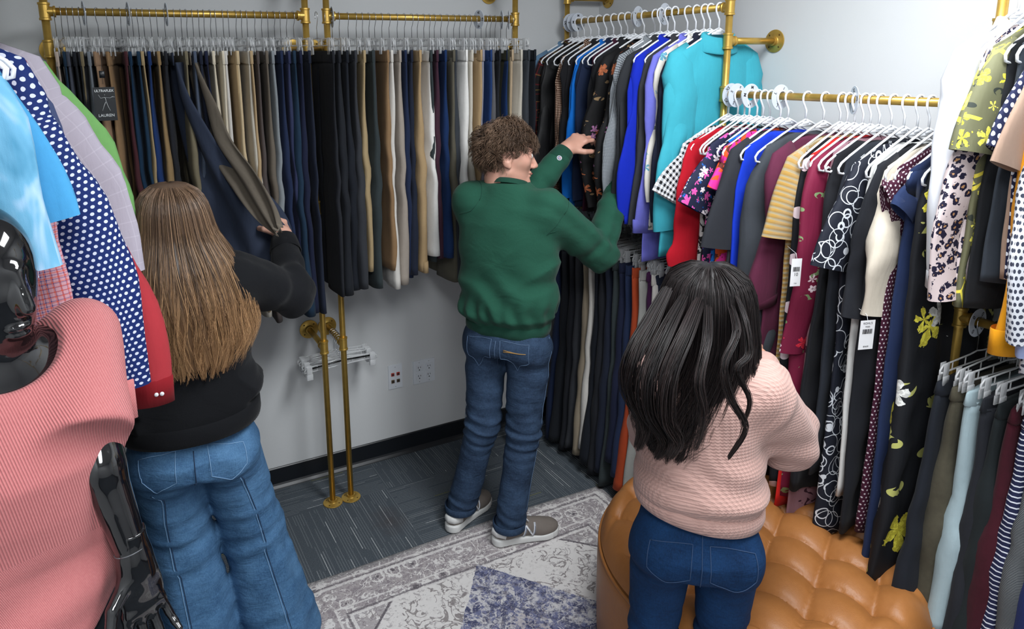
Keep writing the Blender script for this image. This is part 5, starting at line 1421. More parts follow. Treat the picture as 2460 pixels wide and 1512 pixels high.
# ------------------------------------------------------------------ people
def reach(S, u, v, L, far=True):
    """the point seen at (u, v) that lies L metres from S"""
    r = P(u, v, 1)-CAM; o = CAM-S; a = r@r; b = 2*r@o; c = o@o-L*L; D = b*b-4*a*c
    if D < 0: return CAM+r*(-b/(2*a))
    return CAM+r*((-b+(math.sqrt(D) if far else -math.sqrt(D)))/(2*a))
def box_of(*pts, m=.12):
    a = np.array(pts); return a.min(0)-m, a.max(0)+m
def shoe(parent, base, heel, toe, mats, ankle_r=.045, emblem=None, L=.285, lift=0.0):
    heel = A_(*heel); toe = A_(*toe); y = toe-heel; y[2] = 0; y /= np.linalg.norm(y); x = A_(y[1], -y[0], 0); z = A_(0, 0, 1); B = np.array([x, y, z]).T
    s = L/.285; z0 = heel[2]+.002
    loc = lambda p: ((p-heel)@B)/s
    def sole(p):
        q = loc(p); w = np.interp(q[:, 1], [0, .03, .08, .15, .21, .26, .285], [.028, .036, .034, .038, .046, .040, .022])
        yy = np.clip(q[:, 1], .03, .245); d2 = np.hypot(q[:, 0]*1.0, (q[:, 1]-yy)*1.05)-np.where((q[:, 1] > .03) & (q[:, 1] < .245), w, .037)
        top = np.interp(q[:, 1], [0, .1, .2, .285], [.034, .030, .026, .034])
        return smax(smax(d2, -q[:, 2]+.002+.02*np.clip(q[:, 1]-.24, 0, 1), .003), q[:, 2]-top, .006)*s
    def upper(p):
        q = loc(p)
        d = ell(q, (0, .052, .052), (.036, .050, .050))
        d = smin(d, cone(q, (0, .062, .080), (0, .075, .105), .037, .036), .02)
        d = smin(d, cone(q, (0, .09, .066), (0, .19, .044), .040, .036), .02)
        d = smin(d, ell(q, (0, .218, .038), (.043, .060, .032)), .02)
        d = smax(d, .02-q[:, 2], .004)
        return smax(d, -cone(q, (0, .060, .10), (0, .058, .16), .030, .034), .004)*s
    lo, hi = box_of(heel, heel+y*L, heel+A_(0, 0, .12), m=.07)
    lo[2] = -.01; r = []
    V, Q = nets(upper, lo, hi, .004, 2); u = fast_mesh('upper', V-base, Q, mats[0], parent)
    V, Q = nets(sole, lo, hi, .004, 1); fast_mesh('sole', V-base, Q, mats[1], parent)
    W = lambda a, b, c: heel+(x*a+y*b+z*c)*s-base
    m = MB()
    for k in range(5):
        yy = .125+.018*k; zz = .096-.0155*k+.004; m = MB()
        m.tube([W(-.026, yy, zz-.010), W(-.010, yy+.006, zz+.001), W(.010, yy-.002, zz+.001), W(.026, yy+.004, zz-.010)], .0026, 6); m.build('lace', mats[2], parent)
    m = MB(); m.tube([W(0, .12, .10), W(.012, .118, .113), W(.026, .128, .108), W(.03, .14, .095)], .0024, 6); m.tube([W(0, .12, .10), W(-.012, .116, .114), W(-.026, .124, .106)], .0024, 6); m.build('lace_bow', mats[2], parent)
    def band(pts, nm, mt, r=.004):
        m = MB(); m.tube([W(*p_) for p_ in pts], r, 6, flat=1); m.build(nm, mt, parent)
    m = MB(); m.tube([W(-.034, .045, .05), W(-.020, .012, .056), W(0, .003, .058), W(.020, .012, .056), W(.034, .045, .05)], .010, 8, flat=1.6); m.build('heel_counter', mats[1], parent)
    if emblem:
        for sx in (1, -1):
            # the letter stands on the side of the upper
            def surf(yy, zz):
                lo_, hi_ = 0.0, .08
                for _ in range(18):
                    md = (lo_+hi_)/2
                    if upper(np.array([heel+(x*sx*md+y*yy+z*zz)*s]))[0] < 0: lo_ = md
                    else: hi_ = md
                return W(sx*(lo_+.0012), yy, zz)
            for wd, mt, nm in ((.0052, mats[2], 'emblem_outline'), (.0036, emblem, 'emblem')):
                m = MB(); yy0 = .118; hh = .050; zz0 = .030; sl = .010
                off = .0 if nm == 'emblem_outline' else .0012
                def pt(a, b):
                    q_ = surf(yy0+a*.040+b*sl, zz0+b*hh); return q_+x*sx*off
                f_ = 1 if sx > 0 else -1
                for (a0, b0, a1, b1) in ((0, 0, 0, 1), (0, 1, 1, 0), (1, 0, 1, 1)):
                    m.tube([pt(a0+(a1-a0)*t/5, b0+(b1-b0)*t/5) for t in range(6)], wd, 8, flat=.5)
                m.build(nm, mt, parent)
    return u

def seam(parent, base, pts, mat, f=None, r=.0011, name='stitching'):
    """a line of stitches laid on the surface f = 0"""
    out = []
    for p_ in pts:
        p_ = np.array(p_, float)
        if f is not None:
            for _ in range(6):
                g = np.array([(f((p_+e)[None])[0]-f((p_-e)[None])[0])/.004 for e in (A_(.002, 0, 0), A_(0, .002, 0), A_(0, 0, .002))])
                p_ = p_-g*f(p_[None])[0]/(g@g+1e-9)
            p_ = p_+g/np.linalg.norm(g)*.0008
        out.append(p_-base)
    m = MB(); m.tube(out, r, 5); return m.build(name, mat, parent)
def pocket(parent, base, f, c, ax, up, w, h, mat_, n=6):
    """patch pocket outline: stitch lines on the surface f"""
    c = A_(*c); P5 = [(-1, 1), (1, 1), (.96, -.45), (0, -1), (-.96, -.45), (-1, 1)]; pts = []
    for (a0, b0), (a1, b1) in zip(P5[:-1], P5[1:]):
        for t in range(n): pts.append(c+ax*(a0+(a1-a0)*t/n)*w/2+up*(b0+(b1-b0)*t/n)*h/2)
    pts.append(pts[0]); return seam(parent, base, pts, mat_, f)

# ---- the man in the green sweatshirt
def man():
    O = A_(1.350, 2.275, 0); o, R, F = rowsframe(O, (.80, .60)); U = A_(0, 0, 1); base = O
    T = empty('person', tuple(O), 0, 'person with curly brown hair in a green sweatshirt and blue jeans, reaching into the blazers', 'person')
    RS, LSh = O+R*.158+U*1.372, O-R*.150+U*1.380
    RE = reach(RS, 1440, 608, .325, True); RW = onX(1482, 452, 1.86)
    LW = onX(1350, 372, 1.66); LE = (LSh+LW)/2+A_(.02, -.03, -.085)
    RH = O+R*.088+U*.85; LH = O-R*.088+U*.85
    RA = A_(1.305, 2.190, .10); LA = A_(1.185, 2.385, .10)
    RK = onZ(1258, 1030, .49); LK = onZ(1160, 1015, .49)
    # clothes: sweatshirt
    rows = [(.888, 0, 0, .160, .112), (.925, 0, 0, .166, .116), (.955, 0, -.005, .192, .138), (1.0, 0, -.004, .196, .138), (1.10, 0, 0, .190, .126), (1.22, 0, 0, .196, .124), (1.31, 0, .004, .198, .118), (1.375, 0, .004, .170, .098), (1.415, 0, .008, .122, .082), (1.462, 0, .018, .074, .068)]
    fr = [(61, 13, 22, 1.0, .5), (-24, 55, 30, 2.4, .5), (14, -30, 62, 4, .35)]
    nz = A_(.2, .1, 1)
    def sweat(p):
        d = sections(p, (O, R, F), rows, 2.25, .018)
        arm = smin(chain(p, [RS, RE], [.078, .066], .03), cone(p, RE, RW-(RW-RE)*.12, .064, .047), .02)
        arm2 = smin(chain(p, [LSh, LE], [.078, .064], .03), cone(p, LE, LW-(LW-LE)*.10, .062, .046), .02)
        arm += folds(p, RE, RW, .15, .35, 75, .0045, 1)+folds(p, RS, RE, .85, .25, 70, .004, 2)+folds(p, RE, RW, .75, .2, 90, .004, 3)
        arm2 += folds(p, LE, LW, .2, .4, 70, .006, 4)
        d = smin(d, arm, .045); d = smin(d, arm2, .045)
        q = p-O; z = q[:, 2]; x = q@R
        # gathers above the waist rib and drag lines across the back
        ang = np.arctan2(x, q@F)
        d = d-.005*np.exp(-((z-.975)/.045)**2)*np.sin(ang*17+2*np.sin(z*30))-.005*np.exp(-((z-1.05)/.10)**2)*np.sin(z*46+x*28+1.2*np.sin(x*19))
        d = d-.0075*np.exp(-((z-1.17)/.12)**2)*(1-np.abs(np.sin(x*15-z*13+.8*np.sin(z*14))))**1.6*np.clip(x*6+.7, 0, 1)
        d = d-.006*np.exp(-((z-1.03)/.08)**2)*(1-np.abs(np.sin(x*9+z*22+1.0*np.sin(x*17))))**1.6
        d = d+wav(p, fr, .0016)
        rib = np.abs(z-.921) < .002
        neckhole = cone(p, O+F*.03+U*1.42, O+F*.06+U*1.60, .058, .075)
        return smax(d, -neckhole, .006)
    lo, hi = box_of(O+U*.88, O+U*1.45, RS, LSh, RE, RW, LW, O+R*.2+U, O-R*.2+U, m=.09); lo[2] = .86
    V, Q = nets(sweat, lo, hi, .0062, 2)
    G = fleece('green_fleece', (36, 80, 64)); Gd = fleece('green_rib', (30, 68, 55))
    sw = fast_mesh('sweatshirt', V-base, Q, G, T)
    def rib(a, b, r0, r1, name):
        a = A_(*a); b = A_(*b); d_ = (b-a)/np.linalg.norm(b-a); u = np.cross(d_, A_(.1, .2, 1)); u /= np.linalg.norm(u); w = np.cross(d_, u); m = MB(); rings = []; n = 96
        for t, k in ((0, .97), (.06, 1.0), (.5, 1.01), (.94, .98), (1, .93), (.98, .84), (.6, .80)):
            rr = r0+(r1-r0)*t; rings.append([a+(b-a)*t-base+(rr*k+.0009*(i % 2))*(math.cos(2*math.pi*i/n)*u+math.sin(2*math.pi*i/n)*w) for i in range(n)])
        m.loft(rings, True); return m.build(name, Gd, sw)
    rib(RW-(RW-RE)*.18, RW+(RW-RE)*.10, .048, .040, 'cuff'); cf = rib(LW-(LW-LE)*.16, LW+(LW-LE)*.10, .047, .039, 'cuff')
    # waist rib
    m = MB(); rings = []; n = 200
    for z, k in ((.93, 1.0), (.925, 1.03), (.90, 1.035), (.884, 1.02), (.880, .99), (.886, .95)):
        row = []
        for i in range(n):
            a = 2*math.pi*i/n; ca, sa = math.cos(a), math.sin(a); rr = (abs(ca/.160)**2.25+abs(sa/.112)**2.25)**(-1/2.25)+.004
            row.append(R*(ca*rr*k+.0009*(i % 2)*ca)+F*(sa*rr*k+.0009*(i % 2)*sa)+U*(z+.004*math.sin(a*3)))
        rings.append(row)
    m.loft(rings, True); m.build('waist_rib', Gd, sw)
    # neck rib
    m = MB(); rings = []; c = O+F*.026+U*1.452-base; tl = (U+F*.38)/np.linalg.norm(U+F*.38); f2 = np.cross(tl, R)*-1
    for k, h in ((1.10, -.010), (1.06, .002), (.99, .010), (.92, .006), (.90, -.012)):
        rings.append([c+tl*h+R*math.cos(a)*.066*k+f2*math.sin(a)*.066*k for a in [2*math.pi*i/48 for i in range(48)]])
    m.loft(rings, True); m.build('neck_rib', Gd, sw)
    # seams of the sleeve
    for (S_, E_, sgn) in ((RS, RE, 1), (LSh, LE, -1)):
        ax = (E_-S_)/np.linalg.norm(E_-S_); u = np.cross(ax, U); u /= np.linalg.norm(u); w = np.cross(ax, u); cc = S_+ax*.02-R*sgn*.0
        seam(sw, base, [cc+(u*math.cos(a)+w*math.sin(a))*.085 for a in np.linspace(0, 6.283, 28)], Gd, sweat, .0012, 'shoulder_seam')
    # round logo on the left cuff
    ctr = LW-(LW-LE)*.16; d_ = (LW-LE)/np.linalg.norm(LW-LE); tocam = CAM-ctr; tocam -= d_*(tocam@d_); tocam /= np.linalg.norm(tocam); q = ctr+tocam*.0485-base
    m = MB(); m.lathe([(0, .0016), (.0095, .0014), (.0105, 0)], q, tocam, 20); lg = m.build('round_logo', plain('logo_white', (214, 214, 220), .5), sw)
    up_ = np.cross(tocam, np.cross(U, tocam)); up_ /= np.linalg.norm(up_); xr = np.cross(up_, tocam); m = MB()
    m.tube([q+tocam*.0018+(xr*math.cos(a)+up_*math.sin(a))*.006 for a in np.linspace(.7, 5.6, 12)], .0013, 5); m.build('logo_ring', plain('logo_blue', (40, 44, 110), .5), lg)
    m = MB(); m.tube([q+tocam*.0018+xr*(-.002), q+tocam*.0018+xr*.005], .0016, 5); m.build('logo_bar', plain('logo_red', (180, 30, 60), .5), lg)
    # white t-shirt hem
    m = MB(); rings = []
    for z, k in ((.90, 1.02), (.868, 1.03), (.862, 1.01), (.90, .95)):
        rings.append([R*(math.cos(a)*.160*k)+F*(math.sin(a)*.115*k)+U*(z-.006*max(0, -math.cos(a))) for a in [2*math.pi*i/64 for i in range(64)]])
    m.loft(rings, True); m.build('undershirt_hem', plain('white_jersey', (214, 214, 212), .9), T)
    # jeans
    def jeans(p):
        q = p-O; z = q[:, 2]; x = q@R; y = q@F
        d = sections(p, (O, R, F), [(.80, 0, -.01, .158, .118), (.84, 0, -.012, .160, .122), (.90, 0, -.004, .150, .108), (.94, 0, 0, .145, .10)], 2.2, .02)
        for s, H_, K_, An in ((1, RH, RK, RA), (-1, LH, LK, LA)):
            l = smin(cone(p, H_-U*.03, K_, .090, .066), cone(p, K_, An-U*.035, .063, .060), .03)
            l = smin(l, ell(p, H_-F*.035-U*.02, (.082, .085, .085)), .03)
            l += folds(p, K_, An, .06, .24, 150, .0042, 2+s)+folds(p, H_, K_, .86, .2, 120, .003, 5+s)+folds(p, K_, An, .93, .12, 140, .004, 9+s)+folds(p, H_, K_, .3, .2, 60, .0025, 3+s)
            d = smin(d, l, .022)
        d = d+wav(p, fr, .0022)
        for An, K_ in ((RA, RK), (LA, LK)):
            pass
        return smax(d, .078-z, .003)
    lo, hi = box_of(O+U*.05, O+U*.94, RA, LA, RK, LK, O+R*.17, O-R*.17, m=.10); lo[2] = .03
    V, Q = nets(jeans, lo, hi, .0062, 2)
    DN = denim('blue_denim', (16, 25, 42), (58, 78, 104), .62)
    jn = fast_mesh('jeans', V-base, Q, DN, T)
    ST = plain('gold_thread', (170, 130, 70), .7); STd = plain('denim_edge', (88, 112, 142), .8)
    pocket(jn, base, jeans, O+R*.082-F*.135+U*.815, R, U, .125, .135, STd); pocket(jn, base, jeans, O-R*.082-F*.135+U*.815, R, U, .125, .135, STd)
    for dz in (0, .008): seam(jn, base, [O+R*(.035+.095*t)-F*.135+U*(.838+dz*(1-t)) for t in np.linspace(0, 1, 8)], ST, jeans, .0013)
    seam(jn, base, [O-F*.14+U*z for z in np.linspace(.88, .72, 9)], STd, jeans)
    for H_, K_, An, s in ((RH, RK, RA, 1), (LH, LK, LA, -1)):
        seam(jn, base, [H_+R*s*.10+U*.03]+[H_*(1-t)+K_*t+R*s*.09 for t in np.linspace(.1, 1, 8)]+[K_*(1-t)+An*t+R*s*.075 for t in np.linspace(.1, .9, 7)], STd, jeans)
        m = MB(); rings = []; c = An+U*(-.018)-base
        for z, k in ((.022, 1.0), (.02, 1.06), (-.004, 1.07), (-.008, 1.0), (.0, .92)):
            rings.append([c+U*z+A_(math.cos(a), math.sin(a), 0)*.0625*k for a in [2*math.pi*i/40 for i in range(40)]])
        m.loft(rings, True); m.build('hem', DN, jn)
    # shoes
    GR = fabric((112, 104, 98), .8, name='grey_suede'); SO = plain('white_rubber', (206, 206, 204), .5); LC = plain('white_lace', (214, 216, 220), .8); EM = plain('emblem_silver', (128, 136, 156), .4, .2)
    for nm, h_, t_ in (('right', (1.238, 2.203, .010), (1.50, 2.150)), ('left', (1.118, 2.360, .002), (1.36, 2.475))):
        t = empty('sneaker', (0, 0, 0)); t.parent = T
        shoe(t, base, h_, (*t_, 0), (GR, SO, LC), emblem=EM)
    # head, hands and the body inside the clothes
    hc = O+F*.052+U*1.556+A_(-.022, .012, 0); hF = A_(.93, -.40, -.06); hF /= np.linalg.norm(hF); hR = np.cross(hF, U); hR /= np.linalg.norm(hR); hU = np.cross(hR, hF)
    hd = head_sdf((hc, hR, hF, hU)); lo, hi = hc-.15, hc+.15; lo[2] = hc[2]-.22
    sk = skin('fair_skin', (206, 160, 140))
    neck = lambda p: smin(hd(p), cone(p, O+F*.02+U*1.40, hc-hU*.08-hF*.02, .066, .054), .02)
    parts = [(*nets(neck, lo, hi, .0032, 1), 0)]
    hw = (LW-LE)/np.linalg.norm(LW-LE); tip = onX(1402, 328, 1.775); dirL = tip-(LW+hw*.02); dirL /= np.linalg.norm(dirL)
    back = A_(-.55, -.45, .72)
    f, a, b_, bonesL, frL = hand_sdf(LW+hw*.03, dirL, back, 1, (.50, .55, .60, .62), .13, (.35, .45), 1.0)
    fw = lambda p: smin(f(p), cone(p, LW-hw*.09, LW+hw*.035, .031, .027), .02)
    parts.append((*nets(fw, np.minimum(a, LW-.05), np.maximum(b_, LW+.05), .0026, 1), 0))
    hw2 = (RW-RE)/np.linalg.norm(RW-RE); dirR = hw2*.5+A_(.35, .45, .1)
    f2_, a2, b2, bonesR, frR = hand_sdf(RW+hw2*.03, dirR, A_(.3, -.9, .3), -1, (.4, .45, .5, .5), .12, (.35, .4), 1.0)
    fw2 = lambda p: smin(f2_(p), cone(p, RW-hw2*.09, RW+hw2*.035, .031, .027), .02)
    parts.append((*nets(fw2, np.minimum(a2, RW-.05), np.maximum(b2, RW+.05), .0030, 1), 0))
    def inner(p):
        d = sections(p, (O, R, F), [(.82, 0, 0, .13, .085), (1.1, 0, 0, .14, .085), (1.3, 0, 0, .16, .085), (1.38, 0, 0, .13, .07), (1.42, 0, 0, .06, .05)], 2, .02)
        for pts in ((RS, RE, RW-hw2*.04), (LSh, LE, LW-hw*.04)): d = smin(d, chain(p, pts, [.045, .036, .026], .01), .02)
        for pts in ((RH, RK, RA), (LH, LK, LA)): d = smin(d, chain(p, pts, [.065, .045, .034], .01), .02)
        return d
    lo, hi = box_of(O+U*.1, O+U*1.42, RS, LSh, RE, RW, LW, RK, LK, RA, LA, m=.08)
    parts.append((*nets(inner, lo, hi, .012, 0), 0))
    V, Q, mi = join_nets(parts); body = fast_mesh('body', V-base, Q, sk, T)
    nails(bonesL, frL, plain('nail', (222, 178, 164), .3), body, base)
    BR = plain('brow_hair', (72, 52, 40), .7)
    W = lambda a, b, c: hc+hR*a+hF*b+hU*c-base
    for s in (1, -1):
        m = MB(); m.tube([W(s*.014, .098, .022), W(s*.028, .096, .028), W(s*.044, .082, .024)], [.0035, .004, .0015], 6, flat=.6); m.build('eyebrow', BR, body)
        m = MB(); m.lathe([(0, .0118), (.006, .0102), (.0102, .006), (.0118, 0)], W(s*.031, .0838, .004), tuple(hF), 16); m.build('eyeball', plain('eye_white', (220, 216, 210), .2), body)
        m = MB(); m.lathe([(0, .0004), (.0055, .0002)], W(s*.031, .0838+.0120, .0035), tuple(hF), 14); m.build('iris', plain('iris_brown', (60, 42, 30), .2), body)
    m = MB(); m.tube([W(-.020, .0925, -.0675), W(0, .100, -.0672), W(.020, .0925, -.0675)], [.001, .0042, .001], 6, flat=.8); m.build('lips', plain('lip', (176, 104, 96), .5), body)
    # hair: cap and curls
    g = np.random.default_rng(5)
    def cap(p):
        q = (p-hc)@np.array([hR, hF, hU]).T
        d = ell(q, (0, -.020, .040), (.082, .100, .088))
        d = d-.006*np.sin(q[:, 0]*90+2*np.sin(q[:, 2]*60))*np.sin(q[:, 1]*80+q[:, 2]*70)
        cut = np.maximum(q[:, 1]-.052-.5*np.clip(q[:, 2]-.02, -.02, .2)*1.0, 0)
        # face opening, ear opening, nape
        face = smax(q[:, 2]-.052, .040-q[:, 1], .02)
        keep = smax(-(q[:, 2]+.052-.0*q[:, 1]), (q[:, 1]-.040)-3.0*np.clip(q[:, 2]-.035, 0, 1), .01)
        low = np.where(q[:, 1] > -.030, .022-q[:, 2], -.095-q[:, 2])
        return smax(smax(d, low, .012), (q[:, 1]-.045)-4*np.clip(q[:, 2]-.040, 0, 1), .012)
    V, Q = nets(cap, hc-.16, hc+.17, .004, 1)
    HM = hair_mat('brown_hair', (44, 32, 27), (134, 108, 88), rough=.45, spec=.35)
    hr = fast_mesh('hair', V-base, Q, HM, T, uv=np.stack([np.full(len(V), .1), np.zeros(len(V))], 1))
    N = 3400; K = 13; roots = V[g.integers(0, len(V), N)]
    nrm = (roots-(hc+hU*.03)); nrm /= np.linalg.norm(nrm, axis=1, keepdims=True)
    ql = (roots-hc)@np.array([hR, hF, hU]).T
    crown = hc+hU*.10-hF*.04; tang = roots-crown; tang -= nrm*(tang*nrm).sum(1, keepdims=True); tang /= np.linalg.norm(tang, axis=1, keepdims=True)+1e-6
    cl = np.floor(ql/.026).astype(int); hs = (np.abs(cl@np.array([73, 179, 283])) % 97)/97.0
    side = np.cross(nrm, tang); L = (.050+.02*g.random(N))*np.where((ql[:, 1] > -.045) & (ql[:, 2] < .06), .40, 1.0); t = np.linspace(0, 1, K)
    ph = hs*6.28+g.normal(0, .16, N); rad = .010+.005*hs
    a = ph[:, None]+t[None]*(5.2+2*hs[:, None])
    paths = roots[:, None]-nrm[:, None]*.004+tang[:, None]*(t[None, :, None]*L[:, None, None])+nrm[:, None]*((.010+rad[:, None]*np.sin(a))*np.sin(t*3.14*.6+.2)[None])[..., None]*1.0+side[:, None]*((rad[:, None]*np.cos(a)+(hs[:, None]-.5)*.03*t))[..., None]
    strands('curls', paths, .0011, HM, hr, base, g, .4, uvx=np.clip(hs*.6+.4*g.random(N), 0, 1))
man()
def merge_fold(z, z0, w): return np.exp(-((z-z0)/w)**2)
def back_hair_paths(N, K, g, c, R, F, U, env, wave, clumps, spread=2.0, layer=(.78, 1.0), lean=None):
    """strands that start on the crown and fall over an envelope: env(t) -> (z, half width, half depth, cx, cy)"""
    t = np.linspace(0, 1, K)
    cid = g.integers(0, clumps, N); cphi = np.linspace(-spread, spread, clumps)+g.normal(0, .05, clumps)
    phi0 = cphi[cid]; dphi = g.normal(0, spread/clumps*.9, N)
    lay = layer[0]+(layer[1]-layer[0])*np.sqrt(g.random(N))
    z, a, b, cx, cy = env(t)
    ln = 1-.10*g.random(N)**2-.06*(g.random(clumps)[cid])
    tt = t[None]*ln[:, None]
    zz = np.interp(tt, t, z); aa = np.interp(tt, t, a)*lay[:, None]; bb = np.interp(tt, t, b)*lay[:, None]; cxx = np.interp(tt, t, cx); cyy = np.interp(tt, t, cy)
    ph = phi0[:, None]+dphi[:, None]*(1-.55*tt**1.5)
    wph = g.random(clumps)[cid][:, None]*6.28+g.normal(0, .25, (N, 1))
    wa = wave*np.clip(tt-.25, 0, 1)
    ph = ph+wa*np.sin(tt*13+wph)*.9
    rad = 1+wa*.6*np.sin(tt*15+wph*1.7)
    x = aa*np.sin(ph)*rad+cxx; y = -bb*np.cos(ph)*rad+cyy
    zz = zz+.006*np.sin(tt*10+wph)*wave*4
    return c+x[..., None]*R+y[..., None]*F+(zz-c[2])[..., None]*U*1.0+0*U

# ---- the woman in the black sweatshirt
def woman_black():
    O = A_(.158, 2.105, 0); o, R, F = rowsframe(O, (.10, 1.0)); U = A_(0, 0, 1); base = O
    T = empty('person', tuple(O), 0, 'person with long light brown hair in a black sweatshirt, pulling at a trouser leg', 'person')
    RS, LSh = O+R*.150+U*1.300, O-R*.138+U*1.300
    RE = reach(RS, 700, 705, .245, True); RW = reach(RE, 684, 590, .20, True)
    LE = LSh+A_(-.022, .06, -.27); LW = LE+A_(.06, .20, -.03)
    RH = O+R*.085+U*.80; LH = O-R*.085+U*.80
    RA = A_(.375, 2.12, .10); LA = A_(.130, 2.09, .10)
    RK = RH*.5+RA*.5+A_(0, .03, -.0); LK = LH*.5+LA*.5+A_(0, .03, -.0)
    rows = [(.885, 0, 0, .188, .165), (.92, 0, 0, .194, .178), (.955, 0, 0, .202, .184), (.985, 0, 0, .204, .168), (1.04, 0, 0, .188, .148), (1.12, 0, 0, .184, .140), (1.22, 0, 0, .192, .135), (1.29, 0, .0, .184, .118), (1.335, 0, .004, .140, .090), (1.375, 0, .012, .070, .064)]
    fr = [(57, 15, 25, 0.0, .5), (-28, 50, 33, 2.0, .5)]
    def sweat(p):
        d = sections(p, (O, R, F), rows, 2.2, .02)
        arm = smin(chain(p, [RS, RE], [.074, .070], .03), cone(p, RE, RW-(RW-RE)*.08, .068, .046), .03)
        arm2 = smin(chain(p, [LSh, LE], [.074, .070], .03), cone(p, LE, LW, .068, .045), .03)
        arm += folds(p, RE, RW, .2, .4, 60, .006, 1)+folds(p, RS, RE, .8, .3, 55, .006, 2)
        arm2 += folds(p, LSh, LE, .8, .3, 55, .006, 4)
        d = smin(smin(d, arm, .045), arm2, .045)
        q = p-O; z = q[:, 2]; x = q@R; an = np.arctan2(x, q@F)
        # the sweatshirt rolls over itself above the waist
        d = d-.010*merge_fold(z, .992+.015*np.sin(an*2+1), .020)+.012*merge_fold(z, .952+.012*np.sin(an*2+1), .012)
        d = d-.006*merge_fold(z, 1.03+.02*np.sin(an*2), .018)*np.sin(an*3+2)
        d = d-.003*np.exp(-((z-1.1)/.12)**2)*np.sin(z*40-x*30+np.sin(x*16))
        d = d+wav(p, fr, .002)
        return smax(d, -cone(p, O+F*.03+U*1.36, O+F*.06+U*1.5, .054, .07), .006)
    lo, hi = box_of(O+U*.88, O+U*1.37, RS, LSh, RE, RW, LE, LW, O+R*.2+U, O-R*.2+U, m=.11); lo[2] = .86
    V, Q = nets(sweat, lo, hi, .0065, 2)
    BK = fleece('black_fleece', (24, 25, 28)); BR = fleece('black_rib', (20, 21, 24))
    sw = fast_mesh('sweatshirt', V-base, Q, BK, T)
    def tube_rib(a, b, r0, r1, name, n=96):
        d_ = (b-a)/np.linalg.norm(b-a); u = np.cross(d_, A_(.1, .2, 1)); u /= np.linalg.norm(u); w = np.cross(d_, u); m = MB(); rings = []
        for t, k in ((0, .97), (.06, 1.0), (.5, 1.01), (.94, .98), (1, .93), (.98, .84), (.6, .80)):
            rr = r0+(r1-r0)*t; rings.append([a+(b-a)*t-base+(rr*k+.0009*(i % 2))*(math.cos(2*math.pi*i/n)*u+math.sin(2*math.pi*i/n)*w) for i in range(n)])
        m.loft(rings, True); return m.build(name, BR, sw)
    tube_rib(RW-(RW-RE)*.16, RW+(RW-RE)*.16, .052, .042, 'cuff'); tube_rib(LW-(LW-LE)*.1, LW+(LW-LE)*.14, .047, .040, 'cuff')
    m = MB(); rings = []; n = 200
    for z, k in ((.93, .99), (.923, 1.03), (.89, 1.035), (.876, 1.02), (.872, .98), (.878, .95)):
        row = []
        for i in range(n):
            a = 2*math.pi*i/n; ca, sa = math.cos(a), math.sin(a); rr = (abs(ca/.190)**2.2+abs(sa/.166)**2.2)**(-1/2.2)+.003
            row.append(R*(ca*rr*k+.0008*(i % 2)*ca)+F*(sa*rr*k+.0008*(i % 2)*sa)+U*(z+.006*math.cos(a)))
        rings.append(row)
    m.loft(rings, True); m.build('waist_rib', BR, sw)
    def jeans(p):
        q = p-O; z = q[:, 2]; x = q@R; y = q@F
        d = sections(p, (O, R, F), [(.74, 0, -.015, .176, .142), (.80, 0, -.02, .182, .148), (.86, 0, -.006, .168, .128), (.915, 0, 0, .150, .110)], 2.15, .02)
        for s, H_, K_, An in ((1, RH, RK, RA), (-1, LH, LK, LA)):
            l = smin(cone(p, H_-U*.03, K_, .108, .096, ((R[0], R[1], 0), .95)), cone(p, K_, An-U*.075, .096, .128), .03)
            l = smin(l, ell(p, H_-F*.048-U*.028, (.092, .098, .088)), .03)
            l += folds(p, K_, An, .1, .3, 70, .0028, 2+s)+folds(p, H_, K_, .75, .25, 85, .003, 5+s)+folds(p, K_, An, .8, .3, 60, .003, 9+s)+folds(p, H_, K_, .12, .12, 90, .003, 3+s)
            th = np.arctan2((p-An)[:, 1], (p-An)[:, 0]); l += -.007*np.clip((.55-z)/.5, 0, 1)*np.sin(th*5+z*6+s)
            d = smin(d, l, .016)
        d = smax(d, -cone(p, O-F*.16+U*.735, O-F*.17+U*.60, .004, .01), .03)
        return smax(d+wav(p, fr, .0022), .012-z, .004)
    lo, hi = box_of(O+U*.02, O+U*.92, RA, LA, RK, LK, O+R*.18, O-R*.18, m=.15); lo[2] = .0
    V, Q = nets(jeans, lo, hi, .0065, 2)
    DN = denim('light_denim', (34, 66, 102), (88, 128, 166), .6); jn = fast_mesh('jeans', V-base, Q, DN, T)
    ED = plain('denim_thread', (120, 156, 192), .8); DD = plain('denim_seam', (30, 52, 82), .8)
    seam(jn, base, [O-F*.17+U*z for z in np.linspace(.86, .70, 9)], DD, jeans, .0016)
    pocket(jn, base, jeans, O+R*.105-F*.17+U*.80, R, U, .13, .14, ED); pocket(jn, base, jeans, O-R*.115-F*.17+U*.80, R, U, .13, .14, ED)
    for s, H_, K_, An in ((1, RH, RK, RA), (-1, LH, LK, LA)):
        for o_, mt in ((0, ED), (.006, DD)):
            seam(jn, base, [H_+R*s*(.035+o_)-F*.12-U*.08]+[H_*(1-t)+K_*t-F*.10+R*(s*.03*math.sin(t*2)+o_) for t in np.linspace(.25, 1, 9)]+[K_*(1-t)+An*t-F*.10+R*(s*.02+o_) for t in np.linspace(.1, .95, 9)], mt, jeans, .0013)
    LT = fabric((186, 178, 170), .6, name='pale_leather'); SO = plain('dark_rubber', (40, 38, 38), .5); LC = plain('pale_lace', (200, 198, 194), .8)
    for h_, t_ in (((.360, 2.04, .002), (.44, 2.27)), ((.115, 2.00, .002), (.125, 2.26))):
        t = empty('shoe'); t.parent = T; shoe(t, base, h_, (*t_, 0), (LT, SO, LC), L=.26)
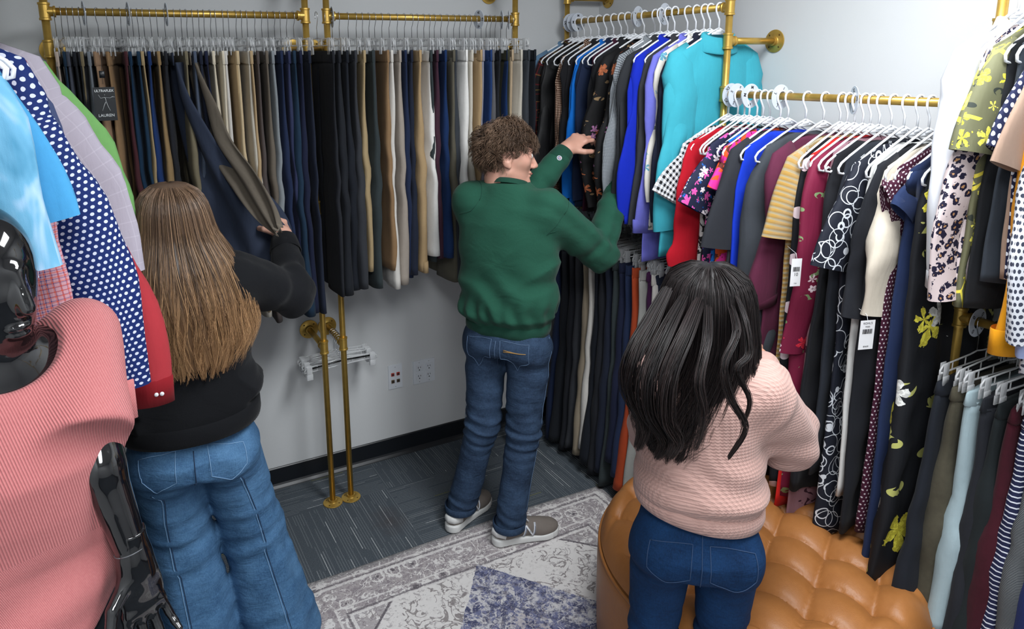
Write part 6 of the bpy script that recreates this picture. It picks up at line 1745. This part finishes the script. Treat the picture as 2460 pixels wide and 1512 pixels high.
    hc = O+F*.020+R*.0+U*1.462; hF = F*1.0-U*.12+R*.05; hF /= np.linalg.norm(hF); hR = np.cross(hF, U); hR /= np.linalg.norm(hR); hU = np.cross(hR, hF)
    hd = head_sdf((hc, hR, hF, hU)); lo, hi = hc-.15, hc+.15; lo[2] = hc[2]-.22
    sk = skin('warm_skin', (214, 170, 150)); neck = lambda p: smin(hd(p), cone(p, O+F*.01+U*1.32, hc-hU*.08-hF*.02, .058, .048), .02)
    parts = [(*nets(neck, lo, hi, .0036, 1), 0)]
    hw = (RW-RE)/np.linalg.norm(RW-RE)
    f, a, b_, bones, frh = hand_sdf(RW+hw*.045, hw+A_(-.2, .25, 0), A_(.3, -.75, .55), -1, (.75, .8, .85, .9), .06, (.5, .6), .92)
    fw = lambda p: smin(f(p), cone(p, RW-hw*.07, RW+hw*.05, .028, .025), .02)
    parts.append((*nets(fw, np.minimum(a, RW-.05), np.maximum(b_, RW+.05), .003, 1), 0))
    hw2 = (LW-LE)/np.linalg.norm(LW-LE)
    f2, a2, b2, bones2, fr2 = hand_sdf(LW+hw2*.045, hw2, A_(-.7, .0, .7), 1, (.5, .5, .5, .5), .06, (.4, .5), .92)
    fw2 = lambda p: smin(f2(p), cone(p, LW-hw2*.07, LW+hw2*.05, .028, .025), .02)
    parts.append((*nets(fw2, np.minimum(a2, LW-.05), np.maximum(b2, LW+.05), .0035, 1), 0))
    def inner(p):
        d = sections(p, (O, R, F), [(.80, 0, 0, .14, .10), (1.1, 0, 0, .13, .09), (1.26, 0, 0, .14, .085), (1.33, 0, 0, .06, .05)], 2, .02)
        for pts in ((RS, RE, RW), (LSh, LE, LW)): d = smin(d, chain(p, pts, [.042, .034, .026], .01), .02)
        for pts in ((RH, RK, RA), (LH, LK, LA)): d = smin(d, chain(p, pts, [.075, .05, .034], .01), .02)
        return d
    lo, hi = box_of(O+U*.1, O+U*1.36, RS, LSh, RE, RW, LW, RK, LK, RA, LA, m=.08)
    parts.append((*nets(inner, lo, hi, .013, 0), 0))
    V, Q, mi = join_nets(parts); body = fast_mesh('body', V-base, Q, sk, T)
    nails(bones, frh, plain('nail', (222, 178, 164), .3), body, base)
    g = np.random.default_rng(8); c = hc.copy()
    zt = hc[2]+.118
    def env(t):
        z = np.interp(t, [0, .04, .10, .18, .28, .42, .60, .8, 1.0], [zt, zt-.004, zt-.03, zt-.075, zt-.14, zt-.22, zt-.32, zt-.43, zt-.53])
        a = np.interp(t, [0, .04, .10, .18, .28, .42, .60, .8, 1.0], [.004, .045, .080, .095, .106, .142, .170, .176, .130])
        b = np.interp(t, [0, .04, .10, .18, .28, .42, .60, .8, 1.0], [.010, .060, .098, .112, .112, .150, .178, .176, .170])
        cx = np.interp(t, [0, .3, .6, 1], [.0, .004, .020, .026]); cy = np.interp(t, [0, .1, .3, .6, 1], [0, 0, -.0, .0, .0])
        return z, a, b, cx, cy
    HM = hair_mat('light_brown_hair', (62, 46, 36), (156, 126, 102), ((112, 78, 50), (212, 168, 122)), .36, (.30, .85), .5)
    # inner mass of the hair
    m = MB(); rings = []; tt = np.linspace(0, .93, 40); z, a, b_, cx, cy = env(np.linspace(0, 1, 201)); ti = np.linspace(0, 1, 201)
    for t in tt:
        row = []
        for k in range(49):
            ph = -1.95+3.9*k/48; wv = 1+.02*math.sin(ph*17+t*5)
            row.append(c+R*(np.interp(t, ti, a)*.86*math.sin(ph)*wv+np.interp(t, ti, cx))+F*(-np.interp(t, ti, b_)*.86*math.cos(ph)*wv+np.interp(t, ti, cy))+U*(np.interp(t, ti, z)-c[2]-.004)-base)
        rings.append(row)
    m.loft(rings, False, us=[.25]*50, vs=list(tt)); hr = m.build('hair', HM, T)
    sm_ = hr.modifiers.new('solid', 'SOLIDIFY'); sm_.thickness = .012
    pth = back_hair_paths(5200, 24, g, c, R, F, U, env, .06, 70, 2.05, (.84, 1.04))
    strands('hair_strands', pth, .0011, HM, hr, base, g, .35)
    pth = back_hair_paths(1400, 24, g, c, R, F, U, env, .14, 200, 2.0, (.98, 1.10))
    strands('loose_strands', pth, .0006, HM, hr, base, g, .3)
woman_black()

# ---- the woman in the pink knitted jumper
def woman_pink():
    O = P(1676, 1200, 1.76); O[2] = 0; o, R, F = rowsframe(O, (.62, .78)); U = A_(0, 0, 1); base = O
    T = empty('person', tuple(O), 0, 'person with long wavy black hair, pale pink knitted jumper and dark blue jeans', 'person')
    RS, LSh = O+R*.124+U*1.135, O-R*.108+U*1.145
    RE = reach(RS, 1890, 1050, .24, True); RW = RE+A_(.10, .17, .10)
    LE = LSh+F*.13+R*.01+U*-.19; LW = LE+A_(.14, .08, .08)
    RH = O+R*.078+U*.735; LH = O-R*.078+U*.735
    RA = O+R*.085+F*.02+U*.09; LA = O-R*.105-F*.02+U*.09
    RK = RH*.48+RA*.52+F*.03; LK = LH*.48+LA*.52+F*.03
    rows = [(.835, 0, 0, .136, .108), (.852, 0, 0, .150, .122), (.885, 0, -.004, .158, .132), (.93, 0, -.002, .150, .122), (1.00, 0, 0, .138, .108), (1.07, 0, 0, .138, .102), (1.13, 0, 0, .134, .098), (1.18, 0, .004, .108, .078), (1.214, 0, .010, .062, .056)]
    tl = lambda x: -.16*x
    def sweat(p):
        q = p-O; x = q@R; pp = p.copy(); pp[:, 2] = p[:, 2]-(.10*x-.9*0)*np.clip((1.05-p[:, 2])/.2, 0, 1)*0
        d = sections(pp, (O, R, F), rows, 2.1, .025)
        arm = smin(chain(p, [RS, RE], [.074, .074], .03), cone(p, RE, RW, .072, .046), .03)
        arm2 = smin(chain(p, [LSh, LE], [.070, .066], .03), cone(p, LE, LW, .062, .045), .03)
        arm += folds(p, RS, RE, .1, .2, 60, .004, 3)+folds(p, RE, RW, .1, .3, 60, .005, 4)
        d = smin(smin(d, arm, .045), arm2, .04)
        z = q[:, 2]; an = np.arctan2(x, q@F)
        d = d-.006*merge_fold(z, .905-.015*np.sin(an), .018)+.004*merge_fold(z, .87, .010)-.004*np.exp(-((z-.96)/.05)**2)*np.sin(z*70+x*22+np.sin(x*20))
        d = d+wav(p, [(50, 12, 20, 0, .6), (-20, 44, 28, 2, .5)], .002)
        return smax(d, -cone(p, O+F*.02+U*1.205, O+F*.06+U*1.31, .05, .07), .006)
    lo, hi = box_of(O+U*.84, O+U*1.22, RS, LSh, RE, RW, LE, LW, O+R*.18+U, O-R*.18+U, m=.10); lo[2] = .81
    V, Q = nets(sweat, lo, hi, .006, 2)
    m = NT('pink_knit'); o_ = m.obj(); rot = m.mapv(o_, (1, 1, 1), (0, 0, 0), (0, 0, math.atan2(F[1], F[0])-math.pi/2))
    rx, ry, rz = m.sep(rot)
    colm = m.math('SINE', m.math('MULTIPLY', rx, 900.0)); rowm = m.math('SINE', m.math('ADD', m.math('MULTIPLY', rz, 800.0), m.math('MULTIPLY', m.math('ABSOLUTE', colm), 1.8)))
    st = m.math('MULTIPLY', m.math('ADD', m.math('MULTIPLY', colm, .6), m.math('MULTIPLY', rowm, .5)), .5)
    n = m.noise(o_, 130, 3, .7)
    m.set(color=m.mix(m.math('ADD', m.math('MULTIPLY', st, .22), .45), s2l((158, 122, 114)), s2l((206, 170, 160))), rough=.95, spec=.12, sheen=.15)
    m.bump(m.math('ADD', st, m.math('MULTIPLY', n, .8)), .55, .003); PK = m.mat
    sw = fast_mesh('jumper', V-base, Q, PK, T)
    m = MB(); rings = []; n = 160
    for z, k in ((.868, .98), (.865, 1.03), (.845, 1.04), (.828, 1.01), (.824, .97), (.830, .93)):
        row = []
        for i in range(n):
            a = 2*math.pi*i/n; ca, sa = math.cos(a), math.sin(a); rr = (abs(ca/.150)**2.1+abs(sa/.124)**2.1)**(-1/2.1)
            row.append(R*(ca*rr*k)+F*(sa*rr*k)+U*(z-.018*ca))
        rings.append(row)
    m.loft(rings, True); m.build('hem_rib', PK, sw)
    def jeans(p):
        q = p-O; z = q[:, 2]
        d = sections(p, (O, R, F), [(.68, 0, -.012, .142, .108), (.74, 0, -.016, .146, .118), (.80, 0, -.006, .136, .106), (.865, 0, 0, .122, .093)], 2.15, .02)
        for s, H_, K_, An in ((1, RH, RK, RA), (-1, LH, LK, LA)):
            l = smin(cone(p, H_-U*.03, K_, .080, .058), cone(p, K_, An-U*.02, .058, .040), .03)
            l = smin(l, ell(p, H_-F*.045-U*.005, (.072, .082, .085)), .03)
            l += folds(p, H_, K_, .15, .12, 80, .0035, 3+s)+folds(p, H_, K_, .85, .2, 90, .004, 5+s)+folds(p, K_, An, .1, .2, 90, .004, 6+s)
            d = smin(d, l, .014)
        return smax(d, .05-z, .004)
    lo, hi = box_of(O+U*.05, O+U*.93, RA, LA, RK, LK, O+R*.15, O-R*.15, m=.11); lo[2] = .03
    V, Q = nets(jeans, lo, hi, .006, 2)
    DN = denim('dark_denim', (10, 28, 54), (26, 62, 104), .5); jn = fast_mesh('jeans', V-base, Q, DN, T)
    ED = plain('indigo_thread', (44, 68, 102), .8)
    pocket(jn, base, jeans, O+R*.078-F*.125+U*.735, R, U, .12, .125, ED); pocket(jn, base, jeans, O-R*.082-F*.125+U*.735, R, U, .12, .125, ED)
    seam(jn, base, [O-F*.13+U*z for z in np.linspace(.82, .66, 9)], ED, jeans, .0011)
    LT = fabric((210, 206, 200), .6, name='white_leather'); SO = plain('white_rubber', (206, 206, 204), .5); LC = plain('white_lace', (214, 216, 220), .8)
    for An in (RA, LA):
        h_ = An-F*.045-U*.08; t_ = An+F*.2; t = empty('shoe'); t.parent = T; shoe(t, base, (h_[0], h_[1], .010), (t_[0], t_[1], 0), (LT, SO, LC), L=.245)
    hc = O+F*.045+R*.0+U*1.300; hF = F*.95-U*.35; hF /= np.linalg.norm(hF); hR = np.cross(hF, U); hR /= np.linalg.norm(hR); hU = np.cross(hR, hF)
    hd = head_sdf((hc, hR, hF, hU)); lo, hi = hc-.15, hc+.15; lo[2] = hc[2]-.2
    sk = skin('olive_skin', (196, 150, 124)); neck = lambda p: smin(hd(p), cone(p, O+F*.01+U*1.17, hc-hU*.08-hF*.02, .050, .044), .02)
    parts = [(*nets(neck, lo, hi, .0036, 1), 0)]
    for W_, E_, nn, sd in ((RW, RE, A_(.5, -.5, .7), -1), (LW, LE, A_(-.3, -.2, .9), 1)):
        hw = (W_-E_)/np.linalg.norm(W_-E_)
        f, a, b_, bones, frh = hand_sdf(W_+hw*.02, hw, nn, sd, (.5, .55, .6, .6), .08, (.4, .5), .9)
        fw = lambda p, f=f, W_=W_, hw=hw: smin(f(p), cone(p, W_-hw*.07, W_+hw*.03, .027, .024), .02)
        parts.append((*nets(fw, np.minimum(a, W_-.05), np.maximum(b_, W_+.05), .0035, 1), 0))
    def inner(p):
        d = sections(p, (O, R, F), [(.74, 0, 0, .12, .08), (1.0, 0, 0, .11, .075), (1.10, 0, 0, .12, .075), (1.17, 0, 0, .05, .045)], 2, .02)
        for pts in ((RS, RE, RW), (LSh, LE, LW)): d = smin(d, chain(p, pts, [.040, .032, .024], .01), .02)
        for pts in ((RH, RK, RA), (LH, LK, LA)): d = smin(d, chain(p, pts, [.06, .042, .030], .01), .02)
        return d
    lo, hi = box_of(O+U*.1, O+U*1.24, RS, LSh, RE, RW, LW, RK, LK, RA, LA, m=.08)
    parts.append((*nets(inner, lo, hi, .013, 0), 0))
    V, Q, mi = join_nets(parts); fast_mesh('body', V-base, Q, sk, T)
    g = np.random.default_rng(21); c = hc.copy(); zt = hc[2]+.126
    HM = hair_mat('black_hair', (10, 8, 9), (40, 32, 32), ((12, 9, 9), (46, 35, 33)), .46, (.3, .9), .3)
    def env(t):
        z = np.interp(t, [0, .04, .10, .18, .28, .42, .60, .8, 1.0], [zt, zt-.004, zt-.03, zt-.075, zt-.15, zt-.23, zt-.31, zt-.38, zt-.44])
        a = np.interp(t, [0, .04, .10, .18, .28, .42, .60, .8, 1.0], [.004, .045, .080, .096, .104, .120, .122, .098, .062])
        b = np.interp(t, [0, .04, .10, .18, .28, .42, .60, .8, 1.0], [.010, .060, .100, .118, .118, .125, .135, .135, .135])
        cx = np.interp(t, [0, .3, .6, 1], [.0, .0, -.034, -.072]); cy = np.interp(t, [0, .1, .3, .6, 1], [0, 0, -.004, -.0, .0])
        return z, a, b, cx, cy
    m = MB(); rings = []; z, a, b_, cx, cy = env(np.linspace(0, 1, 201)); ti = np.linspace(0, 1, 201)
    for t in np.linspace(0, .90, 36):
        row = []
        for k in range(49):
            ph = -1.95+3.9*k/48; wv = 1+.035*math.sin(ph*9+t*9)
            row.append(c+R*(np.interp(t, ti, a)*.84*math.sin(ph)*wv+np.interp(t, ti, cx))+F*(-np.interp(t, ti, b_)*.84*math.cos(ph)*wv+np.interp(t, ti, cy))+U*(np.interp(t, ti, z)-c[2]-.004)-base)
        rings.append(row)
    m.loft(rings, False, us=[.2]*50, vs=[0]*36); hr = m.build('hair', HM, T)
    sm_ = hr.modifiers.new('solid', 'SOLIDIFY'); sm_.thickness = .012
    pth = back_hair_paths(7500, 30, g, c, R, F, U, env, .12, 110, 2.05, (.84, 1.09))
    strands('hair_strands', pth, .0011, HM, hr, base, g, .35)
    pth = back_hair_paths(1500, 30, g, c, R, F, U, env, .30, 300, 2.0, (.92, 1.16))
    strands('loose_strands', pth, .0006, HM, hr, base, g, .3)
    # separate locks: long ones on the left, two on the right
    def lock(pts, n, rad, name):
        A = np.array([P(*q_) for q_ in pts]); K = 26; tt = np.linspace(0, len(A)-1, K); C = np.zeros((K, 3))
        for i_, q_ in enumerate(tt):
            j = min(int(q_), len(A)-2); fr_ = q_-j; p0, p1, p2, p3 = A[max(j-1, 0)], A[j], A[j+1], A[min(j+2, len(A)-1)]
            C[i_] = .5*((2*p1)+(-p0+p2)*fr_+(2*p0-5*p1+4*p2-p3)*fr_**2+(-p0+3*p1-3*p2+p3)*fr_**3)
        off = g.normal(0, 1, (n, 1, 3)); off /= np.linalg.norm(off, axis=2, keepdims=True); off *= g.random((n, 1, 1))**.5
        w = rad*(.35+.65*np.sin(np.linspace(.35, 3.0, K)))[None, :, None]
        L_ = C[None]+off*w+.004*np.sin(np.linspace(0, 9, K)[None, :, None]+g.random((n, 1, 1))*3)*np.array([1, .3, 0])
        strands(name, L_, .0011, HM, hr, base, g, .3)
    D = 1.50; E_ = 1.60
    lock([(1600, 700, E_), (1560, 780, D+.03), (1520, 860, D-.02), (1512, 940, D), (1545, 1020, D), (1535, 1075, D)], 160, .022, 'lock')
    lock([(1640, 720, E_), (1600, 800, D), (1560, 900, D-.05), (1560, 990, D-.04), (1600, 1060, D-.03), (1580, 1098, D-.02)], 160, .022, 'lock')
    lock([(1680, 720, E_), (1650, 800, D-.02), (1610, 900, D-.07), (1600, 1000, D-.06), (1625, 1060, D-.05), (1612, 1095, D-.05)], 140, .020, 'lock')
    lock([(1750, 720, E_), (1770, 800, D), (1740, 880, D-.04), (1755, 960, D-.03), (1790, 1030, D-.02), (1752, 1100, D-.01)], 70, .010, 'lock')
    lock([(1760, 700, E_), (1790, 770, D+.02), (1800, 850, D), (1770, 890, D-.02), (1800, 960, D-.01), (1790, 1010, D)], 50, .008, 'lock')
    lock([(1700, 720, E_), (1700, 820, D-.02), (1680, 920, D-.07), (1690, 1000, D-.06), (1672, 1080, D-.06)], 36, .012, 'lock')
woman_pink()
# ------------------------------------------------------------------ the glossy black mannequin
def mannequin():
    nk = P(-18, 850, 1.20); O = A_(nk[0], nk[1], 0); o, R, F = rowsframe(O, (.35, -.94)); U = A_(0, 0, 1); base = O
    T = empty('mannequin', tuple(O), 0, 'glossy black mannequin wearing a coral pink ribbed jumper, in the left foreground', 'mannequin')
    m = NT('gloss_black'); m.set(color=(.004, .004, .005), rough=.07, spec=.6, coat=.6); m.bump(m.noise(m.obj(), 9, 2), .05, .004); GB = m.mat
    zs = nk[2]+.015
    LS, RS = O-R*.140+U*(zs-.02), O+R*.165+U*(zs-.02)
    LE, LW = P(243, 1120, 1.245), P(322, 1335, 1.27); RE = RS+R*.06+U*-.27; RW = RE+F*.10+U*-.22
    hc = O+F*.015+U*(nk[2]+.135); hF = A_(.62, -.78, -.02); hF /= np.linalg.norm(hF); hR = np.cross(hF, U); hR /= np.linalg.norm(hR); hU = np.cross(hR, hF); Bm = np.array([hR, hF, hU]).T
    def head(p):
        q = (p-hc)@Bm; qm = q.copy(); qm[:, 0] = np.abs(q[:, 0])
        d = ell(q, (0, -.012, .034), (.074, .094, .092)); d = smin(d, ell(q, (0, .022, -.036), (.056, .064, .094)), .04)
        d = smin(d, cone(q, (0, .085, .02), (0, .104, -.036), .008, .012), .022); d = smax(d, -ell(qm, (.032, .108, .008), (.020, .016, .015)), .02)
        d = smin(d, ell(q, (0, .078, -.070), (.022, .012, .006)), .006); d = smin(d, ell(q, (0, .077, -.083), (.019, .012, .007)), .006)
        d = smin(d, cone(q, (0, -.030, -.07), (0, -.030, -.20), .046, .052), .035)
        d = smin(d, ell(qm, (.074, -.008, -.008), (.008, .018, .030)), .008)
        return d
    def body(p):
        d = sections(p, (O, R, F), [(.90, 0, 0, .150, .105), (1.06, 0, 0, .118, .085), (1.2, 0, .01, .135, .105), (zs-.06, 0, .0, .150, .080), (zs-.005, 0, 0, .105, .062), (zs+.03, 0, 0, .055, .05)], 2.1, .03)
        d = smin(d, chain(p, [LS, LE, LW], [.046, .038, .027], .015), .03); d = smin(d, chain(p, [RS, RE, RW], [.046, .038, .027], .015), .03)
        return smin(d, cone(p, O+U*(zs), hc-hU*.09, .056, .048), .03)
    lo, hi = hc-.15, hc+.16; lo[2] = hc[2]-.26
    parts = [(*nets(lambda p: smin(head(p), body(p), .02), lo, hi, .0036, 2), 0)]
    hl = P(355, 1500, 1.29)-LW; f, a, b_, bones, fr = hand_sdf(LW+hl/np.linalg.norm(hl)*.02, hl, A_(-.35, .9, .2), -1, (.14, .18, .24, .3), .10, (.2, .25), 1.0)
    hw = hl/np.linalg.norm(hl); fw = lambda p: smin(f(p), cone(p, LW-hw*.05, LW+hw*.03, .027, .026), .02)
    parts.append((*nets(fw, np.minimum(a, LW-.05), np.maximum(b_, LW+.05), .003, 1), 0))
    hr_ = RW-RE; f2, a2, b2, _, _ = hand_sdf(RW, hr_, R, -1, (.2, .2, .3, .3), .08)
    parts.append((*nets(f2, a2, b2, .005, 1), 0))
    lo, hi = box_of(O+U*.92, O+U*zs, LS, RS, LE, LW, RE, RW, m=.09)
    parts.append((*nets(body, lo, hi, .007, 2), 0))
    V, Q, mi = join_nets(parts); fast_mesh('body', V-base, Q, GB, T)
    mm = MB(); ax = (LW-LE)/np.linalg.norm(LW-LE); u = np.cross(ax, U); u /= np.linalg.norm(u); w = np.cross(ax, u); c = LW-ax*.015-base
    mm.tube([c+(u*math.cos(q)+w*math.sin(q))*.0285 for q in np.linspace(0, 6.283, 30)], .0012, 6); mm.build('wrist_joint', plain('joint_line', (90, 92, 96), .3), T)
    SE = P(210, 1045, 1.21); sd = (SE-LS)/np.linalg.norm(SE-LS)
    def jum(p):
        q = p-O; z = q[:, 2]; x = q@R; y = q@F
        d = sections(p, (O, R, F), [(.86, 0, 0, .190, .145), (.98, 0, .0, .180, .138), (1.08, 0, .005, .160, .125), (1.17, 0, .015, .160, .135), (1.25, 0, .020, .165, .140), (zs-.08, 0, .010, .150, .110), (zs-.03, 0, .0, .125, .078), (zs+.012, 0, 0, .09, .066)], 2.15, .02)
        sl = cone(p, LS, SE, .064, .074); sr = cone(p, RS, RS+R*.055+U*-.215, .066, .082)
        sl = smax(sl, (p-SE)@sd, .008); sr = smax(sr, -(p-(RS+R*.055+U*-.20))@A_(0, 0, 1), .01)
        d = smin(smin(d, sl, .04), sr, .04)
        # hanging folds at the underarm and long drags over the stomach
        d = d-.012*np.exp(-((x+.165)/.035)**2-((z-1.13)/.08)**2)-.010*np.exp(-((x+.10+.25*(z-1.1))/.018)**2)*np.exp(-((z-1.12)/.13)**2)*(y > 0)
        d = d-.005*np.exp(-((z-1.0)/.10)**2)*np.sin(z*52+x*16)-.004*np.sin(x*38+z*10)*np.clip((1.15-z)/.2, 0, 1)
        d = d+wav(p, [(30, 12, 14, 0, .6), (-18, 30, 20, 2, .5)], .003)
        hem = (p-(O-R*.17+U*1.02))@(A_(0, 0, 1)*.80+R*-.0)+.62*(x+.17)
        d = smax(d, -hem, .008)
        nh = cone(p, O+U*(zs+.04)+F*.03, O+U*(zs+.2)+F*.0, .082, .10); nh2 = ell(p, O+U*(zs+.020)+F*.045, (.095, .095, .085))
        return smax(smax(d, -nh, .008), -nh2, .008)
    lo, hi = box_of(O+U*.92, O+U*(zs+.02), LS-R*.09, RS+R*.09, LS-R*.06-U*.23, RS+R*.06-U*.23, O+F*.1+U, m=.07)
    V, Q = nets(jum, lo, hi, .0055, 2)
    m = NT('coral_rib_knit'); o_ = m.obj(); rot = m.mapv(o_, (1, 1, 1), (0, 0, 0), (0, 0, -(math.atan2(F[1], F[0])+math.pi/2)))
    rx, ry, rz = m.sep(rot)
    fan = m.math('ADD', m.math('MULTIPLY', rx, 1500.0), m.math('MULTIPLY', rz, 260.0))
    rib = m.math('SINE', fan); fine = m.math('SINE', m.math('ADD', m.math('MULTIPLY', rx, 2400.0), m.math('MULTIPLY', rz, 900.0)))
    lowp = m.lt(m.math('ADD', rz, m.math('MULTIPLY', m.math('ABSOLUTE', rx), .1)), 1.125)
    h = m.math('ADD', m.math('MULTIPLY', rib, m.math('SUBTRACT', 1.0, lowp)), m.math('MULTIPLY', m.math('MULTIPLY', fine, .25), lowp))
    n = m.noise(o_, 260, 2, .7)
    m.set(color=m.mix(m.math('ADD', m.math('MULTIPLY', h, .22), m.math('MULTIPLY', n, .5)), s2l((176, 100, 102)), s2l((212, 142, 140))), rough=.85, spec=.2, sheen=.1)
    m.bump(h, .55, .002); PK = m.mat
    jp = fast_mesh('jumper', V-base, Q, PK, T)
    mm = MB(); q = SE-sd*.035-R*.070-base; mm.box((0, 0, 0), (.030, .004, .075), rz=math.atan2(R[1], R[0]), bevel=.001)
    tb = mm.build('sleeve_tab', PK, jp); tb.location = tuple(q)
    def skirt(p):
        q = p-O; z = q[:, 2]; x = q@R; an = np.arctan2(x, q@F)
        d = sections(p, (O, R, F), [(.45, 0, 0, .20, .16), (.7, 0, 0, .19, .15), (.86, 0, 0, .172, .135), (1.0, 0, 0, .140, .105), (1.05, 0, 0, .130, .10)], 2.1, .01)
        return d-.006*np.sin(an*9+z*8)*np.clip((1.0-z)/.3, 0, 1)-.004*np.sin(z*40+x*30)*np.exp(-((z-.9)/.08)**2)
    V, Q = nets(skirt, O+A_(-.27, -.27, .43), O+A_(.27, .27, 1.07), .009, 1); fast_mesh('skirt', V-base, Q, fabric((18, 22, 30), .8, name='black_skirt'), T)
    mm = MB(); mm.lathe([(.0, 0), (.16, 0), (.165, .006), (.16, .010), (.02, .014), (.014, .03), (.014, .44), (0, .44)], (0, 0, .001), (0, 0, 1), 40); mm.build('stand', plain('stand_steel', (150, 152, 156), .25, 1.0), T)
mannequin()
